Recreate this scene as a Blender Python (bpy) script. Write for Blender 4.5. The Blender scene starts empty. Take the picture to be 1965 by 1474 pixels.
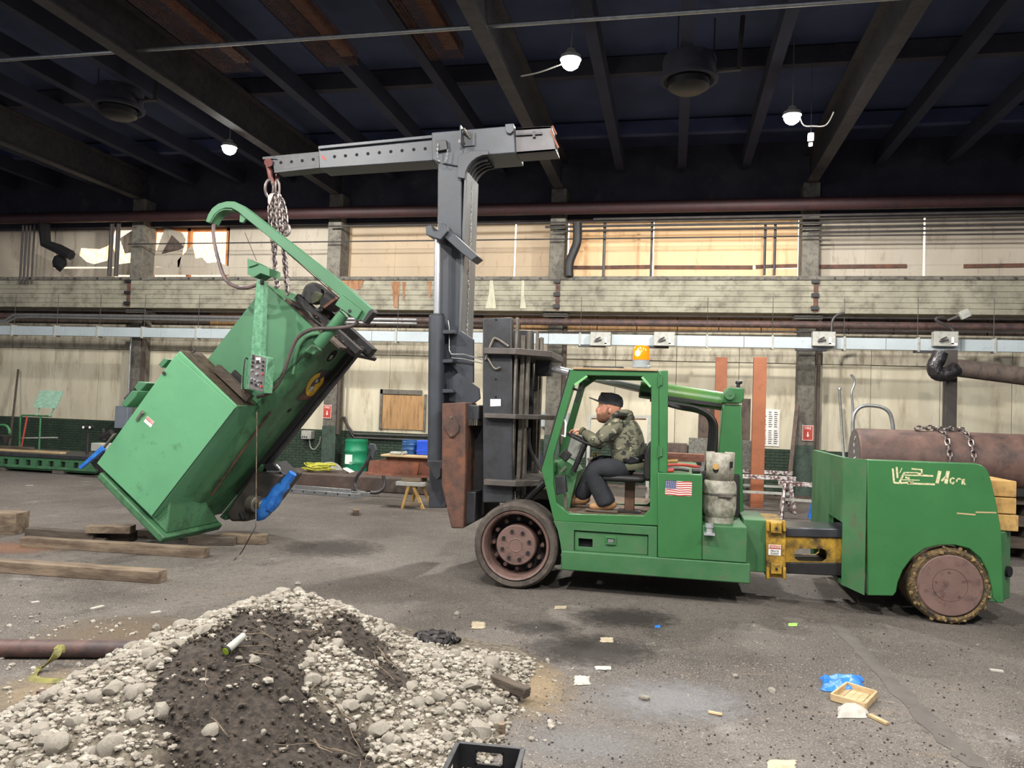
import bpy, bmesh, math, random
from mathutils import Vector, Matrix, noise as mnoise
from mathutils.geometry import tessellate_polygon
R = random.Random(7)
SC = bpy.context.scene
COL = SC.collection
# ------------------------------------------------------------------ camera
F = 1476.0
YAW, PIT, ROL, HC = math.radians(11.79), math.radians(1.88), math.radians(2.005), 1.82
_f = Vector((-math.sin(YAW)*math.cos(PIT), math.cos(YAW)*math.cos(PIT), math.sin(PIT)))
_r = Vector((math.cos(YAW), math.sin(YAW), 0)); _u = _r.cross(_f)
_r2 = _r*math.cos(ROL)+_u*math.sin(ROL); _u2 = -_r*math.sin(ROL)+_u*math.cos(ROL)
CP = Vector((0, 0, HC))
cam = bpy.data.cameras.new('camera'); cam.sensor_fit = 'HORIZONTAL'; cam.sensor_width = 36
cam.lens = F/1965*36; cam.clip_start = .05; cam.clip_end = 300
camo = bpy.data.objects.new('camera', cam); COL.objects.link(camo)
camo.matrix_world = Matrix(((_r2.x, _u2.x, -_f.x, 0), (_r2.y, _u2.y, -_f.y, 0), (_r2.z, _u2.z, -_f.z, HC), (0, 0, 0, 1)))
SC.camera = camo
# ------------------------------------------------------------------ world, exposure
w = bpy.data.worlds.new('world'); SC.world = w; w.use_nodes = True
w.node_tree.nodes['Background'].inputs[0].default_value = (.50, .56, .72, 1)
w.node_tree.nodes['Background'].inputs[1].default_value = .30
SC.view_settings.view_transform = 'Standard'; SC.view_settings.look = 'None'
SC.view_settings.gamma = 1; SC.view_settings.use_curve_mapping = False
SC.view_settings.exposure = .35
LAMP_W = 1500      # watts of one high bay lamp (all lamps of the hall are alike)
# ------------------------------------------------------------------ measuring the place
def P(x, y, Y):            # point of the photograph's ray on the plane world-Y = Y
    d = _f*F+_r2*(x-982.5)+_u2*(737-y); return CP+d*(Y/d.y)
def G(x, y, Z=0):          # point of the ray on the level world-Z = Z
    d = _f*F+_r2*(x-982.5)+_u2*(737-y); return CP+d*((Z-HC)/d.z)
def pp(Y, pts): return [(P(a, b, Y).x, P(a, b, Y).z) for a, b in pts]
# ------------------------------------------------------------------ mesh builder
class MB:
    def __init__(s): s.v = []; s.f = []; s.m = []
    def add(s, vs, fs, m=0):
        o = len(s.v); s.v += [Vector(v) for v in vs]; s.f += [tuple(i+o for i in f) for f in fs]; s.m += [m]*len(fs); return s
    def bx(s, x0, x1, y0, y1, z0, z1, m=0):
        return s.add([(x0,y0,z0),(x1,y0,z0),(x1,y1,z0),(x0,y1,z0),(x0,y0,z1),(x1,y0,z1),(x1,y1,z1),(x0,y1,z1)],
                     [(0,3,2,1),(4,5,6,7),(0,1,5,4),(1,2,6,5),(2,3,7,6),(3,0,4,7)], m)
    def obx(s, c, ax, ay, az, m=0):      # oriented box: centre and three half vectors
        c, ax, ay, az = map(Vector, (c, ax, ay, az))
        return s.add([c+ax*i+ay*j+az*k for k in (-1,1) for i, j in ((-1,-1),(1,-1),(1,1),(-1,1))],
                     [(0,3,2,1),(4,5,6,7),(0,1,5,4),(1,2,6,5),(2,3,7,6),(3,0,4,7)], m)
    def beam(s, a, b, w, h, m=0, up=(0,0,1)):   # bar from a to b, width w, height h
        a, b = Vector(a), Vector(b); d = b-a; n = d.normalized(); up = Vector(up)
        if abs(n.dot(up)) > .98: up = Vector((0,1,0))
        sd = n.cross(up).normalized(); u = sd.cross(n)
        return s.obx((a+b)/2, d/2, sd*w/2, u*h/2, m)
    def prism(s, poly, y0, y1, m=0):     # XZ outline given thickness along Y
        n = len(poly); vs = [(a, y0, b) for a, b in poly]+[(a, y1, b) for a, b in poly]
        fs = [tuple(range(n)), tuple(range(2*n-1, n-1, -1))]+[(i, n+i, n+(i+1) % n, (i+1) % n) for i in range(n)]
        return s.add(vs, fs, m)
    def holed(s, outer, holes, y0, y1, m=0):
        loops = [outer]+holes; flat = [p for l in loops for p in l]; n = len(flat)
        tri = tessellate_polygon([[Vector((a, b, 0)) for a, b in l] for l in loops])
        vs = [(a, y0, b) for a, b in flat]+[(a, y1, b) for a, b in flat]
        fs = [tuple(t) for t in tri]+[tuple(i+n for i in reversed(t)) for t in tri]
        o = 0
        for l in loops:
            k = len(l)
            fs += [(o+i, o+(i+1) % k, n+o+(i+1) % k, n+o+i) for i in range(k)]; o += k
        return s.add(vs, fs, m)
    def cyl(s, a, b, r, n=16, r1=None, m=0, caps=True):
        a, b = Vector(a), Vector(b); d = (b-a).normalized()
        t = Vector((0,0,1)) if abs(d.z) < .9 else Vector((1,0,0)); x = d.cross(t).normalized(); y = d.cross(x)
        r1 = r if r1 is None else r1
        cs = [(math.cos(2*math.pi*i/n), math.sin(2*math.pi*i/n)) for i in range(n)]
        vs = [a+x*c*r+y*q*r for c, q in cs]+[b+x*c*r1+y*q*r1 for c, q in cs]
        fs = [(i, (i+1) % n, n+(i+1) % n, n+i) for i in range(n)]
        if caps: fs += [tuple(range(n-1, -1, -1)), tuple(range(n, 2*n))]
        return s.add(vs, fs, m)
    def tube(s, pts, r, n=8, m=0, closed=False, sub=0):
        pts = [Vector(p) for p in pts]
        if sub: pts = smooth(pts, sub, closed)
        k = len(pts); rings = []; pv = None
        for i, p in enumerate(pts):
            if closed: d = pts[(i+1) % k]-pts[i-1]
            else: d = pts[min(i+1, k-1)]-pts[max(i-1, 0)]
            d.normalize()
            if pv is None: pv = d.cross(Vector((0,0,1)) if abs(d.z) < .9 else Vector((1,0,0))).normalized()
            pv = (pv-d*pv.dot(d)).normalized(); q = d.cross(pv)
            rr = r[i] if isinstance(r, (list, tuple)) and len(r) == k else (r if not isinstance(r, (list, tuple)) else r[0])
            rings.append([p+pv*math.cos(2*math.pi*j/n)*rr+q*math.sin(2*math.pi*j/n)*rr for j in range(n)])
        vs = [v for rg in rings for v in rg]; fs = []
        for i in range(k if closed else k-1):
            a = i*n; b = ((i+1) % k)*n
            fs += [(a+j, a+(j+1) % n, b+(j+1) % n, b+j) for j in range(n)]
        if not closed: fs += [tuple(range(n-1, -1, -1)), tuple(range((k-1)*n, k*n))]
        return s.add(vs, fs, m)
    def strip(s, pts, w, t, m=0, sub=0, side=(0,1,0)):   # flat band along a path
        pts = [Vector(p) for p in pts]
        if sub: pts = smooth(pts, sub)
        sd = Vector(side).normalized(); k = len(pts); vs = []; fs = []
        for i, p in enumerate(pts):
            d = (pts[min(i+1, k-1)]-pts[max(i-1, 0)]).normalized(); q = (sd-d*sd.dot(d)).normalized(); u = d.cross(q)
            vs += [p-q*w/2-u*t/2, p+q*w/2-u*t/2, p+q*w/2+u*t/2, p-q*w/2+u*t/2]
        for i in range(k-1): fs += [(4*i+j, 4*i+(j+1) % 4, 4*i+4+(j+1) % 4, 4*i+4+j) for j in range(4)]
        fs += [(0,3,2,1), (4*k-4, 4*k-3, 4*k-2, 4*k-1)]
        return s.add(vs, fs, m)
    def lathe(s, prof, o, ax=(0,1,0), n=40, m=0):        # prof: (radius, distance along axis)
        o = Vector(o); d = Vector(ax).normalized()
        t = Vector((0,0,1)) if abs(d.z) < .9 else Vector((1,0,0)); x = d.cross(t).normalized(); y = d.cross(x)
        vs = []; k = len(prof); fs = []
        for r, h in prof: vs += [o+d*h+x*math.cos(2*math.pi*j/n)*r+y*math.sin(2*math.pi*j/n)*r for j in range(n)]
        for i in range(k-1): fs += [(i*n+j, i*n+(j+1) % n, i*n+n+(j+1) % n, i*n+n+j) for j in range(n)]
        if prof[0][0] > 1e-4: pass
        return s.add(vs, fs, m)
    def ico(s, c, r, sub=1, sc=(1,1,1), jit=0, m=0, rng=R):
        b = bmesh.new(); bmesh.ops.create_icosphere(b, subdivisions=sub, radius=1)
        vs = []
        for v in b.verts:
            q = 1+rng.uniform(-jit, jit); vs.append(Vector(c)+Vector((v.co.x*sc[0]*r*q, v.co.y*sc[1]*r*q, v.co.z*sc[2]*r*q)))
        fs = [tuple(v.index for v in f.verts) for f in b.faces]; b.free(); return s.add(vs, fs, m)
    def text(s, txt, o, ux, uz, size, th=.001, m=0, align='CENTER'):   # lettering: ux along the line, uz up
        c = bpy.data.curves.new('t', 'FONT'); c.body = txt; c.size = size; c.align_x = align; c.align_y = 'CENTER'; c.extrude = th/2; c.resolution_u = 3
        ob = bpy.data.objects.new('t', c); COL.objects.link(ob)
        me = bpy.data.meshes.new_from_object(ob.evaluated_get(bpy.context.evaluated_depsgraph_get()))
        ux, uz, o = Vector(ux).normalized(), Vector(uz).normalized(), Vector(o); un = ux.cross(uz)
        s.add([o+ux*v.co.x+uz*v.co.y+un*v.co.z for v in me.vertices], [tuple(p.vertices) for p in me.polygons], m)
        bpy.data.objects.remove(ob); bpy.data.curves.remove(c); bpy.data.meshes.remove(me); return s
    def build(s, name, mats, parent=None, bevel=0, smooth=35, subsurf=0, kind=None, recalc=True, label=None):
        me = bpy.data.meshes.new(name)
        off = parent_loc(parent)
        if parent is None:
            xs = [v.x for v in s.v]; ys = [v.y for v in s.v]; zs = [v.z for v in s.v]
            off = Vector(((min(xs)+max(xs))/2, (min(ys)+max(ys))/2, min(zs)))
        me.from_pydata([v-off for v in s.v], [], s.f)
        if recalc:
            b = bmesh.new(); b.from_mesh(me); bmesh.ops.recalc_face_normals(b, faces=b.faces); b.to_mesh(me); b.free()
        for mm in (mats if isinstance(mats, (list, tuple)) else [mats]): me.materials.append(mm)
        if isinstance(mats, (list, tuple)): me.polygons.foreach_set('material_index', s.m)
        if smooth:
            me.polygons.foreach_set('use_smooth', [True]*len(me.polygons)); me.set_sharp_from_angle(angle=math.radians(smooth))
        o = bpy.data.objects.new(name, me); COL.objects.link(o)
        if parent is None: o.location = off
        else: o.parent = parent
        if bevel:
            md = o.modifiers.new('bevel', 'BEVEL'); md.width = bevel; md.segments = 2; md.limit_method = 'ANGLE'; md.angle_limit = math.radians(40)
        if subsurf:
            md = o.modifiers.new('sub', 'SUBSURF'); md.levels = md.render_levels = subsurf
        if kind: o['kind'] = kind
        if label: o['label'] = label
        return o
def parent_loc(p):
    v = Vector((0,0,0))
    while p is not None: v = v+p.location; p = p.parent
    return v
def smooth(pts, sub, closed=False):
    pts = [Vector(p) for p in pts]; k = len(pts); out = []
    for i in range(k if closed else k-1):
        if closed: a, b, c, d = pts[i-1], pts[i], pts[(i+1) % k], pts[(i+2) % k]
        else: a, b, c, d = pts[max(i-1, 0)], pts[i], pts[i+1], pts[min(i+2, k-1)]
        for j in range(sub):
            t = j/sub; out.append(.5*((2*b)+(c-a)*t+(2*a-5*b+4*c-d)*t*t+(3*b-a-3*c+d)*t*t*t))
    if not closed: out.append(pts[-1])
    return out
def thing(name, label, cat, loc=(0,0,0), group=None):
    o = bpy.data.objects.new(name, None); COL.objects.link(o); o.location = loc; o.empty_display_size = .1
    o['label'] = label; o['category'] = cat
    if group: o['group'] = group
    return o
def tag(o, label, cat, group=None):
    o['label'] = label; o['category'] = cat
    if group: o['group'] = group
    return o
def struct(o): o['kind'] = 'structure'; return o
def copy_tree(o, parent=None):
    c = o.copy(); COL.objects.link(c); c.parent = parent
    for ch in list(o.children): copy_tree(ch, c)
    return c
# ------------------------------------------------------------------ materials
def S(r, g, b):
    f = lambda c: (c/255/12.92) if c/255 <= .04045 else ((c/255+.055)/1.055)**2.4
    return (f(r), f(g), f(b), 1)
MATS = {}
def mat(name, c1, c2=None, scale=3, rough=.6, metal=0, bump=.15, bscale=60, dirt=None, damt=.35, dscale=8, stretch=(1,1,1), trans=0, bdist=.01, coat=0, lo=.35, hi=.65):
    if name in MATS: return MATS[name]
    m = bpy.data.materials.new(name); m.use_nodes = True; t = m.node_tree; N = t.nodes; L = t.links
    b = N['Principled BSDF']; b.inputs['Roughness'].default_value = rough; b.inputs['Metallic'].default_value = metal
    if coat: b.inputs['Coat Weight'].default_value = coat; b.inputs['Coat Roughness'].default_value = .25
    tc = N.new('ShaderNodeTexCoord'); mp = N.new('ShaderNodeMapping'); mp.inputs['Scale'].default_value = stretch
    L.new(tc.outputs['Object'], mp.inputs['Vector'])
    def nz(sc, det=5, ro=.6):
        n = N.new('ShaderNodeTexNoise'); n.inputs['Scale'].default_value = sc; n.inputs['Detail'].default_value = det; n.inputs['Roughness'].default_value = ro
        L.new(mp.outputs[0], n.inputs['Vector']); return n
    def ramp(src, a, bb):
        r = N.new('ShaderNodeMapRange'); r.inputs['From Min'].default_value = a; r.inputs['From Max'].default_value = bb; L.new(src, r.inputs['Value']); return r.outputs[0]
    def mix(fac, a, bb):
        x = N.new('ShaderNodeMix'); x.data_type = 'RGBA'
        if isinstance(fac, float): x.inputs[0].default_value = fac
        else: L.new(fac, x.inputs[0])
        for k, v in ((6, a), (7, bb)):
            if isinstance(v, tuple): x.inputs[k].default_value = v
            else: L.new(v, x.inputs[k])
        return x.outputs[2]
    col = c1
    if c2: col = mix(ramp(nz(scale).outputs[0], lo, hi), c1, c2)
    if dirt: col = mix(ramp(nz(dscale, 8, .7).outputs[0], .62-damt*.5, .80-damt*.3), col, dirt)
    if isinstance(col, tuple): b.inputs['Base Color'].default_value = col
    else: L.new(col, b.inputs['Base Color'])
    if bump:
        bn = N.new('ShaderNodeBump'); bn.inputs['Strength'].default_value = bump; bn.inputs['Distance'].default_value = bdist
        L.new(nz(bscale, 3).outputs[0], bn.inputs['Height']); L.new(bn.outputs[0], b.inputs['Normal'])
    if trans:
        tr = N.new('ShaderNodeBsdfTranslucent'); ms = N.new('ShaderNodeMixShader'); ms.inputs[0].default_value = trans
        if isinstance(col, tuple): tr.inputs[0].default_value = col
        else: L.new(col, tr.inputs[0])
        L.new(b.outputs[0], ms.inputs[1]); L.new(tr.outputs[0], ms.inputs[2]); L.new(ms.outputs[0], N['Material Output'].inputs[0])
    MATS[name] = m; return m
def emit(name, c, st):
    if name in MATS: return MATS[name]
    m = bpy.data.materials.new(name); m.use_nodes = True; b = m.node_tree.nodes['Principled BSDF']
    b.inputs['Base Color'].default_value = c; b.inputs['Emission Color'].default_value = c; b.inputs['Emission Strength'].default_value = st
    MATS[name] = m; return m
K = dict(
 truck=mat('truck_green_paint', S(46,102,54), S(52,110,60), 2, .42, bump=.05, dirt=S(40,72,44), damt=.04, dscale=5, coat=.3),
 truckd=mat('truck_green_dull_paint', S(50,99,58), S(66,110,71), 3, .55, dirt=S(84,88,66), damt=.15, dscale=6),
 door=mat('machine_green_lit', S(90,148,108), S(96,156,114), 2, .5, bump=.05, dirt=S(58,98,68), damt=.05, dscale=5),  # machine green lightened for the stronger light on the cabinet
 machine=mat('machine_green_paint', S(66,112,80), S(72,120,86), 2, .5, bump=.05, dirt=S(58,98,68), damt=.05, dscale=5),
 machined=mat('machine_oily_green', S(62,106,72), S(70,116,80), 2.5, .5, dirt=S(40,58,44), damt=.25, dscale=4),
 machlt=mat('pendant_green_worn', S(72,130,92), S(108,156,126), 14, .5, dirt=S(50,90,62), damt=.25, dscale=30),
 grey=mat('boom_grey_paint', S(55,59,66), S(65,69,76), 2.5, .42, bump=.06, dirt=S(58,58,62), damt=.3, dscale=4),
 greydk=mat('mast_dark_grey', S(46,48,52), S(58,60,64), 3, .45, dirt=S(40,38,38), damt=.4, dscale=5),
 steel=mat('worn_steel_edge', S(128,122,112), S(92,86,80), 8, .45, metal=.5, bump=.1),
 chrome=mat('chrome_rod', S(206,208,212), None, rough=.22, metal=.65, bump=0),
 black=mat('black_steel', S(22,22,24), S(36,34,34), 6, .55, bump=.1),
 hole=mat('dark_void', S(6,6,8), None, rough=.9, bump=0),
 rubber=mat('tyre_rubber', S(58,52,48), S(82,74,68), 5, .85, bump=.35, bscale=30, dirt=S(100,92,82), damt=.25, dscale=12),
 mudrub=mat('muddy_tyre', S(46,40,34), S(112,92,60), 16, .9, bump=.8, bscale=40, bdist=.03),
 hub=mat('hub_brown_paint', S(116,92,84), S(102,80,74), 4, .6, dirt=S(66,50,46), damt=.2, dscale=9),
 rust=mat('rusted_steel', S(112,72,52), S(84,62,54), 5, .75, bump=.3, bscale=50, dirt=S(54,44,42), damt=.35, dscale=6),
 rustor=mat('red_oxide_steel', S(140,88,68), S(120,76,60), 4, .7, dirt=S(84,56,46), damt=.3, dscale=6),
 pipe=mat('old_pipe', S(92,68,62), S(72,56,54), 4, .6, dirt=S(52,44,44), damt=.35),
 redpipe=mat('red_pipe_paint', S(70,40,40), S(58,36,38), 2, .6, dirt=S(46,34,36), damt=.3),
 conduit=mat('dark_conduit', S(58,54,54), S(74,70,68), 3, .5, metal=.3, bump=0),
 galv=mat('galvanised', S(170,172,172), S(150,152,152), 10, .35, metal=.7, bump=.05),
 busway=mat('busway_grey_enamel', S(176,186,190), S(166,176,180), 1.5, .4, bump=.02, dirt=S(140,146,146), damt=.1),
 concrete=mat('board_formed_concrete', S(158,154,136), S(136,132,116), 1.2, .85, bump=.4, bscale=18, dirt=S(92,86,76), damt=.3, dscale=3),
 colcon=mat('column_concrete', S(116,112,102), S(96,92,84), 2, .85, bump=.3, bscale=20, dirt=S(66,62,58), damt=.3),
 wall=mat('stained_plaster', S(214,207,184), S(196,186,162), 1.0, .9, bump=.2, bscale=25, dirt=S(146,130,106), damt=.2, dscale=1.6, stretch=(1.6,1,.35)),
 walld=mat('dirty_panel', S(212,205,184), S(190,180,160), 1.2, .9, dirt=S(112,98,80), damt=.3, dscale=3, stretch=(1.5,1,.4)),
 glow=mat('translucent_panel', S(192,176,152), S(180,166,146), .7, .85, trans=.3, dirt=S(160,120,84), damt=.12, dscale=3, stretch=(1.5,1,.4)),
 pale=mat('painted_panel', S(192,184,170), S(180,170,154), .8, .85, trans=.14, dirt=S(120,104,88), damt=.15, dscale=3, stretch=(1.5,1,.4)),
 brickg=mat('green_painted_brick', S(50,68,52), S(40,56,44), 3, .7, bump=.3, dirt=S(120,116,84), damt=.06, dscale=14),
 mortar=mat('brick_mortar', S(34,44,36), None, rough=.9),
 ply=mat('plywood', S(178,140,96), S(158,122,82), 3, .8, bump=.1, dirt=S(110,86,64), damt=.2, dscale=6, stretch=(3,1,.4)),
 plyd=mat('dark_board', S(98,84,74), S(78,68,62), 2, .85, dirt=S(56,48,46), damt=.3, stretch=(1,1,.5)),
 deck=mat('roof_deck', S(74,82,116), S(62,68,98), .7, .95, bump=.1),  # blue tone carries the flare glow of the lamps over the dark roof
 rafter=mat('rafter_steel', S(72,68,72), S(58,55,60), 1.5, .7, dirt=S(42,40,42), damt=.3),
 sooty=mat('sooty_concrete', S(64,63,72), S(48,48,60), 1.2, .95, bump=.3, dirt=S(86,78,68), damt=.08, dscale=3),
 wood=mat('old_timber', S(128,112,94), S(106,92,76), 5, .85, bump=.4, bscale=30, dirt=S(74,60,48), damt=.35, dscale=5, stretch=(.35,2,2)),
 wooddk=mat('dark_timber', S(88,77,66), S(70,62,54), 5, .9, bump=.4, bscale=30, dirt=S(50,42,36), damt=.3, stretch=(.35,2,2)),
 woodlt=mat('fresh_pine', S(190,166,128), S(168,142,104), 8, .75, bump=.2, stretch=(.4,2,2)),
 yellow=mat('worn_yellow_paint', S(186,148,44), S(168,130,40), 5, .6, dirt=S(54,44,30), damt=.45, dscale=8),
 yellowlt=mat('yellow_slab_paint', S(192,156,92), S(172,134,76), 4, .65, dirt=S(110,80,50), damt=.25, dscale=7),
 orange=mat('orange_paint', S(154,92,60), S(136,82,54), 3, .6, dirt=S(124,72,48), damt=.2, dscale=5),
 white=mat('white_print', S(232,230,224), None, rough=.7, bump=0),
 paper=mat('paper_white', S(170,165,156), None, rough=.8, bump=0),
 red=mat('red_print', S(178,66,56), None, rough=.6, bump=0),
 blue=mat('blue_tarp', S(36,104,196), S(60,132,214), 12, .35, bump=.6, bscale=14, bdist=.02),
 bluebin=mat('blue_plastic', S(30,70,190), S(36,80,200), 4, .4, bump=.02),
 bluedrum=mat('blue_drum_paint', S(34,84,140), S(28,72,124), 4, .5),
 greendrum=mat('green_drum_paint', S(30,140,98), S(24,126,88), 4, .42, dirt=S(60,84,66), damt=.1),
 glass=mat('grey_plastic', S(150,158,160), None, rough=.3, bump=0),
 ltgrey=mat('light_grey_metal', S(172,172,164), S(156,156,148), 6, .5, dirt=S(116,112,104), damt=.2, dscale=14),
 tank=mat('propane_tank_paint', S(178,174,160), S(150,146,134), 9, .6, dirt=S(104,98,84), damt=.4, dscale=16),
 panelgrey=mat('button_plate', S(124,120,118), S(112,108,106), 10, .4, metal=.4, bump=0),
)
# ================================================================== structure
WY, CY, GY = 19.5, 19.1, 18.85       # wall face, column face, girder face
def floor_mat():
    m = bpy.data.materials.new('shop_floor'); m.use_nodes = True; t = m.node_tree; N = t.nodes; L = t.links; b = N['Principled BSDF']
    tc = N.new('ShaderNodeTexCoord')
    def nz(sc, det=6, ro=.6, st=(1,1,1)):
        mp = N.new('ShaderNodeMapping'); mp.inputs['Scale'].default_value = st; L.new(tc.outputs['Object'], mp.inputs[0])
        n = N.new('ShaderNodeTexNoise'); n.inputs['Scale'].default_value = sc; n.inputs['Detail'].default_value = det; n.inputs['Roughness'].default_value = ro
        L.new(mp.outputs[0], n.inputs[0]); return n.outputs[0]
    def rg(src, a, c):
        r = N.new('ShaderNodeMapRange'); r.inputs[1].default_value = a; r.inputs[2].default_value = c; L.new(src, r.inputs[0]); return r.outputs[0]
    def mix(fac, a, c):
        x = N.new('ShaderNodeMix'); x.data_type = 'RGBA'; L.new(fac, x.inputs[0])
        for k, v in ((6, a), (7, c)):
            if isinstance(v, tuple): x.inputs[k].default_value = v
            else: L.new(v, x.inputs[k])
        return x.outputs[2]
    c = mix(rg(nz(.45, 7, .65), .38, .62), S(70,64,60), S(100,94,89))
    c = mix(rg(nz(1.3, 8, .7), .60, .74), c, S(128,126,124))
    c = mix(rg(nz(.9, 6, .6, (1.4, .7, 1)), .60, .72), c, S(46,41,38))
    c = mix(rg(nz(2.2, 5, .6, (.5, 1.5, 1)), .62, .78), c, S(108,94,78))
    c = mix(rg(nz(14, 6, .8), .52, .66), c, S(62,56,52))
    c = mix(rg(nz(75, 3, .6), .54, .64), c, S(128,120,110))
    c = mix(rg(nz(110, 3, .6), .56, .66), c, S(50,45,42))
    c = mix(rg(nz(38, 2, .5), .66, .72), c, S(136,127,114))
    c = mix(rg(nz(60, 2, .5), .68, .74), c, S(44,38,36))
    L.new(c, b.inputs['Base Color'])
    r = N.new('ShaderNodeMapRange'); r.inputs[3].default_value = .72; r.inputs[4].default_value = .95; L.new(nz(1.2), r.inputs[0]); L.new(r.outputs[0], b.inputs['Roughness'])
    bn = N.new('ShaderNodeBump'); bn.inputs['Strength'].default_value = .5; bn.inputs['Distance'].default_value = .012; L.new(nz(24, 8, .75), bn.inputs['Height']); L.new(bn.outputs[0], b.inputs['Normal'])
    return m
struct(MB().bx(-30, 16, -4, 21, -.2, 0).build('floor', floor_mat(), smooth=0))
# dark tar seam between two floor slabs
a = [G(1600,1195), G(1650,1245), G(1720,1320), G(1800,1400), G(1880,1474)]
sm = MB(); vs = []
for i, p in enumerate(smooth(a, 6)):
    q = .07+R.uniform(-.02, .02); vs += [p+Vector((-q, 0, .003)), p+Vector((q, 0, .003))]
sm.add(vs, [(2*i, 2*i+1, 2*i+3, 2*i+2) for i in range(len(vs)//2-1)])
struct(sm.build('trim_1', mat('tar_seam', S(92,87,82), S(80,75,71), 6, .9, bump=.3), smooth=0))
# back wall: plaster field, brick wainscot, girder line, header
wl = thing('wall_back', 'stained plaster back wall of the hall', 'wall', (0, WY, 0)); wl['kind'] = 'structure'
del wl['category']; del wl['label']
m = MB(); m.bx(-30, 16, WY+.16, WY+.4, 0, 9.2); m.build('masonry', K['sooty'], wl, smooth=0)
m = MB(); m.bx(-30, 16, WY-.02, WY+.2, 0, 1.08); m.build('mortar_bed', K['mortar'], wl, smooth=0)
bm = MB(); zc = 0
for row in range(15):
    x = -22+(row % 2)*.105
    while x < 10:
        d = R.uniform(-.004, .004); bm.bx(x, x+.198, WY-.035+d, WY, zc+.004, zc+.066); x += .21
    zc += .072
bm.build('brick', K['brickg'], wl, kind='stuff', smooth=0)
# lower wall panels, each with its own joints: z 1.08 to 3.35 and ledge row 3.35 to 3.95
cols = [-20.9, -14.9, -8.92, -2.92, 3.08, 9.08]
zl = P(680, 680, WY).z; zb = P(680, 636, WY).z; zg0, zg1 = P(1000, 597, GY).z, P(1000, 531, GY).z
for i in range(5):
    x0, x1 = cols[i], cols[i+1]; n = 4
    for k in range(n):
        a0 = x0+(x1-x0)*k/n; a1 = x0+(x1-x0)*(k+1)/n
        MB().bx(a0+.006, a1-.006, WY-R.uniform(0, .012), WY+.17, 1.085, zl-.012).build('plaster_panel', K['wall'], wl, smooth=0)
        MB().bx(a0+.006, a1-.006, WY-.03-R.uniform(0, .01), WY+.17, zl, zb+.1).build('ledge_panel', K['walld'], wl, smooth=0)
    n = 6
    for k in range(n):
        a0 = x0+(x1-x0)*k/n; a1 = x0+(x1-x0)*(k+1)/n
        mm = 'ply' if (i == 3) or (i == 2 and k > 3) or (i == 1 and k in (2, 5)) else 'plyd'
        MB().bx(a0+.012, a1-.012, WY+.05, WY+.17, zb+.11, zg0+.12).build('board_panel', K[mm], wl, smooth=0)
# upper daylight band: warm lit sheet outside, panels inside
z0, z1 = zg1-.02, P(1000, 428, WY).z; zm = P(1000, 512, WY).z
sheet = emit('daylit_fibreglass', (1, .90, .74, 1), 2.6)
st = MB(); nx = 600; vs = []
for i in range(nx+1):
    x = -20.9+30*i/nx; y = WY+.15+.012*math.cos(i*math.pi); vs += [(x, y, z0), (x, y, z1)]
st.add(vs, [(2*i, 2*i+2, 2*i+3, 2*i+1) for i in range(nx)])
struct(st.build('window_1', sheet, smooth=0, recalc=False))
rb = MB()  # added strips imitate the dimmer stripes of light through the corrugations
for i in range(150):
    x = -18+.055*i; rb.bx(x, x+.014, WY+.115, WY+.13, z0, z1)
rb.build('corrugation_shade_strip', mat('shade_strip_fibreglass', S(240,222,180), None, rough=.5, trans=.75, bump=0), bpy.data.objects['window_1'], kind='stuff', smooth=0)
UP = [(-40,86,0),(86,106,0),(106,222,0),(438,556,0),(556,645,0),(668,759,1),(759,837.5,1),(837.5,905,1),(905,987.5,1),(990,1062,1),(1091.5,1159,2),(1159,1252.3,2),(1254.5,1446,2),(1446,1531,2),(1560,1660.5,0),(1660.5,1772,0),(1775.5,1885,0),(1885,2010,0),(2010,2100,0)]
glow2 = mat('sunlit_panel', S(222,202,170), S(214,196,166), .7, .85, trans=.36, dirt=S(180,130,80), damt=.12, dscale=3, stretch=(1.5,1,.4))  # lighter copy of the translucent panel, stronger sunlight put into its colour
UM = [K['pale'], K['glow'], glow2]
for a, b, k in UP:
    xa, xb = P(a, 470, WY).x, P(b, 470, WY).x
    if a == 106:
        pl = pp(WY, [(106,436),(222,438),(213,462),(206,472),(190,478),(155,476),(152,490),(165,502),(180,507),(206,500),(214,470),(222,490),(222,512),(106,512)])
        MB().prism(pl, WY, WY+.03).build('wall_panel', UM[k], wl, smooth=0)
    else:
        MB().bx(xa+.002, xb-.002, WY, WY+.03, zm+.006, z1).build('wall_panel', UM[k], wl, smooth=0)
    if k != 2 or a in (1159, 1254.5): MB().bx(xa+.002, xb-.002, WY-.004, WY+.03, z0, zm).build('wall_panel', UM[k], wl, smooth=0)
    else: MB().bx(xa+.002, xb-.002, WY-.004, WY+.03, z0, zm-.07).build('wall_panel', UM[k], wl, smooth=0)
# broken sheets hanging in the daylight band on the left
for pl, k in (([(231,458),(257,441),(257,484),(241,487)], 0), ([(290,512),(318,437),(350,447),(357,460),(352,480),(345,513)], 0),
              ([(312,487),(331,452),(354,474),(345,479)], 3), ([(290,513),(440,512),(440,528),(290,528)], 0), ([(224,508),(256,504),(256,528),(224,528)], 0),
              ([(342,500),(370,470),(376,497),(388,494),(398,505),(420,503),(440,512),(342,513)], 0)):
    MB().prism(pp(WY-.04*(k > 0)-.02, pl), WY-.05-.05*(k > 0), WY-.02-.05*(k > 0)).build('broken_panel', K['plyd'] if k else K['pale'], wl, smooth=0)
fr = MB()
for x in (292, 362, 437): p = P(x, 470, WY); fr.bx(p.x-.05, p.x+.05, WY+.0, WY+.12, z0, z1)
pa, pb = P(290, 436, WY), P(440, 436, WY); fr.bx(pa.x, pb.x, WY, WY+.12, z1-.09, z1)
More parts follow.
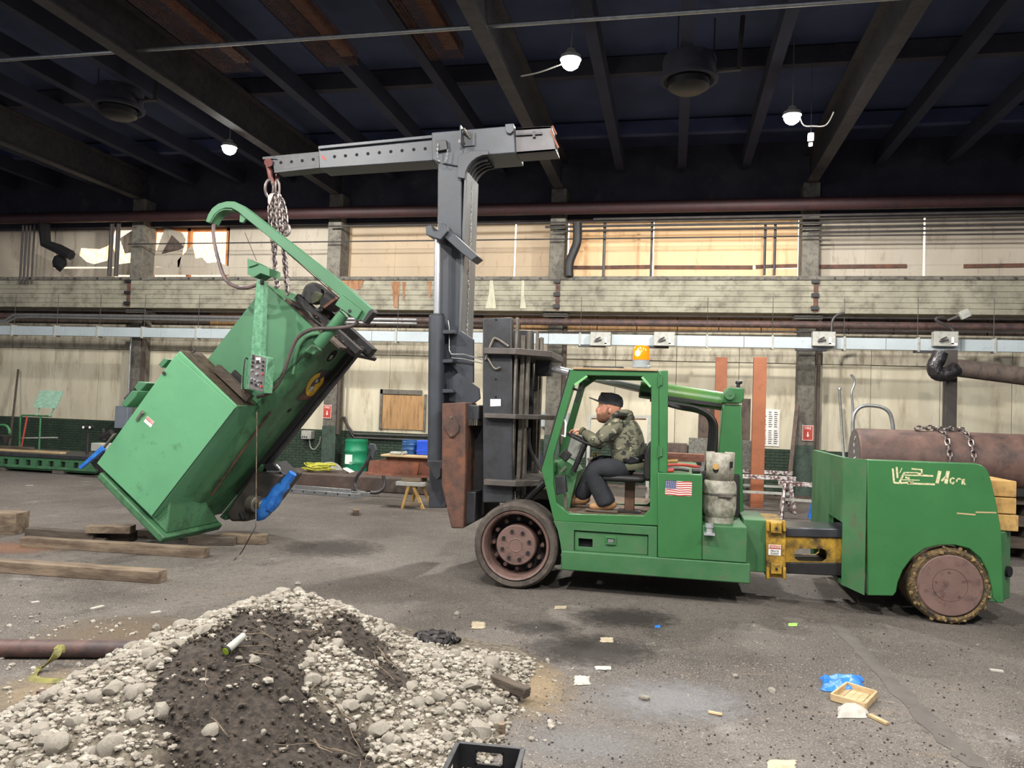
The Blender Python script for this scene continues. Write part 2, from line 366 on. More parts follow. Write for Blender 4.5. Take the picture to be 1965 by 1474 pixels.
fr.build('window_frame', mat('window_timber', S(196,128,72), S(168,104,60), 4, .8), wl, smooth=0)
# timber battens along the daylight band
for a, b in ((1096,1160),(1160,1251),(1256,1445),(1450,1530),(1573,1740),(1850,1965)):
    A = P(a, 512, WY-.05); B_ = P(b, 511, WY-.05); MB().beam((A.x, WY-.03, zm-.03), (B_.x, WY-.03, zm-.03+R.uniform(-.02,.03)), .03, .09).build('batten', K['rust'], wl, smooth=0)
# header above the daylight band
MB().bx(-30, 16, WY-.25, WY+.2, z1, z1+.32).build('header', K['sooty'], wl, smooth=0)
MB().bx(-30, 16, WY-.1, WY+.2, z1+.32, 9.0).build('header', K['sooty'], wl, smooth=0)
# board formed concrete girder carried on the columns
gd = thing('girder', 'long board-formed concrete girder crossing the back wall below the daylight band', 'girder', (0, GY, zg0)); gd['kind'] = 'structure'; del gd['category']; del gd['label']
MB().bx(-28, 15, GY+.02, WY-.06, zg0, zg1-.09).build('core', K['concrete'], gd, smooth=0)
nb = 6; hb = (zg1-.09-zg0)/nb
gx = [-26.9, -20.9, -15.0, -8.95, -2.85, 3.2, 9.2, 15]
for i in range(7):
    for k in range(nb):
        MB().bx(gx[i]+.004, gx[i+1]-.004, GY-R.uniform(0, .012), GY+.05, zg0+k*hb+.006, zg0+(k+1)*hb-.004).build('board', K['concrete'], gd, smooth=0)
    MB().bx(gx[i]+.003, gx[i+1]-.003, GY-.05, GY+.3, zg1-.09, zg1).build('cap_plate', K['colcon'], gd, smooth=0)
    bo = MB()
    for k in range(8): bo.cyl((gx[i]+.4+k*.75, GY-.08, zg1-.05), (gx[i]+.4+k*.75, GY-.04, zg1-.05), .028, 6)
    bo.build('bolt', K['conduit'], gd, smooth=0)
    pl = MB(); x = gx[i+1]
    pl.bx(x-.05, x+.05, GY-.03, GY, zg0+.03, zg1-.14); pl.build('splice_plate', K['rust'], gd, smooth=0)
    for q in (.12, .42, .74):
        MB().bx(x-.1, x+.06, GY-.09, GY-.02, zg0+q-.045, zg0+q+.045).build('splice_bolt', K['black'], gd, smooth=0)
# rust runs on the girder face
rst = mat('rust_run', S(124,80,54), S(150,120,90), 6, .9, stretch=(2,1,.5))
for q in ([(751,541),(768,540),(766,560),(764,592),(756,590),(753,560)], [(772,541),(779,541),(777,565),(775,580),(773,565)], [(645,538),(700,536),(690,556),(660,552)], [(820,540),(828,540),(826,572),(823,570)]):
    MB().prism(pp(GY-.014, q), GY-.016, GY-.012).build('rust_stain', rst, gd, smooth=0)
lime = mat('lime_run', S(188,186,164), S(170,166,146), 10, .9, stretch=(2,1,.5))
for q in ([(940,536),(946,536),(949,565),(952,592),(931,592),(938,565)], [(1001,536),(1006,536),(1006,570),(1010,592),(998,592),(1000,570)]):
    MB().prism(pp(GY-.014, q), GY-.016, GY-.012).build('lime_stain', lime, gd, smooth=0)
# columns
desc = {-20.9: 'concrete column beyond the left edge behind the machine bed', -14.9: 'concrete column behind the tilted green machine and the broken windows', -8.92: 'concrete column with a red sign left of the green drum',
        -2.92: 'concrete column behind the mast of the green lift truck', 3.08: 'concrete column with a red sign behind the truck counterweight', 9.08: 'concrete column beyond the right edge of the view'}
for x in cols:
    t = thing('column', desc[x], 'column', (x, CY, 0), 'concrete columns of the back wall')
    MB().bx(x-.19, x+.19, CY, WY-.005, 1.2, zg0).build('shaft', K['colcon'], t, bevel=.015, smooth=0)
    MB().bx(x-.2, x+.2, CY-.01, WY-.005, 0, 1.2).build('painted_foot', mat('green_column_paint', S(66,84,72), S(54,70,60), 2, .6, dirt=S(40,46,42), damt=.3), t, bevel=.015, smooth=0)
    MB().bx(x-.19, x+.19, GY+.08, WY-.01, zg1, 7.4).build('upper_shaft', K['colcon'], t, bevel=.015, smooth=0)
    MB().bx(x-.32, x+.32, CY-.1, WY-.01, zg0-.12, zg0-.002).build('capital', K['colcon'], t, bevel=.02, smooth=0)
    MB().bx(x+.23, x+.30, CY-.05, CY+.05, 1.0, zg0-.12).build('corner_angle', K['plyd'], t, smooth=0)
# ------------------------------------------------------------------ roof
ZR = P(1075, 366, CY).z
struct(MB().bx(-30, 16, -4, 20, ZR+1.15, ZR+1.35).build('ceiling', K['deck'], smooth=0))
rl = {-20.9: 'steel roof rafter crossing the top left corner', -14.9: 'brown lit steel rafter above the tilted machine arm', -8.92: 'long steel rafter running past the left ceiling lamp', -2.92: 'steel rafter above the boom head', 3.08: 'steel rafter right of the right ceiling lamp', 9.08: 'steel roof rafter at the far right'}
for x in cols:
    t = thing('rafter', rl[x], 'roof beam', (x, 9, ZR), 'roof rafters')
    MB().bx(x-.025, x+.025, -4, 19.2, ZR+.03, ZR+.75).build('web', K['rafter'], t, smooth=0)
    MB().bx(x-.12, x+.12, -4, 19.2, ZR-.01, ZR+.03).build('bottom_flange', K['rafter'], t, smooth=0)
    MB().bx(x-.17, x+.17, -4, 19.2, ZR+.75, ZR+.79).build('top_flange', K['rafter'], t, smooth=0)
for i, (y, h) in enumerate(((2.5,.3),(6.5,.3),(10.2,.3),(14.4,.32),(17.6,.3))):
    t = thing('purlin', ['dark roof purlin nearest the camera', 'dark roof purlin second from the camera', 'dark roof purlin behind the middle ceiling lamp', 'pale roof purlin behind the hanging heaters', 'dark roof purlin nearest the back wall'][i], 'roof beam', (0, y, ZR+.79), 'roof purlins')
    MB().bx(-30, 16, y-.09, y+.09, ZR+.8, ZR+.8+h).build('timber', K['deck'] if i != 3 else K['sooty'], t, smooth=0)
for i, x in enumerate([c+q for c in cols[:-1] for q in (1.5, 3.0, 4.5)]):
    t = thing('joist', 'dark roof joist, %s of the three between the %s rafters' % (('left one', 'middle one', 'right one')[i % 3], ('first and second', 'second and third', 'third and fourth', 'fourth and fifth', 'fifth and sixth')[i//3]), 'roof beam', (x, 9, ZR+.55), 'roof joists')
    MB().bx(x-.1, x+.1, -4, 19.2, ZR+.45, ZR+.79).build('timber', mat('dark_joist', S(48,51,70), S(40,43,60), 1, .95), t, smooth=0)  # joist colour darkened to offset the light from below
# wire guarded light troughs under the roof, upper left
for i, (px, py) in enumerate(((352, 45), (585, 40), (808, 25))):
    p = G(px, py, ZR+.35); x = p.x
    t = thing('wire_guard_trough', ['wire mesh guarded trough left of the others under the roof', 'wire mesh guarded trough in the middle under the roof', 'wire mesh guarded trough nearest the middle rafter'][i], 'ceiling fixture', (x, 8, ZR+.3), 'wire mesh troughs')
    MB().bx(x-.02, x+.22, 4.5, 12.2, ZR+.42, ZR+.5).build('trough', K['rustor'], t, smooth=0)
    ms = MB()
    for k in range(160): y = 4.5+k*.048; ms.bx(x-.3, x+.3, y, y+.006, ZR+.25, ZR+.256); ms.bx(x-.3, x-.294, y, y+.006, ZR+.25, ZR+.5); ms.bx(x+.294, x+.3, y, y+.006, ZR+.25, ZR+.5)
    for k in range(13): xx = x-.3+k*.05; ms.bx(xx, xx+.006, 4.5, 12.2, ZR+.25, ZR+.256)
    for k in range(5):
        z = ZR+.25+k*.06
        ms.bx(x-.3, x-.294, 4.5, 12.2, z, z+.006); ms.bx(x+.294, x+.3, 4.5, 12.2, z, z+.006)
    ms.build('wire_mesh', K['rust'], t, kind='stuff', smooth=0)
# ------------------------------------------------------------------ high bay lamps
LMP = emit('lamp_lens', (1, .97, .93, 1), 60)
def lamp(p, label, power=LAMP_W):
    t = thing('high_bay_lamp', label, 'lamp', p, 'high bay lamps of the hall'); x, y, z = p
    MB().lathe([(.0, .16), (.06, .16), (.09, .10), (.15, .06), (.16, 0), (.15, 0), (.14, .03), (0, .03)], p, (0,0,1), 24).build('housing', K['ltgrey'], t)
    MB().lathe([(0, -.15), (.06, -.142), (.11, -.105), (.138, -.05), (.14, .0), (.14, .02), (0, .02)], p, (0,0,1), 24).build('lens', LMP, t)
    MB().tube([(x, y, z+.15), (x+.01, y, z+.5), (x, y, ZR+1.15)], .012, 6).build('hanging_cord', K['galv'], t)
    l = bpy.data.lights.new('lamp_light', 'SPOT'); l.spot_size = math.pi; l.spot_blend = .04; l.shadow_soft_size = .14; l.energy = power; l.color = (1, .965, .91)
    o = bpy.data.objects.new('lamp_light', l); COL.objects.link(o); o.parent = t; o.location = (0, 0, -.17)
    return t
ZL = 7.1
la = lamp(G(440, 283, ZL), 'glowing ceiling lamp at left above the boom tip')
lb = lamp(G(1095, 115, ZL), 'glowing ceiling lamp above the boom head, nearest of the three in view')
lc = lamp(G(1520, 222, ZL), 'glowing ceiling lamp at right with a loose white cord')
for i, p in enumerate(((-6.2, 3.2, ZL), (-10, .2, ZL), (-2.0, 2.6, ZL), (3.2, 2.2, ZL), (8.0, 4.5, ZL), (-13.5, 5.5, ZL), (0.5, -1.5, ZL))):
    lamp(p, 'ceiling lamp out of view ' + ('over the tilted machine', 'behind the camera at left', 'above the camera', 'behind the camera at right', 'over the truck counterweight', 'over the machine bed', 'farthest behind the camera')[i])
def cord(t, pts, r=.012): MB().tube([G(a, b, z) for a, b, z in pts], r, 6, sub=5).build('loose_cord', K['white'], t)
cord(lb, [(1092,118,ZL+.1),(1060,130,ZL+.1),(1030,140,ZL+.15),(1000,146,ZL+.3)])
cord(lc, [(1533,220,ZL+.1),(1542,240,ZL),(1560,242,ZL),(1585,240,ZL),(1600,215,ZL+.2)])
t = thing('junction_box', 'small white junction box dangling beside the right ceiling lamp', 'junction box', G(1556, 262, ZL-.2))
q = G(1556, 260, ZL-.2); MB().bx(q.x-.05, q.x+.05, q.y-.03, q.y+.03, q.z-.1, q.z+.04).bx(q.x-.03, q.x+.03, q.y-.02, q.y+.02, q.z-.2, q.z-.13).build('box', K['white'], t, bevel=.01); MB().tube([(q.x, q.y, q.z), (q.x, q.y, ZR+1.15)], .004, 5).build('wire', K['conduit'], t)
# hanging heaters
for px, py, lb_ in ((228, 205, 'round hanging air heater above the tilted machine'), (1322, 150, 'round hanging air heater between the two right lamps')):
    p = G(px, py, ZR+.1); t = thing('air_heater', lb_, 'heater', p, 'hanging air heaters')
    MB().lathe([(.0,.35),(.42,.35),(.44,.3),(.44,.02),(.48,0),(.48,-.05),(.42,-.06),(.36,-.02),(.36,.1),(0,.1)], p, (0,0,1), 28).build('casing', K['sooty'], t)
    MB().lathe([(0,-.22),(.25,-.22),(.34,-.16),(.34,-.06),(.3,-.06)], p, (0,0,1), 24).build('diffuser', K['black'], t)
    hr = MB()
    for k in range(3): aa = k*2.1; hr.cyl(p+Vector((.4*math.cos(aa), .4*math.sin(aa), .3)), p+Vector((.4*math.cos(aa), .4*math.sin(aa), 1.0)), .012, 6)
    hr.build('hanger_rod', K['conduit'], t)
    MB().tube([p+Vector((.45,0,.1)), p+Vector((.8,0,.1)), p+Vector((.85,0,1.0))], .04, 8).build('supply_pipe', K['conduit'], t)
# sprinkler pipe and other long runs
def run(name, label, cat, pts, r, mm, n=10, sub=0, group=None):
    return tag(MB().tube(pts, r, n, sub=sub).build(name, K[mm]), label, cat, group)
z = ZR+.2; y = G(982, 47, z).y; run('sprinkler_pipe', 'thin white sprinkler pipe crossing below the roof', 'pipe', [(-28, y, z), (15, y, z)], .035, 'galv')
y = 18.6; z = P(1000, 404, y).z; run('steam_pipe', 'thick red-brown pipe along the top of the back wall', 'pipe', [(-28, y, z+.05), (15, y, z+.02)], .15, 'redpipe', 16)
for i, (yy, py, x0, x1, r) in enumerate(((18.7,424,-9,15,.025),(18.7,432,-3.2,15,.03),(18.7,441,-3.0,15,.025),(18.7,449,3,15,.025),(18.7,457,-15,15,.018),(18.6,418,-2,15,.03))):
    z = P(1300, py, yy).z; run('conduit_run', ['thin dark conduit just below the header', 'dark conduit second below the header', 'dark conduit third below the header', 'short dark conduit at the right below the header', 'thin wire-like conduit crossing the whole daylight band', 'upper dark conduit beside the thick red-brown pipe'][i], 'conduit', [(x0, yy, z), (x1, yy, z+.02)], r, 'conduit', 8, group='conduits on the back wall')
def vrun(px, y0, y1, r, label, mm='conduit', Y=18.8, n=8):
    a, b = P(px, y0, Y), P(px, y1, Y); run('vertical_conduit', label, 'conduit', [(a.x, Y, a.z), (a.x, Y, b.z)], r, mm, n, group='vertical conduits')
for i, (px, y0, y1, r) in enumerate(((46,405,545,.03),(53,405,545,.03),(60,405,545,.025),(68,405,545,.025),(216,415,530,.06),(229,410,530,.06),(1161,425,530,.035),(1252,425,530,.03),(1469,430,528,.03),(1488,430,528,.03))):
    vrun(px, y0, y1, r, ['leftmost of four thin pipes on the left wall panel', 'second of four thin pipes on the left wall panel', 'third of four thin pipes on the left wall panel', 'rightmost of four thin pipes on the left wall panel', 'dark post left of the broken window', 'dark post at the broken window edge', 'dark conduit on the sunlit panels right of the black elbow pipe', 'rusty upright between the two wide sunlit panels', 'left of two dark uprights beside the right column', 'right of two dark uprights beside the right column'][i])
a = [P(1108,428,18.7), P(1108,455,18.7), P(1106,470,18.7), P(1095,497,18.7), P(1092,512,18.7), P(1092,530,18.7)]
run('vent_pipe', 'black elbowed vent pipe beside the middle column', 'pipe', a, .11, 'black', 12, sub=4)
a = [P(85,430,18.7), P(88,468,18.7), P(112,478,18.7), P(137,490,18.7)]
run('broken_duct', 'broken dark duct hanging at the left wall panels', 'duct', a, [.16,.15,.15,.14], 'hole', 7)
tag(MB().ico(P(116,502,18.8), .22, 2, (1,.5,1.2), .25).build('soot_clump', K['hole']), 'black soot clump below the broken dark duct', 'debris')
# busway with plug boxes and hangers
BY = 18.2
bw = thing('busway', 'long pale grey electrical busway hanging along the back wall', 'busway', (0, BY, P(982, 650, BY).z))
z0_, z1_ = P(982, 659, BY).z, P(982, 639, BY).z
x = -24
while x < 13: MB().bx(x+.004, x+1.5, BY, BY+.16, z0_, z1_).build('section', K['busway'], bw, bevel=.006, smooth=0); x += 1.504
for px in (22,104,186,272,376,760,1113,1357,1483,1621,1763,1910):
    p = P(px, 645, BY); h = MB(); h.bx(p.x-.02, p.x+.02, BY-.02, BY+.18, z0_-.03, z1_+.03); h.build('strap', K['ltgrey'], bw, smooth=0)
    MB().cyl((p.x, BY+.08, z1_), (p.x, BY+.08, zg0+.28), .008, 6).build('hanger_rod', K['conduit'], bw)
for i, px in enumerate((1153, 1275, 1580, 1813)):
    p = P(px, 651, BY-.1); t = thing('bus_plug', ['bus plug box left of the orange beacon', 'bus plug box right of the orange beacon', 'bus plug box beside the right column', 'bus plug box above the black post'][i], 'electrical box', (p.x, BY-.12, p.z-.15), 'bus plug boxes')
    MB().bx(p.x-.24, p.x+.24, BY-.2, BY-.002, p.z-.16, p.z+.16).build('box', K['ltgrey'], t, bevel=.01, smooth=0)
    hd = MB(); hd.beam((p.x-.14, BY-.23, p.z-.06), (p.x+.03, BY-.23, p.z-.02), .04, .03); hd.beam((p.x-.12, BY-.22, p.z-.02), (p.x+.0, BY-.22, p.z+.04), .03, .02); hd.cyl((p.x-.06, BY-.24, p.z-.04), (p.x-.06, BY-.2, p.z-.04), .03, 8); hd.build('switch_handle', K['conduit'], t, smooth=0)
    MB().bx(p.x+.1, p.x+.15, BY-.204, BY-.2, p.z-.12, p.z+.04).bx(p.x+.1, p.x+.22, BY-.204, BY-.2, p.z-.14, p.z-.09).build('label_sheet', K['white'], t, smooth=0)
    MB().bx(p.x-.55, p.x+.1, BY-.01, BY+.17, z0_-.05, z0_-.002).build('bottom_cover', K['greydk'], t, smooth=0)
run('water_pipe', 'thick rusty water pipe above the busway', 'pipe', [(-24, 18.75, P(982,617,18.75).z), (14, 18.75, P(982,617,18.75).z)], .085, 'pipe', 12)
run('steel_conduit', 'bright galvanised conduit above the busway, upper of two', 'conduit', [P(-60,615,18.42), P(10,615,18.42), P(26,604,18.42), P(60,604,18.42), P(800,614,18.42)], .035, 'galv', 8)
run('steel_conduit', 'bright galvanised conduit above the busway, lower of two', 'conduit', [P(-60,618,18.42), P(14,618,18.42), P(32,609,18.42), P(60,608.5,18.42), P(800,621,18.42)], .03, 'galv', 8)
run('flex_conduit', 'curved flexible conduit into the bus plug beside the right column', 'conduit', [P(1596,645,18.2), P(1597,618,18.2), P(1605,606,18.2), P(1620,601,18.2)], .03, 'conduit', 8, 4)
run('flex_conduit', 'curved flexible conduit into the bus plug above the black post', 'conduit', [P(1831,646,18.2), P(1826,630,18.2), P(1800,617,18.2), P(1797,611,18.2), P(1812,609,18.2)], .035, 'conduit', 8, 4)
run('thin_conduit', 'thin conduit right above the busway', 'conduit', [P(1030,637,18.4), P(2000,636,18.4)], .02, 'conduit', 6)
run('girder_conduit', 'thin conduit under the concrete girder', 'conduit', [(-24, 18.8, zg0-.1), (14, 18.8, zg0-.1)], .022, 'conduit', 6)
t = thing('flood_lamp', 'small unlit flood lamp on a bracket above the right bus plug', 'lamp', P(1850,606,18.1))
p = P(1851,603,18.1); MB().obx(p, (.09,0,.045), (0,.05,0), (-.04,0,.08)).build('housing', K['ltgrey'], t, bevel=.01); MB().beam(P(1818,615,18.2), P(1845,603,18.15), .04, .04).build('arm', K['conduit'], t)
# boarded window, signs, small things on the wall
t = thing('boarded_window', 'plywood boarded window between the tilted machine and the boom column', 'window', P(771,828,WY))
a, b = P(732,747,WY-.06), P(812,826,WY-.06)
MB().bx(a.x+.05, b.x, WY-.06, WY-.02, b.z, a.z-.14).build('plywood_sheet', K['ply'], t, smooth=0)
MB().bx(a.x-.02, a.x+.05, WY-.09, WY-.02, b.z-.03, a.z).bx(a.x-.02, b.x-.08, WY-.09, WY-.02, a.z-.12, a.z).bx(b.x, b.x+.05, WY-.08, WY-.02, b.z-.03, a.z-.1).build('frame', K['colcon'], t, smooth=0)
def fire_sign(px, py, label):
    p = P(px, py, CY-.02); t = thing('fire_sign', label, 'sign', p, 'red fire extinguisher signs'); x, y, z = p.x, CY-.03, p.z
    MB().bx(x-.125, x+.125, y, y+.012, z-.18, z+.18).build('plate', K['red'], t, smooth=0)
    bd = MB()
    for k in range(18):
        zz = z-.17+k*.02
        for s in (-.125, .105): bd.prism([(x+s, zz), (x+s+.02, zz+.012), (x+s+.02, zz+.022), (x+s, zz+.010)], y-.002, y)
    for k in range(12):
        xx = x-.12+k*.02
        for s in (-.18, .16): bd.prism([(xx, z+s), (xx+.01, z+s), (xx+.02, z+s+.02), (xx+.01, z+s+.02)], y-.002, y)
    bd.build('hatched_border', K['white'], t, smooth=0)
    MB().text('FIRE', (x, y-.003, z+.11), (1,0,0), (0,0,1), .085).build('lettering', K['white'], t, smooth=0); MB().prism([(x-.012, z+.02), (x+.012, z+.02), (x+.012, z-.05), (x+.035, z-.05), (x, z-.1), (x-.035, z-.05), (x-.012, z-.05)], y-.002, y).build('arrow', K['white'], t, smooth=0)
fire_sign(628, 790, 'red FIRE sign with arrow on the column left of the green drum')
fire_sign(1550, 831, 'red FIRE sign with arrow on the column behind the counterweight')
# ================================================================== lift truck (parallel to the wall, near side at YT)
YT, YF, YC = 7.7, 9.75, 8.72
T = thing('lift_truck', 'green heavy lift truck with grey boom attachment and open cab', 'forklift', (.5, YC, 0))
def part(name, mb, mm, bevel=.006, parent=None, smooth=35, **k): return mb.build(name, K[mm] if isinstance(mm, str) else mm, parent or T, bevel=bevel, smooth=smooth, **k)
def quad(mb, Y, pts, y1, m=0): return mb.prism(pp(Y, pts), Y, y1, m)
# wheels
def circ(cx, cz, r, n=24, a0=0, a1=2*math.pi): return [(cx+r*math.cos(a0+(a1-a0)*i/n), cz+r*math.sin(a0+(a1-a0)*i/n)) for i in range(n)]
def drive_wheel(px, Y, sgn):
    c = P(px, 1047, YT); R0 = .435; o = Vector((c.x, Y, R0)); ax = (0, sgn, 0)
    w_ = part('drive_wheel', MB().lathe([(.352,.03),(.362,.005),(.405,0),(.425,.018),(R0,.05),(R0,.38),(.42,.41),(.30,.41)], o, ax, 64), 'rubber', 0)
    part('rim', MB().lathe([(.353,.028),(.345,.0),(.325,.01),(.318,.03),(.305,.16),(.30,.30)], o, ax, 48), 'hub', 0, w_)
    part('wheel_dish', MB().lathe([(.30,.30),(.0,.32)], o, ax, 40), 'black', 0, w_)  # black stands for the shadow deep inside the rim
    h = part('hub_plate', MB().lathe([(0,.05),(.06,.05),(.066,.045),(.072,.05),(.195,.05),(.205,.06),(.205,.3)], o, ax, 40), 'hub', 0, w_)
    for k in range(8):
        a = k*math.pi/4+.3; q = o+Vector((.145*math.cos(a), 0, .145*math.sin(a)))
        part('wheel_bolt', MB().cyl(q+Vector((0,sgn*.05,0)), q+Vector((0,sgn*.03,0)), .019, 8), 'black', 0, w_)
    for k in range(12):
        a = k*math.pi/6; q = o+Vector((.255*math.cos(a), 0, .255*math.sin(a)))
        part('lug_nut', MB().cyl(q+Vector((0,sgn*.24,0)), q+Vector((0,sgn*.16,0)), .022, 6), 'hub', 0, w_)
drive_wheel(988, YT, 1)
drive_wheel(988, YF, -1)
def steer_wheel(Y, sgn):
    c = P(1824, 1130, YT+.04); R0 = .352; o = Vector((c.x, Y, R0)); ax = (0, sgn, 0)
    w_ = part('steer_wheel', MB().lathe([(.285,.01),(.31,.0),(.335,.012),(R0,.05),(R0,.42),(.33,.46),(.2,.46)], o, ax, 64), 'mudrub', 0)
    part('wheel_disc', MB().lathe([(0,.012),(.145,.012),(.147,.018),(.15,.012),(.27,.008),(.284,.02),(.286,.04)], o, ax, 48), 'hub', 0, w_)
    for k in range(5):
        a = k*1.256+.4; q = o+Vector((.12*math.cos(a), 0, .12*math.sin(a)))
        part('plug', MB().cyl(q+Vector((0,sgn*.014,0)), q+Vector((0,sgn*.006,0)), .010, 8), 'rust', 0, w_)
    lm = MB()
    for k in range(90):
        a = k*2*math.pi/90+R.uniform(-.02,.02); q = o+Vector((math.cos(a), 0, math.sin(a)))*R.uniform(.295,.345); lm.ico(q+Vector((0,sgn*R.uniform(.0,.03),0)), R.uniform(.006,.016), 1, (1.4,.6,1.4), .3)
    part('mud_clods', lm, mat('dried_mud', S(150,124,78), S(96,78,52), 20, .9), 0, w_, kind='stuff')
steer_wheel(YT+.04, 1)
steer_wheel(YF-.04, -1)
part('axle', MB().cyl((P(988,1047,YT).x, YT+.35, .435), (P(988,1047,YT).x, YF-.35, .435), .16, 16), 'black', 0)
xs = P(1824,1130,YT).x; part('axle', MB().cyl((xs, YT+.4, .352), (xs, YF-.4, .352), .12, 16), 'black', 0)
# chassis
part('side_sill', quad(MB(), YT, [(1077,1057),(1440,1082),(1440,1121),(1076,1094)], YT+.3), 'truckd', .012)
part('side_sill', MB().prism(pp(YT, [(1077,1057),(1440,1082),(1440,1121),(1076,1094)]), YF-.3, YF), 'truckd', .012)
part('chassis', MB().prism(pp(YT+.3, [(1095,1010),(1440,1020),(1440,1110),(1095,1080)]), YT+.3, YF-.3), 'black')
b_out = pp(YT+.01, [(1062,1000),(1261,1011),(1261,1070),(1077,1057.5),(1075,1042),(1070,1018)])
b_in = pp(YT+.01, [(1101.5,1017.7),(1244,1027),(1243.5,1066.6),(1101,1057.5)])
part('lower_body', MB().holed(b_out, [b_in], YT+.01, YT+.2), 'truckd', .004, smooth=0)
dr = part('battery_drawer', MB().holed(pp(YT+.03, [(1103,1019.5),(1243,1028.5),(1242.5,1065),(1102.5,1056.5)]), [pp(YT+.03, [(1110,1033),(1137,1035),(1137,1051),(1110,1049)])], YT+.03, YT+.06), 'truckd', .003, smooth=0)
part('recess', quad(MB(), YT+.08, [(1100,1012),(1248,1020),(1246,1068),(1100,1060)], YT+.1), 'hole', 0, dr, smooth=0)
lt = part('latch', MB().holed(pp(YT+.015, [(1162,1030),(1182,1031),(1182,1046),(1162,1045)]), [pp(YT+.015, [(1165,1033),(1179,1034),(1179,1043.5),(1165,1042.5)])], YT+.012, YT+.03), 'truck', .002, dr, smooth=0)
part('latch_paddle', quad(MB(), YT+.02, [(1166,1034),(1178,1035),(1177,1042),(1166,1041.5)], YT+.035), 'galv', 0, dr)
# cab: two side frames joined by cross members
outer = [(1095,708),(1265,712),(1263,1009),(1063,1000),(1039,902)]
inner = [(1125,720),(1234,722),(1250,741),(1247,978),(1235,990),(1093,986),(1068,966),(1062,930),(1062,873),(1101,737)]
O_, I_ = pp(YT+.02, outer), pp(YT+.02, inner)
CB = YT+1.08
part('cab_side_frame', MB().holed(O_, [I_], YT+.02, YT+.09), 'truck', .006, smooth=0)
part('cab_side_frame', MB().holed(O_, [I_], CB-.07, CB), 'truck', .006, smooth=0)
for q in ([(1101,737),(1125,720),(1128,723),(1104,741)], [(1234,722),(1250,741),(1247,744),(1230,725)]):
    part('weld_bead', MB().prism(pp(YT+.015, q), YT+.012, YT+.02), mat('weld_green', S(120,180,120), None, rough=.4), 0, smooth=0)
part('front_edge_trim', MB().tube([P(1094,709,YT+.03), P(1038,902,YT+.03)], .012, 6), 'black', 0)
def cross(px, py, w_, h_, mm='truck', name='cab_cross_member', y0=YT+.09, y1=CB-.07):
    c = P(px, py, YT+.02); return part(name, MB().bx(c.x-w_/2, c.x+w_/2, y0, y1, c.z-h_/2, c.z+h_/2), mm)
cross(1104,716,.10,.07); cross(1256,718,.08,.08); cross(1050,900,.08,.1); cross(1256,990,.08,.1)
a, b = P(1100,709,YT+.02), P(1262,711,YT+.02)
part('roof_plate', MB().bx(a.x, b.x, YT+.0, CB+.02, a.z+.0, a.z+.022), mat('roof_plate_paint', S(150,120,84), S(170,150,120), 4, .5), .004)
part('roof_pad', MB().bx(a.x+.1, a.x+.5, YT+.03, CB-.2, a.z+.023, a.z+.04), 'greydk', .004)
zf = P(1150,989,YT+.02).z
part('cab_floor', MB().bx(P(1066,989,YT).x, P(1255,989,YT).x, YT+.09, YF-.2, zf-.03, zf), mat('cab_floor_plate', S(110,88,70), S(84,72,62), 6, .7), .004)
a, b = P(1104,745,CB), P(1052,905,CB)
part('windscreen_post', MB().beam(P(1104,730,YT+.5), P(1052,900,YT+.5), .03, .03), 'truckd', 0)
part('front_bulkhead', MB().prism(pp(YT+.5, [(1050,905),(1080,880),(1098,890),(1110,905),(1092,985),(1068,985)]), YT+.45, CB-.1), 'truckd')
part('pedal_panel', MB().prism(pp(YT+.12, [(1065,915),(1084,912),(1088,945),(1068,950)]), YT+.1, YT+.2), 'greydk')
part('pedal_arm', MB().beam(P(1076,905,YT+.15), P(1086,895,YT+.15), .02, .02).beam(P(1085,948,YT+.15), P(1086,985,YT+.15), .03, .03), 'steel', 0)
part('wiper', MB().strip([P(1116,735,YT+.12), P(1112,755,YT+.12), P(1104,772,YT+.12)], .05, .03, sub=3), 'black', 0)
part('wiper_pivot', MB().cyl(P(1096,745,YT+.1), P(1110,749,YT+.1), .012, 8), 'black', 0)
part('grab_handle', MB().tube([P(1078,836,YT+.1), P(1084,838,YT+.04), P(1086,812,YT+.04), P(1081,803,YT+.1)], .01, 6), 'white', 0)
part('cab_glass', MB().prism(pp(CB-.03, [(1092,825),(1126,840),(1122,878),(1084,888)]), CB-.035, CB-.03), mat('scratched_perspex', S(190,190,184), None, rough=.3, bump=0, trans=.3), 0)
part('dash_bracket', MB().beam(P(1078,868,YT+.25), P(1092,880,YT+.25), .06, .1), 'black', .01)
for q in ((1271,722), (1271,858)):
    part('door_hinge', MB().prism(pp(YT+.01, [(q[0]-8,q[1]),(q[0],q[1]),(q[0],q[1]+18),(q[0]-8,q[1]+18)]), YT-.005, YT+.02), 'truckd', .004)
    part('hinge_pin', MB().cyl(P(q[0]-6,q[1]-3,YT), P(q[0]-6.5,q[1]+20,YT), .011, 8), 'truck', 0)
# steering
sw = P(1124,850,YT+.4)
part('steering_column', MB().cyl(P(1100,905,YT+.4), sw, .03, 10), 'black', 0)
ax = (sw-P(1100,905,YT+.4)).normalized(); ex = ax.cross(Vector((0,1,0))).normalized(); ey = Vector((0,1,0))
ctr = P(1121,846,YT+.4)
part('steering_wheel', MB().tube([ctr+(ex*math.cos(i*.2618)+ey*math.sin(i*.2618))*.19 for i in range(24)], .014, 8, closed=True).beam(ctr-ex*.19, ctr+ex*.19, .03, .015).cyl(ctr-ax*.02, ctr+ax*.02, .04, 10), 'black', 0)
for i in range(3): part('control_lever', MB().tube([P(1140+i*5,900,YT+.75), P(1138+i*5,868,YT+.75)], .009, 6), 'yellow', 0)
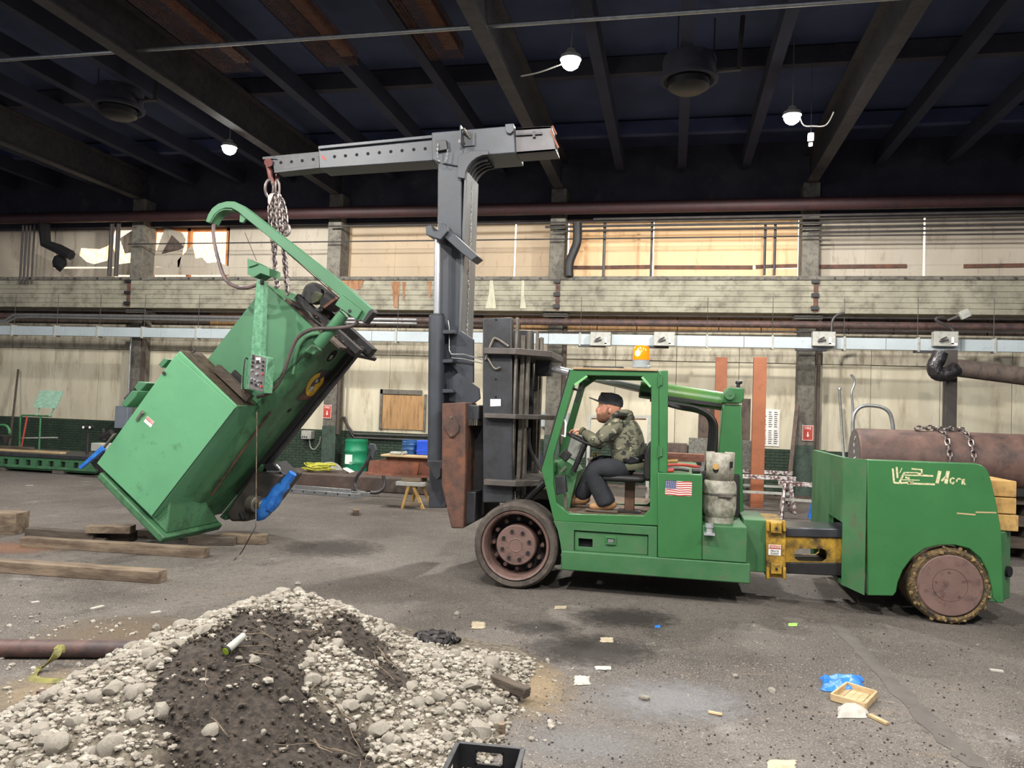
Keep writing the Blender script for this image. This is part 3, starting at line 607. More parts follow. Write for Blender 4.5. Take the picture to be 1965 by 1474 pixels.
# seat
sx = P(1210,905,YT+.45)
part('seat_cushion', MB().bx(P(1158,905,YT+.45).x, P(1240,905,YT+.45).x, YT+.2, YT+.72, P(1200,922,YT+.45).z, P(1200,909,YT+.45).z), 'black', .03)
part('seat_back', MB().prism(pp(YT+.45, [(1236,908),(1238,870),(1244,850),(1252,845),(1252,920),(1238,920)]), YT+.22, YT+.7), 'black', .03)
part('seat_post', MB().bx(sx.x-.05, sx.x+.05, YT+.38, YT+.48, zf, P(1200,922,YT+.45).z), mat('brown_post', S(104,74,54), S(76,56,46), 5, .6), .006)
part('seat_base', MB().bx(sx.x-.12, sx.x+.12, YT+.3, YT+.56, zf, zf+.02), 'black', .003)
# rear pillar panel of cab and engine box
part('cab_rear_panel', quad(MB(), YT+.01, [(1266,711),(1282,711),(1281,909),(1264,906)], YT+.12), 'truck', .008)
part('engine_box', quad(MB(), YT, [(1262,907),(1348,911),(1347,1075),(1262,1070)], YF-.1), 'truck', .008)
part('tank_shelf', MB().prism(pp(YT, [(1348,1008),(1434,1012),(1433,1081),(1347,1075)]), YT, YT+.75), 'truckd', .01)
p = P(1360,1008,YT+.1); part('filler_cap', MB().cyl((p.x, YT-.05, p.z), (p.x, YT-.05, p.z+.04), .04, 14).cyl((p.x, YT-.05, p.z-.05), (p.x, YT-.05, p.z), .03, 14).bx(p.x-.05, p.x+.05, YT-.1, YT+.01, p.z-.07, p.z-.05), 'chrome', 0)
part('rear_deck', MB().prism(pp(YT+.75, [(1300,905),(1420,912),(1420,1075),(1300,1070)]), YT+.76, YF-.1), 'black')
# flag decal
fl = part('flag_decal', MB().bx(P(1277,923,YT).x, P(1328,923,YT).x, YT-.002, YT, P(1300,951,YT).z, P(1300,923.5,YT).z), 'white', 0, smooth=0)
fx0, fx1 = P(1277,923,YT).x, P(1328,923,YT).x; fz0, fz1 = P(1300,951,YT).z, P(1300,923.5,YT).z; dz = (fz1-fz0)/13; fs = MB()
for k in range(0, 13, 2):
    n = 12
    for i in range(n):
        wv = lambda u: .004*math.sin(u*9)
        xa, xb = fx0+(fx1-fx0)*i/n, fx0+(fx1-fx0)*(i+1)/n
        fs.prism([(xa, fz0+k*dz+wv(i/n)), (xb, fz0+k*dz+wv((i+1)/n)), (xb, fz0+(k+1)*dz+wv((i+1)/n)), (xa, fz0+(k+1)*dz+wv(i/n))], YT-.004, YT-.002)
part('stripe', fs, 'red', 0, fl, smooth=0)
part('canton', MB().bx(fx0, fx0+(fx1-fx0)*.42, YT-.006, YT-.004, fz0+6*dz, fz1+.002), mat('flag_blue', S(40,48,104), None, bump=0), 0, fl, smooth=0)
stt = MB()
for r_ in range(5):
    for c_ in range(6): stt.cyl((fx0+.008+c_*.0185, YT-.008, fz0+6*dz+.008+r_*.0145), (fx0+.008+c_*.0185, YT-.006, fz0+6*dz+.008+r_*.0145), .0042, 5)
part('star', stt, 'white', 0, fl, smooth=0)
# beacon
p = P(1230,708,YT+.3)
part('beacon_base', MB().lathe([(0,0),(.095,0),(.095,.02),(.088,.025),(.088,.075),(.092,.08)], (p.x, YT+.3, p.z+.01), (0,0,1), 24), 'glass', 0)
lensm = bpy.data.materials.new('amber_lens'); lensm.use_nodes = True; bb = lensm.node_tree.nodes['Principled BSDF']; bb.inputs['Base Color'].default_value = S(255,120,10); bb.inputs['Roughness'].default_value = .15; bb.inputs['Emission Color'].default_value = S(255,96,4); bb.inputs['Emission Strength'].default_value = 1.1
bl = part('beacon_lens', MB().lathe([(.085,.08),(.087,.1),(.082,.2),(.07,.222),(.03,.232),(0,.233)], (p.x, YT+.3, p.z+.01), (0,0,1), 24), lensm, 0)
part('beacon_bulb', MB().ico((p.x-.03, YT+.222, p.z+.155), .034, 2, (1,.3,1)), emit('beacon_glow', (1,.62,.08,1), 9), 0, bl)
# rear mast-tilt tower and boom cylinder
tw = MB(); tw.prism(pp(YC+.1, [(1385,776),(1420,777),(1423,960),(1426,1000),(1368,1000),(1377,865)]), YC-.1, YC+.3); part('tilt_tower', tw, 'truck', .012)
part('tower_head', MB().prism(pp(YC+.05, [(1394,745),(1425,746),(1424,768),(1419,775),(1385,774),(1386,758)]), YC-.14, YC+.34), 'truck', .012)
c = P(1400,758,YC-.14); part('pivot_pin', MB().cyl((c.x, YC-.14, c.z), (c.x, YC-.19, c.z), .055, 20).cyl((c.x, YC-.19, c.z), (c.x, YC-.2, c.z), .012, 8), 'truckd', .004)
A_, B_ = P(1228,746,YC+.22), P(1390,771,YC+.22); rod = P(1046,704,YC+.22)
dcy = (A_-B_).normalized()
part('tilt_cylinder', MB().cyl(A_, B_, .105, 28), mat('tilt_cylinder_green', S(70,120,64), S(92,126,60), 2.5, .35, coat=.3), .01)
part('tilt_rod', MB().cyl(rod, A_, .045, 16), 'chrome', 0)
part('tower_lamp', MB().cyl(P(1416,745,YC), P(1417,736,YC), .02, 8).ico(P(1418,734,YC), .035, 1, (1.3,1,.8)), 'black', 0)
for i in range(4):
    part('hydraulic_hose', MB().tube([P(1248,764+i,YC+.1), P(1300,776+i*2,YC+.1), P(1340,784+i*2,YC+.05+.05*i), P(1362-i*3+8,805,YC+.05*i), P(1366-i*4+8,840,YC+.05*i), P(1362-i*5+8,905,YC+.05*i)], .022, 8, sub=5), 'black', 0)
part('hose_rail', MB().beam(P(1230,756,YC+.12), P(1385,778,YC+.12), .03, .04), 'black', 0)
# rear frame, yellow pinch collar and telescopic frame
part('rear_frame_box', MB().prism(pp(YT+.25, [(1427,996),(1472,999),(1471,1099),(1427,1097)]), YT+.25, YT+.95), 'truckd', .01)
yc = part('slide_collar', MB().prism(pp(YT+.2, [(1470,1000),(1508,1003),(1508,1110),(1470,1107)]), YT+.2, YT+.85), 'yellow', .008)
for yy in (1012, 1090):
    part('collar_block', MB().prism(pp(YT+.16, [(1479,yy-9),(1500,yy-8),(1500,yy+12),(1479,yy+11)]), YT+.15, YT+.2), 'yellow', .006, yc)
    c = P(1490, yy+2, YT+.15); part('collar_bolt', MB().cyl((c.x, YT+.15, c.z), (c.x, YT+.13, c.z), .012, 8), 'black', 0, yc)
for xx in (1473, 1505):
    for (ya, yb) in ((999,1020), (1088,1112)):
        part('collar_ear', MB().prism(pp(YT+.17, [(xx-3,ya),(xx+3,ya),(xx+3,yb),(xx-3,yb)]), YT+.14, YT+.22), 'yellow', .01, yc)
for k in range(4): c = P(1503, 1047+k*5, YT+.19); part('collar_bolt', MB().cyl((c.x, YT+.17, c.z), (c.x, YT+.2, c.z), .014, 8), 'yellow', 0, yc)
x0, x1 = P(1475,1050,YT+.19).x, P(1499,1050,YT+.19).x; zz = P(1487,1056,YT+.19).z
part('danger_label', MB().bx(x0, x1, YT+.196, YT+.2, zz-.05, zz+.05), 'white', 0, yc, smooth=0)
part('danger_header', MB().bx(x0+.005, x1-.005, YT+.193, YT+.196, zz+.012, zz+.045), 'red', 0, yc, smooth=0)
part('label_lettering', MB().text('DANGER', ((x0+x1)/2, YT+.191, zz+.029), (1,0,0), (0,0,1), .028), 'white', 0, yc, smooth=0)
part('label_lettering', MB().text('PINCH', ((x0+x1)/2, YT+.191, zz-.008), (1,0,0), (0,0,1), .026).text('POINT', ((x0+x1)/2, YT+.191, zz-.034), (1,0,0), (0,0,1), .026), 'black', 0, yc, smooth=0)
YB = YT+.3
part('slide_rail', MB().prism(pp(YB, [(1508,1013),(1640,1016),(1640,1033),(1508,1030)]), YB, YB+.5), mat('greased_rail', S(64,66,72), S(84,86,92), 5, .25, metal=.6, bump=.05), .008)
sl = [(1524,1064),(1527,1056),(1534,1053),(1577,1053),(1585,1056),(1588,1065),(1587,1074),(1580,1079),(1534,1078),(1526,1073)]
part('slide_web', MB().holed(pp(YB+.02, [(1508,1030),(1640,1033),(1640,1081),(1508,1079)]), [pp(YB+.02, sl)], YB+.02, YB+.07), 'yellow', 0, smooth=0)
part('slide_web', MB().holed(pp(YB+.02, [(1508,1030),(1640,1033),(1640,1081),(1508,1079)]), [pp(YB+.02, sl)], YB+.42, YB+.47), 'yellow', 0, smooth=0)
part('slide_rail', MB().prism(pp(YB, [(1508,1080),(1640,1081),(1640,1107),(1508,1101)]), YB, YB+.5), 'black', .008)
# counterweight body
YR = YT+.03
c = P(1824, 1130, YR); arch = []
prof = [(1664,882),(1872,889.5),(1883,892),(1892,899),(1898,909),(1903,925),(1913,970),(1922,1021)]
low = [(1927,1158),(1914,1157),(1906,1148),(1903,1125),(1896,1098),(1882,1071),(1860,1053),(1832,1046),(1802,1046.5),(1775,1053),(1751,1070),(1733,1094),(1723,1118),(1720,1136),(1714,1144),(1665,1143)]
side = pp(YR, prof+low)
part('counterweight_side', MB().prism(side, YR, YR+.10), 'truck', .008)
part('counterweight_side', MB().prism([(x, min(z, P(1664,882,YR).z-.32)) for x, z in side], YF-.12, YF-.02), 'truck', .008)
XA = P(1664,882,YR).x; zt = P(1664,882,YR).z; zbm = P(1665,1143,YR).z; XE = P(1900,910,YR).x; XZ = P(1922,1021,YR).x; zb2 = P(1922,1021,YR).z
# chamfered front: near chamfer, front plate with opening, far chamfer
ch = .17
fy0, fy1 = YR+.17, YF-.19
nz0, nz1 = P(1632,1016,YB).z-.42, P(1632,1010,YB).z+.14
fp = MB(); X_ = XA-ch
nz1 = P(1607,987,8.57).z; fp.bx(X_, X_+.05, 8.57, fy1, zbm+.25, zt); fp.bx(X_, X_+.05, fy0, 8.57, nz1, zt); fp.bx(X_, X_+.05, fy0, 8.57, zbm+.05, P(1632,1112,YB).z)
part('counterweight_front', fp, 'truckd', 0, smooth=0)
for (ya, yb) in ((YR, fy0), (YF-.02, fy1)):
    part('front_chamfer', MB().add([(XA, ya, zt), (X_, yb, zt), (X_, yb, zbm+.05), (XA, ya, zbm), (XA, ya+(.04 if ya < 9 else -.04), zt), (X_+.04, yb, zt), (X_+.04, yb, zbm+.05), (XA, ya+(.04 if ya < 9 else -.04), zbm)], [(0,1,2,3), (4,7,6,5), (0,4,5,1), (3,2,6,7), (0,3,7,4), (1,5,6,2)]), 'truckd', 0, smooth=0)
part('engine_block', MB().bx(X_+.15, XE-.1, YR+.5, YF-.5, zbm+.12, zt-.45), 'black', 0)
# rear bumper with chamfered corner
zbb = P(1927,1158,YR).z
rr = [(XZ-.35, YR+.1), (XZ-.01, YR+.004), (XZ+.17, YR+.25), (XZ+.17, YF-.25), (XZ, YF-.03), (XZ-.35, YF-.1)]
part('rear_bumper', MB().add([(x, y, z) for z in (zbb, zb2-.01) for x, y in rr], [tuple(range(5,-1,-1)), tuple(range(6,12))]+[(i, (i+1) % 6, 6+(i+1) % 6, 6+i) for i in range(6)]), 'truckd', .01)
part('tow_hole', MB().cyl((XZ+.11, YR+.16, zbb+.26), (XZ+.13, YR+.14, zbb+.26), .05, 12), 'hole', 0)
for k in range(3):
    z = zb2-.005+k*.155; part('counterweight_slab', MB().bx(XZ-.30, XZ+.17+.02*(k == 0), YR+.13, YF-.15, z, z+.148), 'yellowlt', .008)
# remains of stuck-on lettering on the counterweight side
lg = MB()
def seg(ax_, ay_, bx_, by_, w_=3.2):
    s_ = 9.825; A, B2 = P(1680+ax_/s_, 880+ay_/s_, YR), P(1680+bx_/s_, 880+by_/s_, YR); d = (B2-A).normalized(); n = Vector((d.z, 0, -d.x))*w_*.0026
    lg.add([A+n+Vector((0,-.002,0)), B2+n+Vector((0,-.002,0)), B2-n+Vector((0,-.002,0)), A-n+Vector((0,-.002,0)), A+n, B2+n, B2-n, A-n], [(0,1,2,3), (4,7,6,5), (0,4,5,1), (1,5,6,2), (2,6,7,3), (3,7,4,0)])
for q in ((325,190,350,460),(398,160,415,370),(350,455,450,465),(500,180,455,275,1.2),(450,455,545,265),(540,265,800,268,2.2),(520,312,880,322,2.2),(880,320,1090,330),(870,200,875,310,2.6),(680,195,880,212,2.6),(790,280,880,300,3.5),(560,355,645,375,3),(470,400,830,410,1.6),(465,462,720,450,3),(610,490,640,430,2.6),(640,470,1120,488),(1212,235,1160,470,5.5),(1368,235,1325,475,5.5),(1245,425,1330,340,3.5),(1490,380,1440,365,2.6),(1430,370,1405,420,2.6),(1405,425,1430,470,2.6),(1440,475,1475,470,2.6),(1475,465,1470,440,2.6),(1525,445,1540,390,2.6),(1545,382,1600,382,2.6),(1605,385,1605,400,2.6),(1635,490,1640,400,2.6),(1640,395,1685,400,2.2),(1680,405,1650,435,2.2),(1655,440,1690,495,2.4)): seg(*q)
part('tape_lettering', lg, mat('tape_remains', S(214,212,170), S(170,160,120), 60, .8, bump=0), 0, smooth=0)
for q in ((1836,985,1872,988),(1872,983,1912,984)):
    A, B2 = P(q[0], q[1], YR-.001), P(q[2], q[3], YR-.001); part('paint_scrape', MB().beam(A, B2, .002, .012), 'woodlt', 0)
# ------------------------------------------------------------------ mast, carriage, boom
def mast_rail(Y):
    part('mast_rail', MB().prism(pp(8.05, [(926,610),(982,609),(984,965),(926,965)]), Y, Y+.13), 'greydk', .012)
    part('mast_wear_strip', MB().bx(P(986,700,8.05).x, P(990.5,700,8.05).x, Y+.02, Y+.11, P(986,965,8.05).z, P(986,609,8.05).z), 'steel', .004)
mast_rail(8.05); mast_rail(9.3)
for (xa, xb, Y, yt) in ((992,1000,8.22,640),(1003,1008,8.24,630),(978,990,8.6,640),(992,1000,9.12,628),(1003,1008,9.1,628)):
    part('inner_rail', MB().bx(P(xa,700,8.05).x, P(xb,700,8.05).x, Y, Y+.1, P(980,960,8.05).z, P(980,yt,8.05).z), 'black' if xa in (978,) else 'steel', .004)
part('mast_back', MB().prism(pp(8.3, [(930,640),(985,640),(985,950),(930,950)]), 8.7, 8.8), 'black', 0)
for (ya, yb) in ((668,680),(794,803),(921,932)):
    x0, x1 = P(930,ya,8.0).x, P(1012,ya,8.0).x; z1, z0 = P(960,ya,8.0).z, P(960,yb,8.0).z
    part('mast_tie_plate', MB().add([(x, y, z) for z in (z0, z1) for x, y in ((x0,7.96),(x1-.12,7.96),(x1+.22,8.3),(x1+.22,9.2),(x1-.12,9.52),(x0,9.52))], [(5,4,3,2,1,0), (6,7,8,9,10,11)]+[(i, (i+1) % 6, 6+(i+1) % 6, 6+i) for i in range(6)]), mat('tie_plate_grey', S(92,86,80), S(70,66,64), 4, .5), .006)
part('mast_conduit', MB().tube([P(932,690,8.03), P(945,655,8.03), P(953,650,8.03), P(976,665,8.03)], .014, 6, sub=4).tube([P(931,675,8.03), P(940,695,8.03), P(950,708,8.03), P(960,705,8.03)], .012, 6, sub=4), 'steel', 0)
part('capacity_plate', MB().prism(pp(8.05, [(941,766),(961,766),(961,779),(941,780)]), 8.044, 8.05), 'white', 0, smooth=0)
for q in ((952,614),(951.5,762),(951.5,728)): c = P(q[0], q[1], 8.05); part('plate_hole', MB().cyl((c.x, 8.046, c.z), (c.x, 8.06, c.z), .012, 10), 'hole', 0)
c = P(1040,700,8.7); part('tilt_clevis', MB().bx(c.x-.1, c.x+.08, 8.85, 9.02, c.z-.12, c.z+.08), 'greydk', .02)
for i in range(3): part('mast_hose', MB().tube([P(1014+i,820,8.3), P(1016+i,860,8.3), P(1030+i*2,890,8.3), P(1040+i*2,905,8.3)], .014, 6, sub=4), 'black', 0)
part('mast_arm', MB().cyl(P(1045,925,8.2), P(1000,968,8.2), .045, 10), 'black', 0)
# fork carriage with rusty folded fork
fk = part('fork', MB().prism(pp(8.0, [(848,774),(893,772),(893,900),(890,1014),(866,1014),(847,930)]), 8.0, 8.5), 'rust', .012)
d_ = pp(7.985, [(866,799),(869,796),(872,800),(881,815),(880,828),(870,839),(866,840),(862,837),(853,823),(852,814)])
part('fork_cover', MB().prism(d_, 7.98, 8.0), 'rust', .005, fk)
for q in ((866,801),(866,835)): c = P(q[0], q[1], 7.98); part('cover_bolt', MB().cyl((c.x, 7.97, c.z), (c.x, 7.985, c.z), .012, 8), 'steel', 0, fk)
part('carriage_block', MB().prism(pp(8.1, [(893,776),(919,778),(919,805),(893,805)]), 8.1, 9.3), 'greydk', .01)
part('carriage_block', MB().prism(pp(8.1, [(891,944),(913,944),(911,1002),(890,1010)]), 8.1, 9.3), 'greydk', .01)
part('carriage_bar', MB().prism(pp(8.3, [(896,800),(925,800),(925,990),(896,990)]), 8.4, 9.2), 'black', 0)
for k in range(6): c = P(897+k*3.6, 806, 8.1); part('rack_tooth', MB().bx(c.x-.007, c.x+.005, 8.1, 8.4, c.z-.06, c.z+.01), 'steel', 0)
# jib column
YJ = 8.5
part('jib_column', MB().prism(pp(YJ, [(840,300),(886,300),(886,760),(856,975),(822,975),(824,880),(838,880)]), YJ, YJ+.45), 'grey', .012)
part('column_side_plate', MB().bx(P(886,500,YJ).x, P(886,500,YJ).x+.035, YJ-.03, YJ+.5, P(886,770,YJ).z, P(886,330,YJ).z), mat('weld_streaked_grey', S(80,82,84), S(98,98,96), 4, .4, stretch=(1,1,.3)), .006)
wb = MB()
for k in range(150):
    z = P(887,340,YJ).z-k*.0165; wb.ico((P(886,500,YJ).x+.04, YJ+.2+R.uniform(-.03,.03), z), R.uniform(.006,.014), 1, (.5,1,1), .3)
part('weld_bead', wb, mat('white_grease', S(190,190,184), S(120,120,116), 40, .5), 0, kind='stuff')
part('piston_rod', MB().cyl(P(840,455,8.32), P(838,607,8.32), .036, 20), 'chrome', 0)
part('lift_cylinder', MB().cyl(P(838.5,606,8.32), P(836,893,8.32), .092, 24), 'grey', .01)
part('cylinder_gland', MB().cyl(P(838.5,603,8.32), P(838.5,611,8.32), .08, 20), 'greydk', 0)
part('rod_clevis', MB().prism(pp(8.25, [(819,436),(830,433),(834,445),(846,445),(849,430),(858,432),(862,445),(848,462),(835,458),(820,452)]), 8.2, 8.45), 'grey', .008)
part('diagonal_bracket', MB().prism(pp(8.28, [(852,446),(862,440),(918,492),(906,501),(886,486),(852,455)]), 8.25, 8.52), 'grey', .008)
part('lower_lug', MB().prism(pp(8.2, [(820,884),(850,884),(853,897),(846,900),(845,915),(838,922),(831,915),(824,897),(818,893)]), 8.2, 8.5), 'greydk', .008)
part('column_bracket', MB().prism(pp(8.4, [(848,635),(876,636),(876,642),(848,643)]), 8.28, 8.5), 'grey', .004); part('column_bracket', MB().prism(pp(8.4, [(848,691),(874,691),(874,697),(848,698)]), 8.28, 8.5), 'grey', .004); part('column_bracket', MB().prism(pp(8.4, [(848,747),(873,748),(876,754),(848,755)]), 8.28, 8.5), 'grey', .004)
part('link_plate', MB().prism(pp(YJ-.02, [(866,640),(887,636),(910,652),(910,735),(886,730),(878,712),(866,700)]), YJ-.06, YJ-.01), 'grey', .006)
part('link_plate', MB().prism(pp(YJ-.08, [(862,728),(880,716),(920,745),(922,765),(905,778),(862,770)]), YJ-.1, YJ-.06), 'grey', .006)
part('hydraulic_line', MB().tube([P(852,616,8.38), P(860,616,8.38), P(862,630,8.38), P(862,672,8.38), P(866,680,8.38), P(890,680,8.38), P(925,690,8.38)], .008, 6).tube([P(866,687,8.38), P(890,689,8.38), P(925,697,8.38)], .008, 6), 'galv', 0)
# jib head and telescopic boom
YH = 8.55
jh = [(828,254),(970,242),(970,238.5),(986,237.5),(989,293),(938,297)]+[(938-46*math.sin(t*.2618), 343-46*math.cos(t*.2618)) for t in range(1, 7)]+[(885,345),(884,320),(841,312),(829,306)]
part('jib_head', MB().prism(pp(YH-.08, jh), YH-.08, YH+.42), 'grey', .01)
gus = [(880,300),(905,290),(937,290),(938,297)]+[(938-46*math.sin(t*.2618), 343-46*math.cos(t*.2618)) for t in range(1, 7)]+[(890,343),(878,341)]
part('head_gusset', MB().prism(pp(YH-.1, gus), YH-.115, YH-.08), 'grey', .004)
for k in range(4):
    rib = [(936-(46-k*1)*math.sin(t*.2618), 345-46*math.cos(t*.2618)) for t in range(0, 7)]; rib2 = [(936-(40)*math.sin(t*.2618), 350-42*math.cos(t*.2618)) for t in range(6, -1, -1)]
    part('head_rib', MB().prism(pp(YH, rib+rib2), YH+.0+k*.1, YH+.03+k*.1), 'greydk', 0)
part('head_boss', MB().prism(pp(YH-.1, [(970,239),(986,238),(986,252),(980,258),(973,256),(970,250)]), YH-.12, YH-.08), 'grey', .006)
part('pin_guard', MB().prism(pp(YH-.1, [(887,257),(911,255),(911,279),(889,281)]), YH-.10, YH-.09).prism(pp(YH-.14, [(887,247),(889,246),(889,281),(887,281)]), YH-.24, YH-.08), 'grey', 0)
part('lock_pin', MB().cyl(P(889,247,YH-.18), P(902,265,YH-.1), .018, 8).cyl(P(882,271,YH-.2), P(890,275,YH-.1), .02, 8), 'steel', 0)
part('pin_lug', MB().prism(pp(YH-.1, [(838,272),(858,270),(860,288),(838,292)]), YH-.13, YH-.08), 'greydk', .006)
def chain_links(mb, pts, L_=.03, r=.004, wd=.022, n1=10, n2=5):
    pts = [Vector(p) for p in pts]; seg_ = []; tot = 0
    for i in range(len(pts)-1): d = (pts[i+1]-pts[i]).length; seg_.append((tot, d)); tot += d
    k = max(1, int(tot/L_)); up = Vector((.3, .8, .2))
    for i in range(k):
        s = (i+.5)*tot/k; j = max(q for q in range(len(seg_)) if seg_[q][0] <= s); f_ = (s-seg_[j][0])/max(seg_[j][1], 1e-6)
        c = pts[j].lerp(pts[j+1], f_); d = (pts[j+1]-pts[j]).normalized(); x = d.cross(up).normalized(); y = d.cross(x)
        if i % 2: x = y
        hl = L_*.62; ring = []
        for q in range(n1):
            a = 2*math.pi*q/n1; ca, sa = math.cos(a), math.sin(a)
            ring.append(c+x*ca*wd*.5+d*((hl-wd*.5)*(1 if sa > .05 else -1 if sa < -.05 else 0)+sa*wd*.5))
        mb.tube(ring, r, n2, closed=True)
    return mb
part('pin_chain', chain_links(MB(), smooth([P(840,276,YH-.15), P(840,300,YH-.15), P(848,314,YH-.15), P(856,305,YH-.15), P(859,287,YH-.15)], 5), .022, .003, .014, 8, 4), 'galv', 0)
ob = [(611,283),(830,263),(831,308),(613,323)]; YO = YH-.02
part('outer_boom', MB().prism(pp(YO, ob), YO, YO+.32), 'grey', .008)
part('boom_top_flange', MB().prism(pp(YO-.02, [(612,281),(830,260),(830,266),(612,287)]), YO-.04, YO+.36), 'grey', .004)
for q in ((642,300.7),(663,299),(684.6,297),(706,295),(728,293),(750,291),(771.6,289),(794,287),(816,285.5)):
    c = P(q[0], q[1], YO); part('pin_hole', MB().cyl((c.x, YO-.002, c.z), (c.x, YO+.01, c.z), .020, 14), 'hole', 0)
YI = YO+.04
part('inner_boom', MB().prism(pp(YI, [(519,299),(614,290),(614,320),(526,329)]), YI, YI+.24), 'greydk', .008)
part('boom_lower_lip', MB().prism(pp(YI-.02, [(526,326),(608,317),(606,300),(612,300),(613,322),(526,332)]), YI-.02, YI), 'greydk', .003)
for q in ((539,312),(559.5,310.5),(580,308.5),(601,306)): c = P(q[0], q[1], YI); part('pin_hole', MB().cyl((c.x, YI-.002, c.z), (c.x, YI+.01, c.z), .020, 14), 'hole', 0)
part('tip_plate', MB().prism(pp(YI-.02, [(503,301),(523,299),(532,306),(523,305),(504,306)]), YI-.02, YI+.26), 'greydk', .004)
part('boom_mark', MB().prism(pp(YO-.002, [(617,297),(622,301),(626,306),(624,308),(618,303)]), YO-.003, YO), 'red', 0)
tl = MB(); y0, y1 = YO+.02, YO+.30
q4 = pp(y0, [(989,246),(1058,241.5),(1067,290),(990,296)])
for (a, b) in ((0,1),(3,2)):
    tl.prism([q4[a], q4[b], (q4[b][0], q4[b][1]+(-.03 if a == 0 else .03)), (q4[a][0], q4[a][1]+(-.03 if a == 0 else .03))], y0, y1)
tl.prism([q4[0], q4[1], q4[2], q4[3]], y0, y0+.02); tl.prism([q4[0], q4[1], q4[2], q4[3]], y1-.02, y1)
part('boom_tail', tl, mat('boom_tail_grey', S(76,72,75), S(62,60,64), 5, .4), .004)
part('tail_latch', MB().beam(P(1056,250,YO), P(1072,284,YO), .02, .02).tube([P(1060,242,YO), P(1068,258,YO)], .012, 6), 'rustor', 0)
part('tail_stop', MB().beam(P(990,259,YO), P(1040,256,YO), .02, .02).beam(P(1024,252,YO), P(1025,264,YO), .03, .03), 'greydk', 0)
# lifting shackle at the boom tip
sh = [P(514,312,YI+.1), P(517,325,YI+.06), P(519,340,YI+.06), P(524,352,YI+.08), P(530,350,YI+.14), P(533,340,YI+.18), P(532,330,YI+.2)]
part('lifting_hook', MB().tube(sh, [.035,.034,.03,.03,.028,.022,.012]+[.012]*0, 12).cyl(P(515,312,YI-.05), P(516,312,YI+.2), .05, 16), mat('red_hook_paint', S(120,64,56), S(96,56,52), 8, .5), 0)
# ================================================================== tilted boring machine column, hung from the boom
M_ = thing('boring_machine', 'green boring machine column tilted on one edge, hanging from chains', 'machine', G(315, 1040, .1))
def mp(name, mb, mm, bevel=.006, parent=None, smooth=35, **k): return mb.build(name, K[mm] if isinstance(mm, str) else mm, parent or M_, bevel=bevel, smooth=smooth, **k)
YA, YK, YE = 8.1, 8.55, 9.5
cab = mp('cabinet', MB().prism(pp(YA, [(344,673),(455,779),(294,994),(185,889)]), YA, YK+.02), 'door', .012)
mp('cabinet_door', MB().prism(pp(YA-.01, [(338,681),(452,783),(292,991),(187,889)]), YA-.022, YA), 'door', .006, cab)
mp('door_hinge_line', MB().beam(P(451.5,784,YA-.026), P(293,990,YA-.026), .006, .006), 'hole', 0, cab)
mp('cabinet_top_dirt', MB().prism(pp(YA+.03, [(346,671.5),(456,777),(457,780),(344,675)]), YA+.02, YK), mat('oily_dirt', S(58,48,40), S(92,78,60), 12, .9, bump=.6), 0, cab)
mp('door_latch', MB().beam(P(262,807,YA-.04), P(274,790,YA-.04), .02, .03).cyl(P(273,791,YA-.02), P(273,791,YA-.06), .022, 10), 'steel', .003, cab)
mp('door_bolt', MB().beam(P(200,860,YA-.035), P(222,832,YA-.035), .025, .012).beam(P(199,858,YA-.05), P(218,834,YA-.05), .012, .02), 'steel', .002, cab)
mp('lifting_eye', MB().tube([P(370+4*math.cos(i*.785), 673+4*math.sin(i*.785), YA+.15) for i in range(8)], .008, 6, closed=True), 'black', 0, cab)
mp('knob', MB().cyl(P(314.5,716,YA-.022), P(314.5,716,YA-.05), .02, 10), 'black', 0, cab)
ux = (P(312,820,YA)-P(296,806,YA)).normalized(); uz = Vector((-ux.z, 0, ux.x)); uz = uz if uz.z > 0 else -uz
o = P(286,809.5,YA-.024); st_ = mp('danger_sticker', MB().obx(o, ux*.06, (0,.001,0), uz*.04), 'white', 0, cab, smooth=0)
mp('sticker_band', MB().obx(o+uz*.018+Vector((0,-.002,0)), ux*.058, (0,.001,0), uz*.017), 'red', 0, cab, smooth=0)
mp('sticker_lettering', MB().text('DANGER', o+uz*.018+Vector((0,-.004,0)), ux, uz, .03), 'white', 0, cab, smooth=0)
mp('hinge_box', MB().prism(pp(YA+.1, [(306,700),(316,688),(326,690),(312,706)]), YA+.08, YA+.3), 'machine', .006, cab)
mp('motor_guard', MB().prism(pp(YA+.15, [(238,774),(258,750),(270,750),(266,762),(248,782),(240,780)]), YA+.1, YA+.4).prism(pp(YA+.3, [(258,750),(270,732),(288,735),(270,756)]), YA+.25, YA+.45), 'machine', .012, cab)
mp('motor_foot', MB().cyl(P(243,768,YA+.25), P(262,748,YA+.25), .04, 12), 'black', 0, cab)
tmb = tag(MB().beam(P(416,706,8.33), P(480,766,8.33), .1, .08, up=(0,1,0)).build('timber_offcut', K['wooddk'], bevel=.006), 'weathered timber wedged on top of the tilted machine cabinet', 'timber')
tag(MB().beam(P(446,716,8.45), P(470,740,8.45), .1, .05, up=(0,1,0)).build('dark_plate', K['black'], bevel=.004), 'dark plate leaning behind the green control pendant', 'plate')
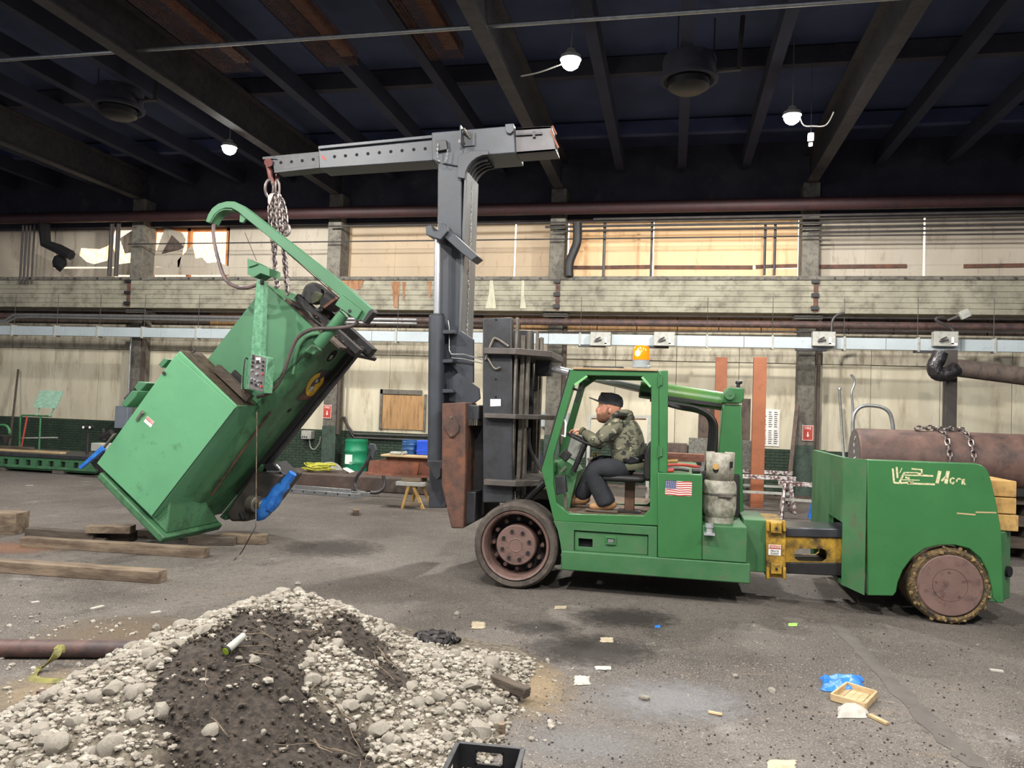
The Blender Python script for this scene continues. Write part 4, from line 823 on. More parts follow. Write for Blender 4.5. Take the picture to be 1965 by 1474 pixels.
# column body: rounded near corner, near face plus long side face
base_b = [P(310,1040,YK), P(255,985,YK)]
top_l, top_r = P(504,551,YK), P(612,628,YK)
uv = (P(455,779,YA)-P(343,672,YA)); uv.y = 0; uv.normalize(); wv_ = Vector((-uv.z, 0, uv.x)); wv_ = wv_ if wv_.z > 0 else -wv_
orig = P(310, 1046, YA); orig.z = max(orig.z, .1)
def L2(p): d = p-orig; return d.dot(uv), d.dot(wv_)
def W(a, y, b): return Vector((orig.x, y, orig.z))+uv*a+wv_*b
aL, aR = L2(P(398,690,YK))[0], L2(P(470,800,YK))[0]
aR = L2(top_r)[0]+.15; bT = (L2(top_l)[1]+L2(top_r)[1])/2; b0 = .06
rc = .16; pr = [(aL, YE), (aL, YK)]+[(aR-rc+rc*math.sin(i*math.pi/12), YK+rc-rc*math.cos(i*math.pi/12)) for i in range(7)]+[(aR, YE)]
def sweep(prf, ba, bb):
    n = len(prf); return MB().add([W(a, y, b) for b in (ba, bb) for a, y in prf], [tuple(range(n)), tuple(range(2*n-1, n-1, -1))]+[(i, n+i, n+(i+1) % n, (i+1) % n) for i in range(n)])
cb = mp('column_body', sweep(pr, b0, bT), 'machined', 0)
mp('column_face', MB().add([W(aL+.004, YK-.004, b0+.3), W(aR-rc, YK-.004, b0+.3), W(aR-rc, YK-.004, bT-.002), W(aL+.004, YK-.004, bT-.002)], [(0,1,2,3)]), 'machine', 0, cb)
mp('slide_way', sweep([(aR-.02, YE-.12), (aR+.07, YE-.12), (aR+.07, YE+.02), (aR-.02, YE+.02)], b0+.4, bT+.02), 'black', .004)
mp('slide_way', sweep([(aR+.07, YE-.05), (aR+.10, YE-.05), (aR+.10, YE+.05), (aR+.07, YE+.05)], b0+.4, bT+.02), 'greydk', .004)
# base flange and gusset
mp('base_flange', sweep([(L2(P(180,927,YA))[0], YA-.03), (.0, YA-.03), (.02, YE-.25), (L2(P(180,927,YA))[0], YE-.25)], 0, .09), 'machined', .015)
lo_ = [(L2(P(210,925,YA))[0], YA+.05), (-.05, YA+.05), (-.03, YE-.28), (L2(P(210,925,YA))[0], YE-.28)]; hi_ = [(L2(P(210,925,YA))[0], YA+.12), (aR-.14, YA+.12), (aR-.02, YK+.2), (L2(P(210,925,YA))[0], YE-.3)]
mp('base_foot', MB().add([W(a, y, .09) for a, y in lo_]+[W(a, y, .42) for a, y in hi_], [(3,2,1,0), (4,5,6,7)]+[(i, (i+1) % 4, 4+(i+1) % 4, 4+i) for i in range(4)]), 'machined', .02)
mp('coolant_pipe', MB().tube([W(aR+.01, YK+.25, .5), W(aR+.012, YK+.12, bT*.45), W(aR+.01, YK+.08, bT*.62)], .014, 8), 'rust', 0)
# emblem plate: slanted letter on a grey plate
def SF(b, y): return W(aR+.003, y, b)      # side face coordinates
def sfp(px, py):                            # ray onto the column side face
    d = P(px, py, 9)-CP; n = uv; t_ = (W(aR, 0, 0)-CP).dot(n)/d.dot(n); return CP+d*t_
def sfpoly(pts, th=.004, lift=0): 
    q = [sfp(a, b)+uv*lift for a, b in pts]; n = len(q); return MB().add(q+[v+uv*th for v in q], [tuple(range(n)), tuple(range(2*n-1, n-1, -1))]+[(i, n+i, n+(i+1) % n, (i+1) % n) for i in range(n)])
em = mp('emblem_plate', sfpoly([(615,709),(636,712),(600,764),(568,766)]), 'greydk', 0, cb)
mp('emblem_rim', sfpoly([(577,757),(600,760),(597,768),(568,766)], .003, .005), 'rust', 0, em)
c0 = Vector(((619.5+587)/2, (719+756)/2)); e1 = Vector((15.5, -20)); e2 = Vector((6.0, 7.5)); band = []; inn = []
for i in range(22):
    a = .35+i*(2*math.pi-.75)/21; k = c0+e1*math.cos(a)+e2*math.sin(a)*1.35; band.append(k); k2 = c0+e1*.66*math.cos(a)+e2*.5*math.sin(a)*1.35; inn.append(k2)
gm = MB()
for i in range(21):
    q = [sfp(*v)+uv*.006 for v in (band[i], band[i+1], inn[i+1], inn[i])]; gm.add(q+[v+uv*.003 for v in q], [(0,1,2,3), (7,6,5,4), (0,4,5,1), (1,5,6,2), (2,6,7,3), (3,7,4,0)])
q = [sfp(*v)+uv*.006 for v in ((603,738),(613,733),(617,728),(612,742),(604,752),(598,757),(601,748))]; gm.add(q, [tuple(range(7))])
mp('emblem_letter', gm, mat('emblem_yellow', S(206,164,40), S(190,150,40), 20, .5), 0, em, smooth=0)
mp('emblem_fill', sfpoly([(595,742),(601,741),(602,745),(597,751),(592,750)], .002, .006), 'ltgrey', 0, em)
mp('emblem_fill', sfpoly([(606,727),(610,727),(609,733),(604,734)], .002, .006), 'ltgrey', 0, em)
mp('side_port', sfpoly([(637+10*math.cos(i*.524)+2.5*math.sin(i*.524), 683-10*math.cos(i*.524)+5*math.sin(i*.524)) for i in range(12)], .003), 'hole', 0, cb)
mp('side_port_plate', sfpoly([(630,690),(636,688),(639,681),(634,682)], .004, .003), 'ltgrey', 0, cb)
mp('side_slot', sfpoly([(551,789),(556,784),(560,785),(556,790),(552,792)], .003), 'hole', 0, cb)
# greasy top with gears and rails
mp('top_plate', sweep([(aL+.3, YK+.05), (aR+.2, YK+.05), (aR+.2, YE+.05), (aL+.3, YE+.05)], bT, bT+.035), mat('greasy_steel', S(52,42,38), S(88,70,56), 14, .55, bump=.5), .004)
mp('top_rail', sweep([(aL+.25, YK+.3), (aR+.32, YK+.3), (aR+.32, YK+.42), (aL+.25, YK+.42)], bT+.035, bT+.12), 'black', .006)
mp('top_rail', sweep([(aL+.4, YE-.25), (aR+.3, YE-.25), (aR+.3, YE-.1), (aL+.4, YE-.1)], bT+.035, bT+.16), 'black', .006)
mp('nose_plate', sweep([(aR-.05, YK+.1), (aR+.28, YK+.35), (aR+.30, YE+.1), (aR-.05, YE+.1)], bT-.02, bT+.03), 'black', .006)
g0 = P(604,566,YK+.35); mp('sprocket', MB().cyl(g0+Vector((0,-.06,0)), g0+Vector((0,.06,0)), .12, 24), 'black', .004)
ch_ = MB()
for i in range(16):
    a = .6+i*.18; ch_.obx(g0+Vector((math.cos(a)*.135, 0, math.sin(a)*.135)), Vector((-math.sin(a), 0, math.cos(a)))*.011, (0,.05,0), Vector((math.cos(a), 0, math.sin(a)))*.014)
for i in range(16):
    a_ = P(612,548,YK+.35).lerp(P(650,573,YK+.35), i/15); ch_.obx(a_, (.008,0,-.006), (0,.05,0), (.007,0,.011))
mp('roller_chain', ch_, 'conduit', 0)
mp('sprocket_bracket', MB().prism(pp(YK+.2, [(597,572),(606,558),(615,563),(613,578),(600,584)]), YK+.18, YK+.28), mat('drab_green', S(84,90,60), S(66,70,50), 6, .6), .006)
mp('gear_guard', MB().prism(pp(YK+.25, [(615,578),(628,562),(640,566),(650,572),(647,580),(628,595),(618,592)]), YK+.2, YK+.5), 'black', .01)
mp('guard_strip', MB().beam(P(622,590,YK+.2), P(646,572,YK+.2), .02, .03), 'rustor', 0)
mp('swarf', (lambda mb: [mb.ico(W(R.uniform(aL+.5, aR+.2), R.uniform(YK+.1, YE), bT+.04+R.uniform(0,.05)), R.uniform(.006,.016), 1, (1,1,.6), .3) for _ in range(160)] and mb)(MB()), mat('metal_swarf', S(150,112,84), S(70,56,48), 40, .5, metal=.3), 0, kind='stuff')
mp('oil_hose', MB().tube([P(560,583,YK+.05), P(590,598,YK), P(600,612,YK), P(618,627,YK+.1)], .018, 8, sub=5), 'black', 0)
# swing arm
YG = 8.3
up_ = [(400,428),(404,415),(412,402),(424,393),(440,388.5),(455,389),(468,395),(482,405),(533,445),(655,540),(718,594),(716,600)]
dn = [(711,604),(700,619),(682,606),(652,566),(632,550),(512,450),(477,422),(462,409),(450,402),(438,401.5),(426,406),(416,415),(408,430)]
arm = mp('swing_arm', MB().prism(pp(YG, up_+dn), YG-.06, YG+.06), 'machine', .008)
mp('arm_lining', MB().strip([P(a, b, YG) for a, b in ((412,430),(419,418),(428,409),(440,405),(452,406))], .16, .01, sub=3), 'machined', 0, arm)
mp('arm_cap', MB().prism(pp(YG, [(712,598),(719,594),(721,601),(704,622),(699,619)]), YG-.07, YG+.07), 'black', .006, arm)
mp('arm_elbow', MB().prism(pp(YG-.1, [(656,566),(695,596),(684,614),(643,585)]), YG-.11, YG-.05), 'machine', .008, arm)
c = P(672,597,YG-.1); mp('elbow_bolt', MB().cyl((c.x, YG-.125, c.z), (c.x, YG-.1, c.z), .018, 10), 'black', 0, arm)
mp('arm_lug', MB().prism(pp(YG, [(462,412),(474,420),(468,428),(461,427)]), YG-.02, YG+.02), 'machine', .004, arm)
mp('arm_post', MB().cyl(P(660,602,YG), P(611,662,YG+.05), .068, 24), 'machine', .004)
mp('post_socket', MB().prism(pp(YK-.02, [(603,660),(620,672),(608,684),(588,676)]), YK-.1, YK+.02), 'machined', .02)
mp('arm_cable_black', MB().tube([P(410,428,YG), P(410,455,YG), P(418,495,YG-.03), P(432,535,YG-.08), P(455,551,YG-.12), P(480,551,YG-.15), P(505,541,YG-.15)], .022, 10, sub=6), mat('pink_grey_cable', S(70,62,62), S(110,88,86), 4, .5), 0)
mp('tie_wire', MB().tube([P(470,447,YG), P(492,500,YG-.1)], .004, 5), 'black', 0)
mp('stay_rod', MB().tube([P(512,450,YG+.05), P(650,572,YG+.05)], .006, 6), 'black', 0)
mp('conduit_hose', MB().tube([P(688,618,YG), P(672,626,YG-.02), P(640,630,YG-.05), P(600,632,YG-.05), P(570,650,YG-.02), P(553,690,YG), P(540,725,YG), P(520,752,YG+.02), P(494,762,YG+.05)], .022, 10, sub=6), mat('brown_hose', S(84,72,68), S(66,58,56), 6, .6), 0)
mp('hose_clamp', MB().cyl(P(526,741,YG+.01), P(523,744,YG+.01), .028, 12), 'galv', 0)
mp('column_hose', MB().tube([P(612,640,YK-.03), P(590,646,YK-.03), P(572,670,YK-.03), P(562,718,YK-.03)], .022, 8, sub=5), 'machined', 0)
for k in range(2): mp('guy_wire', MB().tube([P(602,663+k*3,YK-.05), P(520,740+k*4,YK-.05)], .004, 5), 'hole', 0)
# control pendant hanging plumb
YP = 7.95
pn = mp('pendant_box', MB().prism(pp(YP, [(481,677),(514,686),(509,755),(474,747)]), YP, YP+.16), 'machlt', .006)
mp('pendant_side', MB().add([P(481,677,YP), P(468,682,YP+.28), P(462,746,YP+.28), P(474,747,YP), P(500,683,YP+.28), P(498,752,YP+.28)], [(0,1,2,3), (0,4,1), (3,2,5)]), 'machlt', 0, pn)
pf = [P(484,679,YP), P(511,687,YP), P(506,752,YP), P(477,745,YP)]
mp('button_plate', MB().prism([(v.x, v.z) for v in pf], YP-.008, YP), 'panelgrey', .002, pn)
def pen(u_, v_): return pf[0].lerp(pf[1], u_).lerp(pf[3].lerp(pf[2], u_), v_)
for u_, v_, r, mm in ((.15,.05,.009,'black'),(.15,.12,.011,'black'),(.15,.23,.011,'black'),(.15,.35,.011,'black'),(.15,.46,.012,'chrome'),(.5,.33,.016,'chrome'),(.5,.53,.016,'chrome'),(.86,.13,.011,'black'),(.86,.25,.011,'black'),(.86,.37,.011,'black'),(.86,.49,.012,'red'),(.18,.70,.011,'chrome'),(.38,.71,.011,'chrome'),(.6,.73,.011,'chrome'),(.82,.75,.011,'black'),(.2,.82,.012,'black'),(.5,.85,.013,'black'),(.68,.83,.011,'chrome'),(.86,.86,.013,'red')):
    c = pen(u_, v_); mp('button', MB().cyl((c.x, YP-.008, c.z), (c.x, YP-.03, c.z), r, 10), mm, 0, pn)
c = pen(.5,.13); mp('pendant_meter', MB().bx(c.x-.028, c.x+.028, YP-.02, YP-.008, c.z-.03, c.z+.03), 'white', .003, pn); mp('meter_window', MB().bx(c.x-.022, c.x+.022, YP-.024, YP-.02, c.z-.03, c.z), 'black', 0, pn)
mp('pendant_handle', MB().tube([P(476,690,YP+.1), P(470,690,YP+.06), P(466,742,YP+.06), P(472,748,YP+.1)], .008, 6, sub=3), 'black', 0, pn)
mp('pendant_tube', MB().prism(pp(YP+.1, [(494,535),(508,540),(503,684),(483,678)]), YP+.08, YP+.18), 'machlt', .004)
mp('pendant_bracket', MB().prism(pp(YP+.1, [(480,498),(497,506),(497,507),(522,517),(522,532),(505,526),(492,534),(480,528)]), YP+.04, YP+.3), 'machine', .004)
mp('bracket_fin', MB().prism(pp(YP+.06, [(480,498),(498,508),(480,514)]), YP+.02, YP+.06), 'machine', 0)
kt = MB()
for i in range(6): kt.tube([P(503+3*math.cos(a*.9+i), 541+5*math.sin(a*.9+i*2), YP+.05-.01*i) for a in range(8)], .008, 5, closed=True)
mp('cable_knot', kt, 'black', 0)
# boring head at the lower side with wrapped shaft
hx = lambda px, py, Y: P(px, py, Y)
hd = mp('boring_head', MB().prism(pp(YE-.2, [(436,985),(490,905),(520,905),(546,912),(510,962),(478,1000),(446,1000)]), YE-.25, YE+.35), mat('dark_casting', S(66,60,56), S(48,44,42), 5, .5), .03)
mp('head_slide', MB().prism(pp(YE-.1, [(425,992),(505,890),(512,896),(436,998)]), YE-.15, YE+.3), 'machined', .008, hd)
mp('head_box', MB().prism(pp(YE-.22, [(503,893),(520,888),(545,912),(515,912)]), YE-.2, YE+.2), 'greydk', .006, hd)
mp('head_handle', MB().tube([P(512,905,YE-.26), P(535,905,YE-.26), P(537,900,YE-.26), P(530,892,YE-.26)], .012, 8, sub=3), 'galv', 0, hd)
a_, b_ = P(482,966,YE-.25), P(505,970,YE-.35); mp('spindle', MB().cyl(a_, a_.lerp(b_, .6), .11, 24).cyl(a_.lerp(b_, .6), b_, .065, 20), 'steel', .01, hd)
mp('drain_cock', MB().cyl(P(462,985,YE-.25), P(468,998,YE-.3), .03, 8), 'black', 0, hd)
wr = MB(); A_, B_ = P(493,998,YE-.3), P(562,908,YE-.3)
pts = [A_.lerp(B_, i/12)+Vector((R.uniform(-.02,.02), 0, R.uniform(-.02,.02)))*(0 < i < 12) for i in range(13)]
mp('plastic_wrap', wr.tube(pts, [.02,.06,.09,.1,.11,.10,.1,.085,.08,.07,.065,.06,.055], 10), 'blue', 0)
mp('plastic_strip', MB().prism(pp(9.4, [(152,896),(176,875),(196,856),(200,864),(168,890),(156,900)]), 9.38, 9.44), 'blue', 0)
MB().tube([P(493,790,YA+.1), P(492,900,YA+.1), P(491,1010,YA+.1)], .005, 5).build('hanging_line', K['wood'], M_)
MB().tube([P(491,1010,YA+.1), P(480,1030,YA), G(462,1062,.01), G(450,1074,.01)], .006, 5, sub=4).build('line_end', K['black'], M_)
# ------------------------------------------------------------------ chain sling
cs = thing('chain_sling', 'grey steel chain sling from the boom hook to the tilted machine', 'chain', P(545, 560, 8.62))
CST = mat('chain_steel', S(150,140,136), S(104,94,92), 20, .4, metal=.7, bump=0)
def strand(pts, L_=.056, r=.011, wd=.046): return chain_links(MB(), [P(*q) for q in pts], L_, r, wd, 12, 6).build('chain_strand', mat('chain_steel', S(150,140,136), S(104,94,92), 20, .4, metal=.7, bump=0), cs)
MB().tube([P(517+(8 if 0 < i < 6 else -1)*0+8*math.cos(i*.785), 362+17*math.sin(i*.785), 8.62+.03*math.sin(i)) for i in range(8)], .018, 10, closed=True, sub=3).build('master_link', MATS['chain_steel'], cs)
MB().tube([P(532+4*math.cos(i*.785), 363+18*math.sin(i*.785), 8.66) for i in range(8)], .014, 10, closed=True, sub=3).build('master_link', MATS['chain_steel'], cs)
MB().prism(pp(8.58, [(514,376),(519,371),(526,370),(522,384),(518,396),(514,388)]), 8.57, 8.63).build('grab_hook', MATS['chain_steel'], cs, bevel=.008)
strand([(521,375,8.6),(517,400,8.6),(519,430,8.62),(524,470,8.64),(527,510,8.62),(530,552,8.6)])
strand([(524,376,8.62),(526,410,8.62),(530,450,8.64),(527,490,8.66),(533,550,8.64)])
strand([(528,372,8.66),(532,400,8.66),(540,450,8.66),(548,500,8.66),(552,560,8.66)])
strand([(531,370,8.64),(538,400,8.62),(541,440,8.62),(545,490,8.62),(548,540,8.62),(552,565,8.62)])
strand([(533,372,8.66),(542,385,8.66),(547,405,8.66),(550,430,8.66),(546,448,8.66)])
strand([(530,374,8.6),(534,400,8.6),(534,425,8.6),(537,445,8.6)])
strand([(529,380,8.68),(529,410,8.68),(533,440,8.68)])
MB().tube([P(546,440,8.62), P(553,432,8.62), P(556,444,8.62), P(550,452,8.62), P(545,450,8.62)], .016, 8, sub=4).build('grab_hook', MATS['chain_steel'], cs)
# ================================================================== things around the hall
def one(mb, name, mm, label, cat, group=None, bevel=0, smooth=35, **k): return tag(mb.build(name, K[mm] if isinstance(mm, str) else mm, bevel=bevel, smooth=smooth, **k), label, cat, group)
# ---- timbers near the tilted machine: front bottom edge in the picture, height, depth
def timber(a, b, h, d, mm, label, z=0, name='timber'):
    A, B2 = G(a[0], a[1], z), G(b[0], b[1], z); u = (B2-A).normalized(); n = Vector((-u.y, u.x, 0)); n = n if n.y > 0 else -n
    mb = MB(); k = 8; vs = []
    for i in range(k+1):
        p = A.lerp(B2, i/k)
        for (q, zz) in ((0,0),(d,0),(d,h),(0,h)): vs.append(p+n*q+Vector((R.uniform(-.004,.004), R.uniform(-.004,.004), zz+(R.uniform(-.004,.004) if zz else 0))))
    fs = [(4*i+j, 4*i+(j+1) % 4, 4*i+4+(j+1) % 4, 4*i+4+j) for i in range(k) for j in range(4)]+[(3,2,1,0), (4*k, 4*k+1, 4*k+2, 4*k+3)]
    return one(mb.add(vs, fs), name, mm, label, 'timber', 'loose timbers under the machine', bevel=.006)
timber((-40,1025), (28,1027), .27, .30, 'wood', 'thick square timber end at the left edge of the picture')
timber((47,1034), (176,1043), .13, .14, 'wooddk', 'dark timber lying behind the long front beam')
timber((158,1038), (248,1041), .125, .22, 'wooddk', 'lower timber of the short two-high stack')
timber((163,1024), (250,1025), .09, .2, 'wood', 'upper timber of the short two-high stack', .126)
timber((38,1050), (392,1072), .115, .12, 'wood', 'long timber carrying the lower edge of the tilted machine')
timber((-60,1096), (302,1121), .115, .16, 'wood', 'long plank nearest the camera in front of the tilted machine')
timber((360,1046), (448,1048), .10, .22, 'wooddk', 'short timber right of the machine base')
timber((420,1043), (508,1046), .12, .16, 'wood', 'timber farther right behind the short one by the machine base')
timber((262,1032), (330,1036), .10, .2, 'wooddk', 'dark timber hidden behind the machine base edge')
timber((179,1042), (200,1043), .06, .1, 'wooddk', 'small wood block between the stacked timbers')
A = G(683,990); vd = Vector((A.x, A.y, 0)).normalized(); vs_ = Vector((vd.y, -vd.x, 0)); one(MB().obx(A+vd*.17+Vector((0,0,.045)), vs_*.05, vd*.17, (0,0,.045)), 'wood_block', 'wood', 'lone pale wood block on the floor between machine and truck', 'timber', bevel=.006)
# ---- left background: long machine bed
YB_ = 15.0
bd = thing('machine_bed', 'long green cast machine bed with square openings at the left wall', 'machine', G(100, 907))
x0, x1 = P(-120,890,YB_).x, P(165,890,YB_).x; zt_ = P(80,874,YB_).z
holes = [[(P(c-4.5,884,YB_).x, zt_-.12), (P(c+4.5,884,YB_).x, zt_-.12), (P(c+4.5,884,YB_).x, zt_-.30), (P(c-4.5,884,YB_).x, zt_-.30)] for c in (10,32,54,76,98,121,146)]
MB().holed([(x0,.06),(x1+.25,.06),(x1+.25,.1),(x1,zt_-.05),(x0,zt_-.05)], holes, YB_, YB_+.06).build('side_plate', K['machined'], bd, smooth=0)
MB().bx(x0, x1+.2, YB_+.07, YB_+1.2, .08, zt_-.06).build('core', K['black'], bd, smooth=0)
MB().bx(x0, x1+.1, YB_-.05, YB_+1.25, zt_-.05, zt_+.03).build('way_plate', K['greydk'], bd, bevel=.01, smooth=0)
MB().bx(x0, x1+.3, YB_-.06, YB_+.02, .1, .16).build('foot_rail', K['machined'], bd, bevel=.006, smooth=0)
for px in (112, 0): p = P(px,905,YB_); MB().bx(p.x-.15, p.x+.15, YB_-.02, YB_+.5, 0, .1).build('foot_block', K['colcon'], bd, bevel=.01, smooth=0)
for i, (a, b, w_, z_) in enumerate((((-40,862),(122,873),.16,.04), ((0,858),(60,862),.2,.10), ((50,868),(128,870),.2,.03))):
    A, B2 = P(a[0], a[1], YB_+.3+.2*i), P(b[0], b[1], YB_+.3+.2*i); A.z = B2.z = zt_+.03+z_/2+.001; one(MB().beam(A, B2, w_, z_), 'board', ['woodlt','wooddk','wood'][i], ['pale long board on the machine bed', 'dark short board on the machine bed', 'brown board on the machine bed end'][i], 'timber', bevel=.004)
t = thing('sign_stand', 'pale green drawing board on a stand behind the machine bed', 'stand', P(92, 800, 16.6))
MB().prism(pp(16.6, [(79,749),(122,751),(108,784),(64,782)]), 16.58, 16.62).build('board', mat('mint_board', S(170,206,184), S(150,190,166), 12, .5, dirt=S(90,130,104), damt=.2, dscale=20), t)
for a, b in (((75,783),(70,797)), ((103,784),(95,799))): MB().beam(P(a[0],a[1],16.62), P(b[0],b[1],16.62), .05, .02).build('bracket', MATS['mint_board'], t)
t = thing('pipe_cart', 'green tubular cart with a red bar behind the machine bed', 'cart', (P(60,870,16.7).x, 16.7, 0))
gp = mat('green_tube_paint', S(70,130,84), S(56,108,70), 10, .5)
MB().tube([(P(38,860,16.7).x, 16.7, .0), P(39,800,16.7), P(43,797,16.7), P(98,799,16.7)], .022, 8).build('hoop', gp, t)
MB().tube([(P(75,860,16.7).x, 16.7, 0), P(78,799,16.7)], .022, 8).build('upright', gp, t)
MB().tube([P(42,841,16.7), P(110,840,16.7)], .018, 8).build('crossbar', K['ltgrey'], t)
MB().tube([(P(41,870,16.68).x, 16.6, 0), P(52,800,16.6)], .02, 8).build('red_bar', K['red'], t)
one(MB().beam(P(13,905,18.6), P(35,709,19.35), .05, .05), 'leaning_pole', 'wooddk', 'long dark pole leaning on the plaster wall at left', 'pole')
t = thing('machine_lamp', 'twin-headed work lamp on a post behind the machine bed', 'lamp', (P(167,870,15.6).x, 15.6, 0))
p = P(167,868,15.6); MB().cyl((p.x, 15.6, 0), (p.x, 15.6, P(168,830,15.6).z), .035, 10).build('post', K['black'], t)
for q in (163.5, 176): c = P(q,820,15.6); MB().cyl(c, c+Vector((0,-.06,0)), .055, 14).build('lamp_head', K['black'], t); MB().cyl(c+Vector((0,-.06,0)), c+Vector((0,-.065,0)), .03, 12).build('lamp_glass', K['white'], t)
p = P(233,800,18.9); one(MB().bx(p.x-.2, p.x+.2, 18.88, CY-.02, p.z-.32, p.z+.3), 'electrical_panel', mat('panel_blue_grey', S(124,132,142), S(112,120,130), 3, .5), 'blue-grey electrical panel on the column behind the tilted machine', 'electrical box', bevel=.01)
run('column_conduit', 'galvanised conduit down the column behind the tilted machine', 'conduit', [P(252,640,18.98), P(246,760,18.98), P(245,780,18.98)], .025, 'galv', 8)
t = thing('bench_vise', 'dark bench vise beside the left edge of the tilted machine', 'tool', (P(200,860,14.8).x, 14.8, .9))
MB().bx(P(180,860,14.8).x, P(212,860,14.8).x, 14.7, 15.0, P(190,866,14.8).z, P(190,850,14.8).z).build('base', K['ltgrey'], t, bevel=.02)
MB().cyl(P(192,840,14.8), P(215,830,14.8), .07, 10).cyl(P(198,822,14.8), P(200,845,14.8), .03, 8).build('screw', K['black'], t); MB().beam((P(196,860,14.8).x, 14.85, 0), (P(196,860,14.8).x, 14.85, P(190,866,14.8).z), .12, .12).build('stand', K['black'], t)
t = thing('grey_hopper', 'grey funnel on a curved green pipe at the left edge', 'funnel', (P(8,850,16).x, 16, 0))
MB().tube([(P(-6,850,16).x,16,0), P(-6,822,16), P(0,816,16), P(12,817,16), P(18,826,16), P(18,832,16)], .03, 8, sub=4).build('pipe', gp, t); c = P(10,836,16); MB().cyl(c, c+Vector((0,0,-.2)), .14, 12, .05).build('funnel', K['conduit'], t)
# ---- middle background
sl0, sl1 = P(545,955,15.1), P(900,960,15.1); ZSL = P(700,914,15.1).z
one(MB().bx(sl0.x-.3, sl1.x, 15.1, 16.2, 0, ZSL), 'steel_slab', mat('rusty_slab', S(84,66,58), S(66,56,52), 2, .75, dirt=S(96,88,80), damt=.25), 'long low rusty steel slab on the floor behind the ladder', 'steel slab', bevel=.03)
def drum(p, r, h, mm, label, cat='drum'):
    pr_ = [(0,0),(r*.98,0),(r,.02)]
    for q in (.33, .36, .66, .69): pr_ += [(r,h*q-.02),(r+.014,h*q),(r,h*q+.02)]
    pr_ += [(r,h-.06),(r+.01,h-.04),(r,h-.03),(r,h),(r-.02,h),(r-.02,h-.03),(0,h-.03)]
    t = thing('steel_drum', label, cat, p); MB().lathe(pr_, p, (0,0,1), 32).build('shell', K[mm], t); return t
p = Vector((P(682,900,18.75).x, 18.75, 0)); d_ = drum(p, .29, .9, 'greendrum', 'green steel drum against the back wall')
c = P(668,880,18.46); MB().bx(c.x-.08, c.x+.11, 18.455, 18.47, c.z-.14, c.z+.1).build('paper_label', K['white'], d_)
cm = MB(); o = Vector((P(612,905,15.5).x, 15.5, ZSL))
for i in range(16):
    ph = R.uniform(0,6); rx, ry = R.uniform(.2,.36), R.uniform(.15,.3); off = Vector((R.uniform(-.06,.06), R.uniform(-.05,.05), .02+R.uniform(0,.12)))
    cm.tube([o+off+Vector((rx*math.cos(a*.6283+ph), ry*math.sin(a*.6283+ph), R.uniform(0,.05))) for a in range(10)], .010, 6, closed=True, sub=3)
one(cm, 'cord_coil', mat('yellow_cord', S(198,196,70), S(170,168,60), 20, .6, bump=0), 'tangled coil of yellow cord on the steel slab', 'cord')
am = MB(); c = P(630,912,17.5); 
am.prism([(c.x+.38*math.cos(i*math.pi/14), .02+.36*math.sin(i*math.pi/14)) for i in range(15)]+[(c.x+.22*math.cos(i*math.pi/14), .02+.2*math.sin(i*math.pi/14)) for i in range(14,-1,-1)], 17.45, 17.6)
one(am, 'saw_guard', 'ltgrey', 'half-round steel guard standing at the foot of the column', 'guard')
one(MB().strip([G(655,900,.35), G(668,910,.25), G(676,915,.2)], .1, .01, side=(0,1,.3)).bx(*[0]*6) if False else MB().obx(Vector((P(669,908,15.6).x, 15.6, ZSL+.06)), (.09,0,-.04), (0,.1,0), (.005,0,.012)), 'shovel_blade', 'white', 'pale shovel blade beside the yellow cord', 'tool')
ld = thing('ladder', 'aluminium extension ladder lying on the floor before the steel slab', 'ladder', G(620,955))
la0, la1 = G(530,944), G(692,957); lu = (la1-la0).normalized(); ln = Vector((-lu.y, lu.x, 0))
for q, h in ((0,.09), (.36,.09), (.06,.16)):
    a0 = la0+ln*q+Vector((0,0,h-.045)); b0_ = la1+ln*q+Vector((0,0,h-.045))-(lu*.25 if h > .1 else lu*0); MB().beam(a0, b0_, .03, .085).build('rail', K['galv'], ld, bevel=.004)
for i in range(7): c = la0+lu*(.12+i*.26); MB().cyl(c+Vector((0,0,.05)), c+ln*.36+Vector((0,0,.05)), .016, 8).build('rung', K['galv'], ld); MB().cyl(c+Vector((0,0,.05))-ln*.018, c+Vector((0,0,.05))-ln*.012, .018, 8).build('rung_plug', K['black'], ld)
hs = thing('tube_stand', 'bent grey tube stand with a clamp head between drum and orange beam', 'stand', G(705,947))
MB().tube([P(713,868,14.5), P(700,893,14.5), P(685,915,14.5), P(681,928,14.5), P(685,941,14.45), P(697,945,14.4), P(702,945.5,14.4)], .035, 10, sub=5).build('tube', K['ltgrey'] if False else K['greydk'], hs)
MB().tube([P(712,945.5,14.4), P(725,945,14.4), P(735,938,14.45), P(738,925,14.5), P(734,908,14.5)], .035, 10, sub=5).build('tube', K['greydk'], hs)
MB().prism(pp(14.5, [(706,860),(711,851),(720,852),(724,864),(720,868),(718,884),(712,875),(713,862)]), 14.46, 14.54).build('clamp_head', K['grey'], hs, bevel=.01)
ob_ = thing('orange_beam', 'red oxide steel beam resting on a jack stand behind the boom', 'beam', (P(760,900,13.3).x, 13.3, .5))
MB().prism(pp(13.2, [(709,884),(740,881),(742,877),(850,880),(850,915),(705,910),(705,907)]), 13.2, 13.24).build('web', K['rustor'], ob_, bevel=.004)
MB().bx(P(705,909,13.2).x, P(850,909,13.2).x, 13.1, 13.45, P(740,912,13.2).z, P(740,908,13.2).z).build('bottom_flange', K['rustor'], ob_)
MB().prism(pp(13.2, [(796,888),(806,888),(802,911),(792,911)]), 13.15, 13.2).build('stiffener', K['orange'], ob_)
ztp = P(780,877,13.2).z
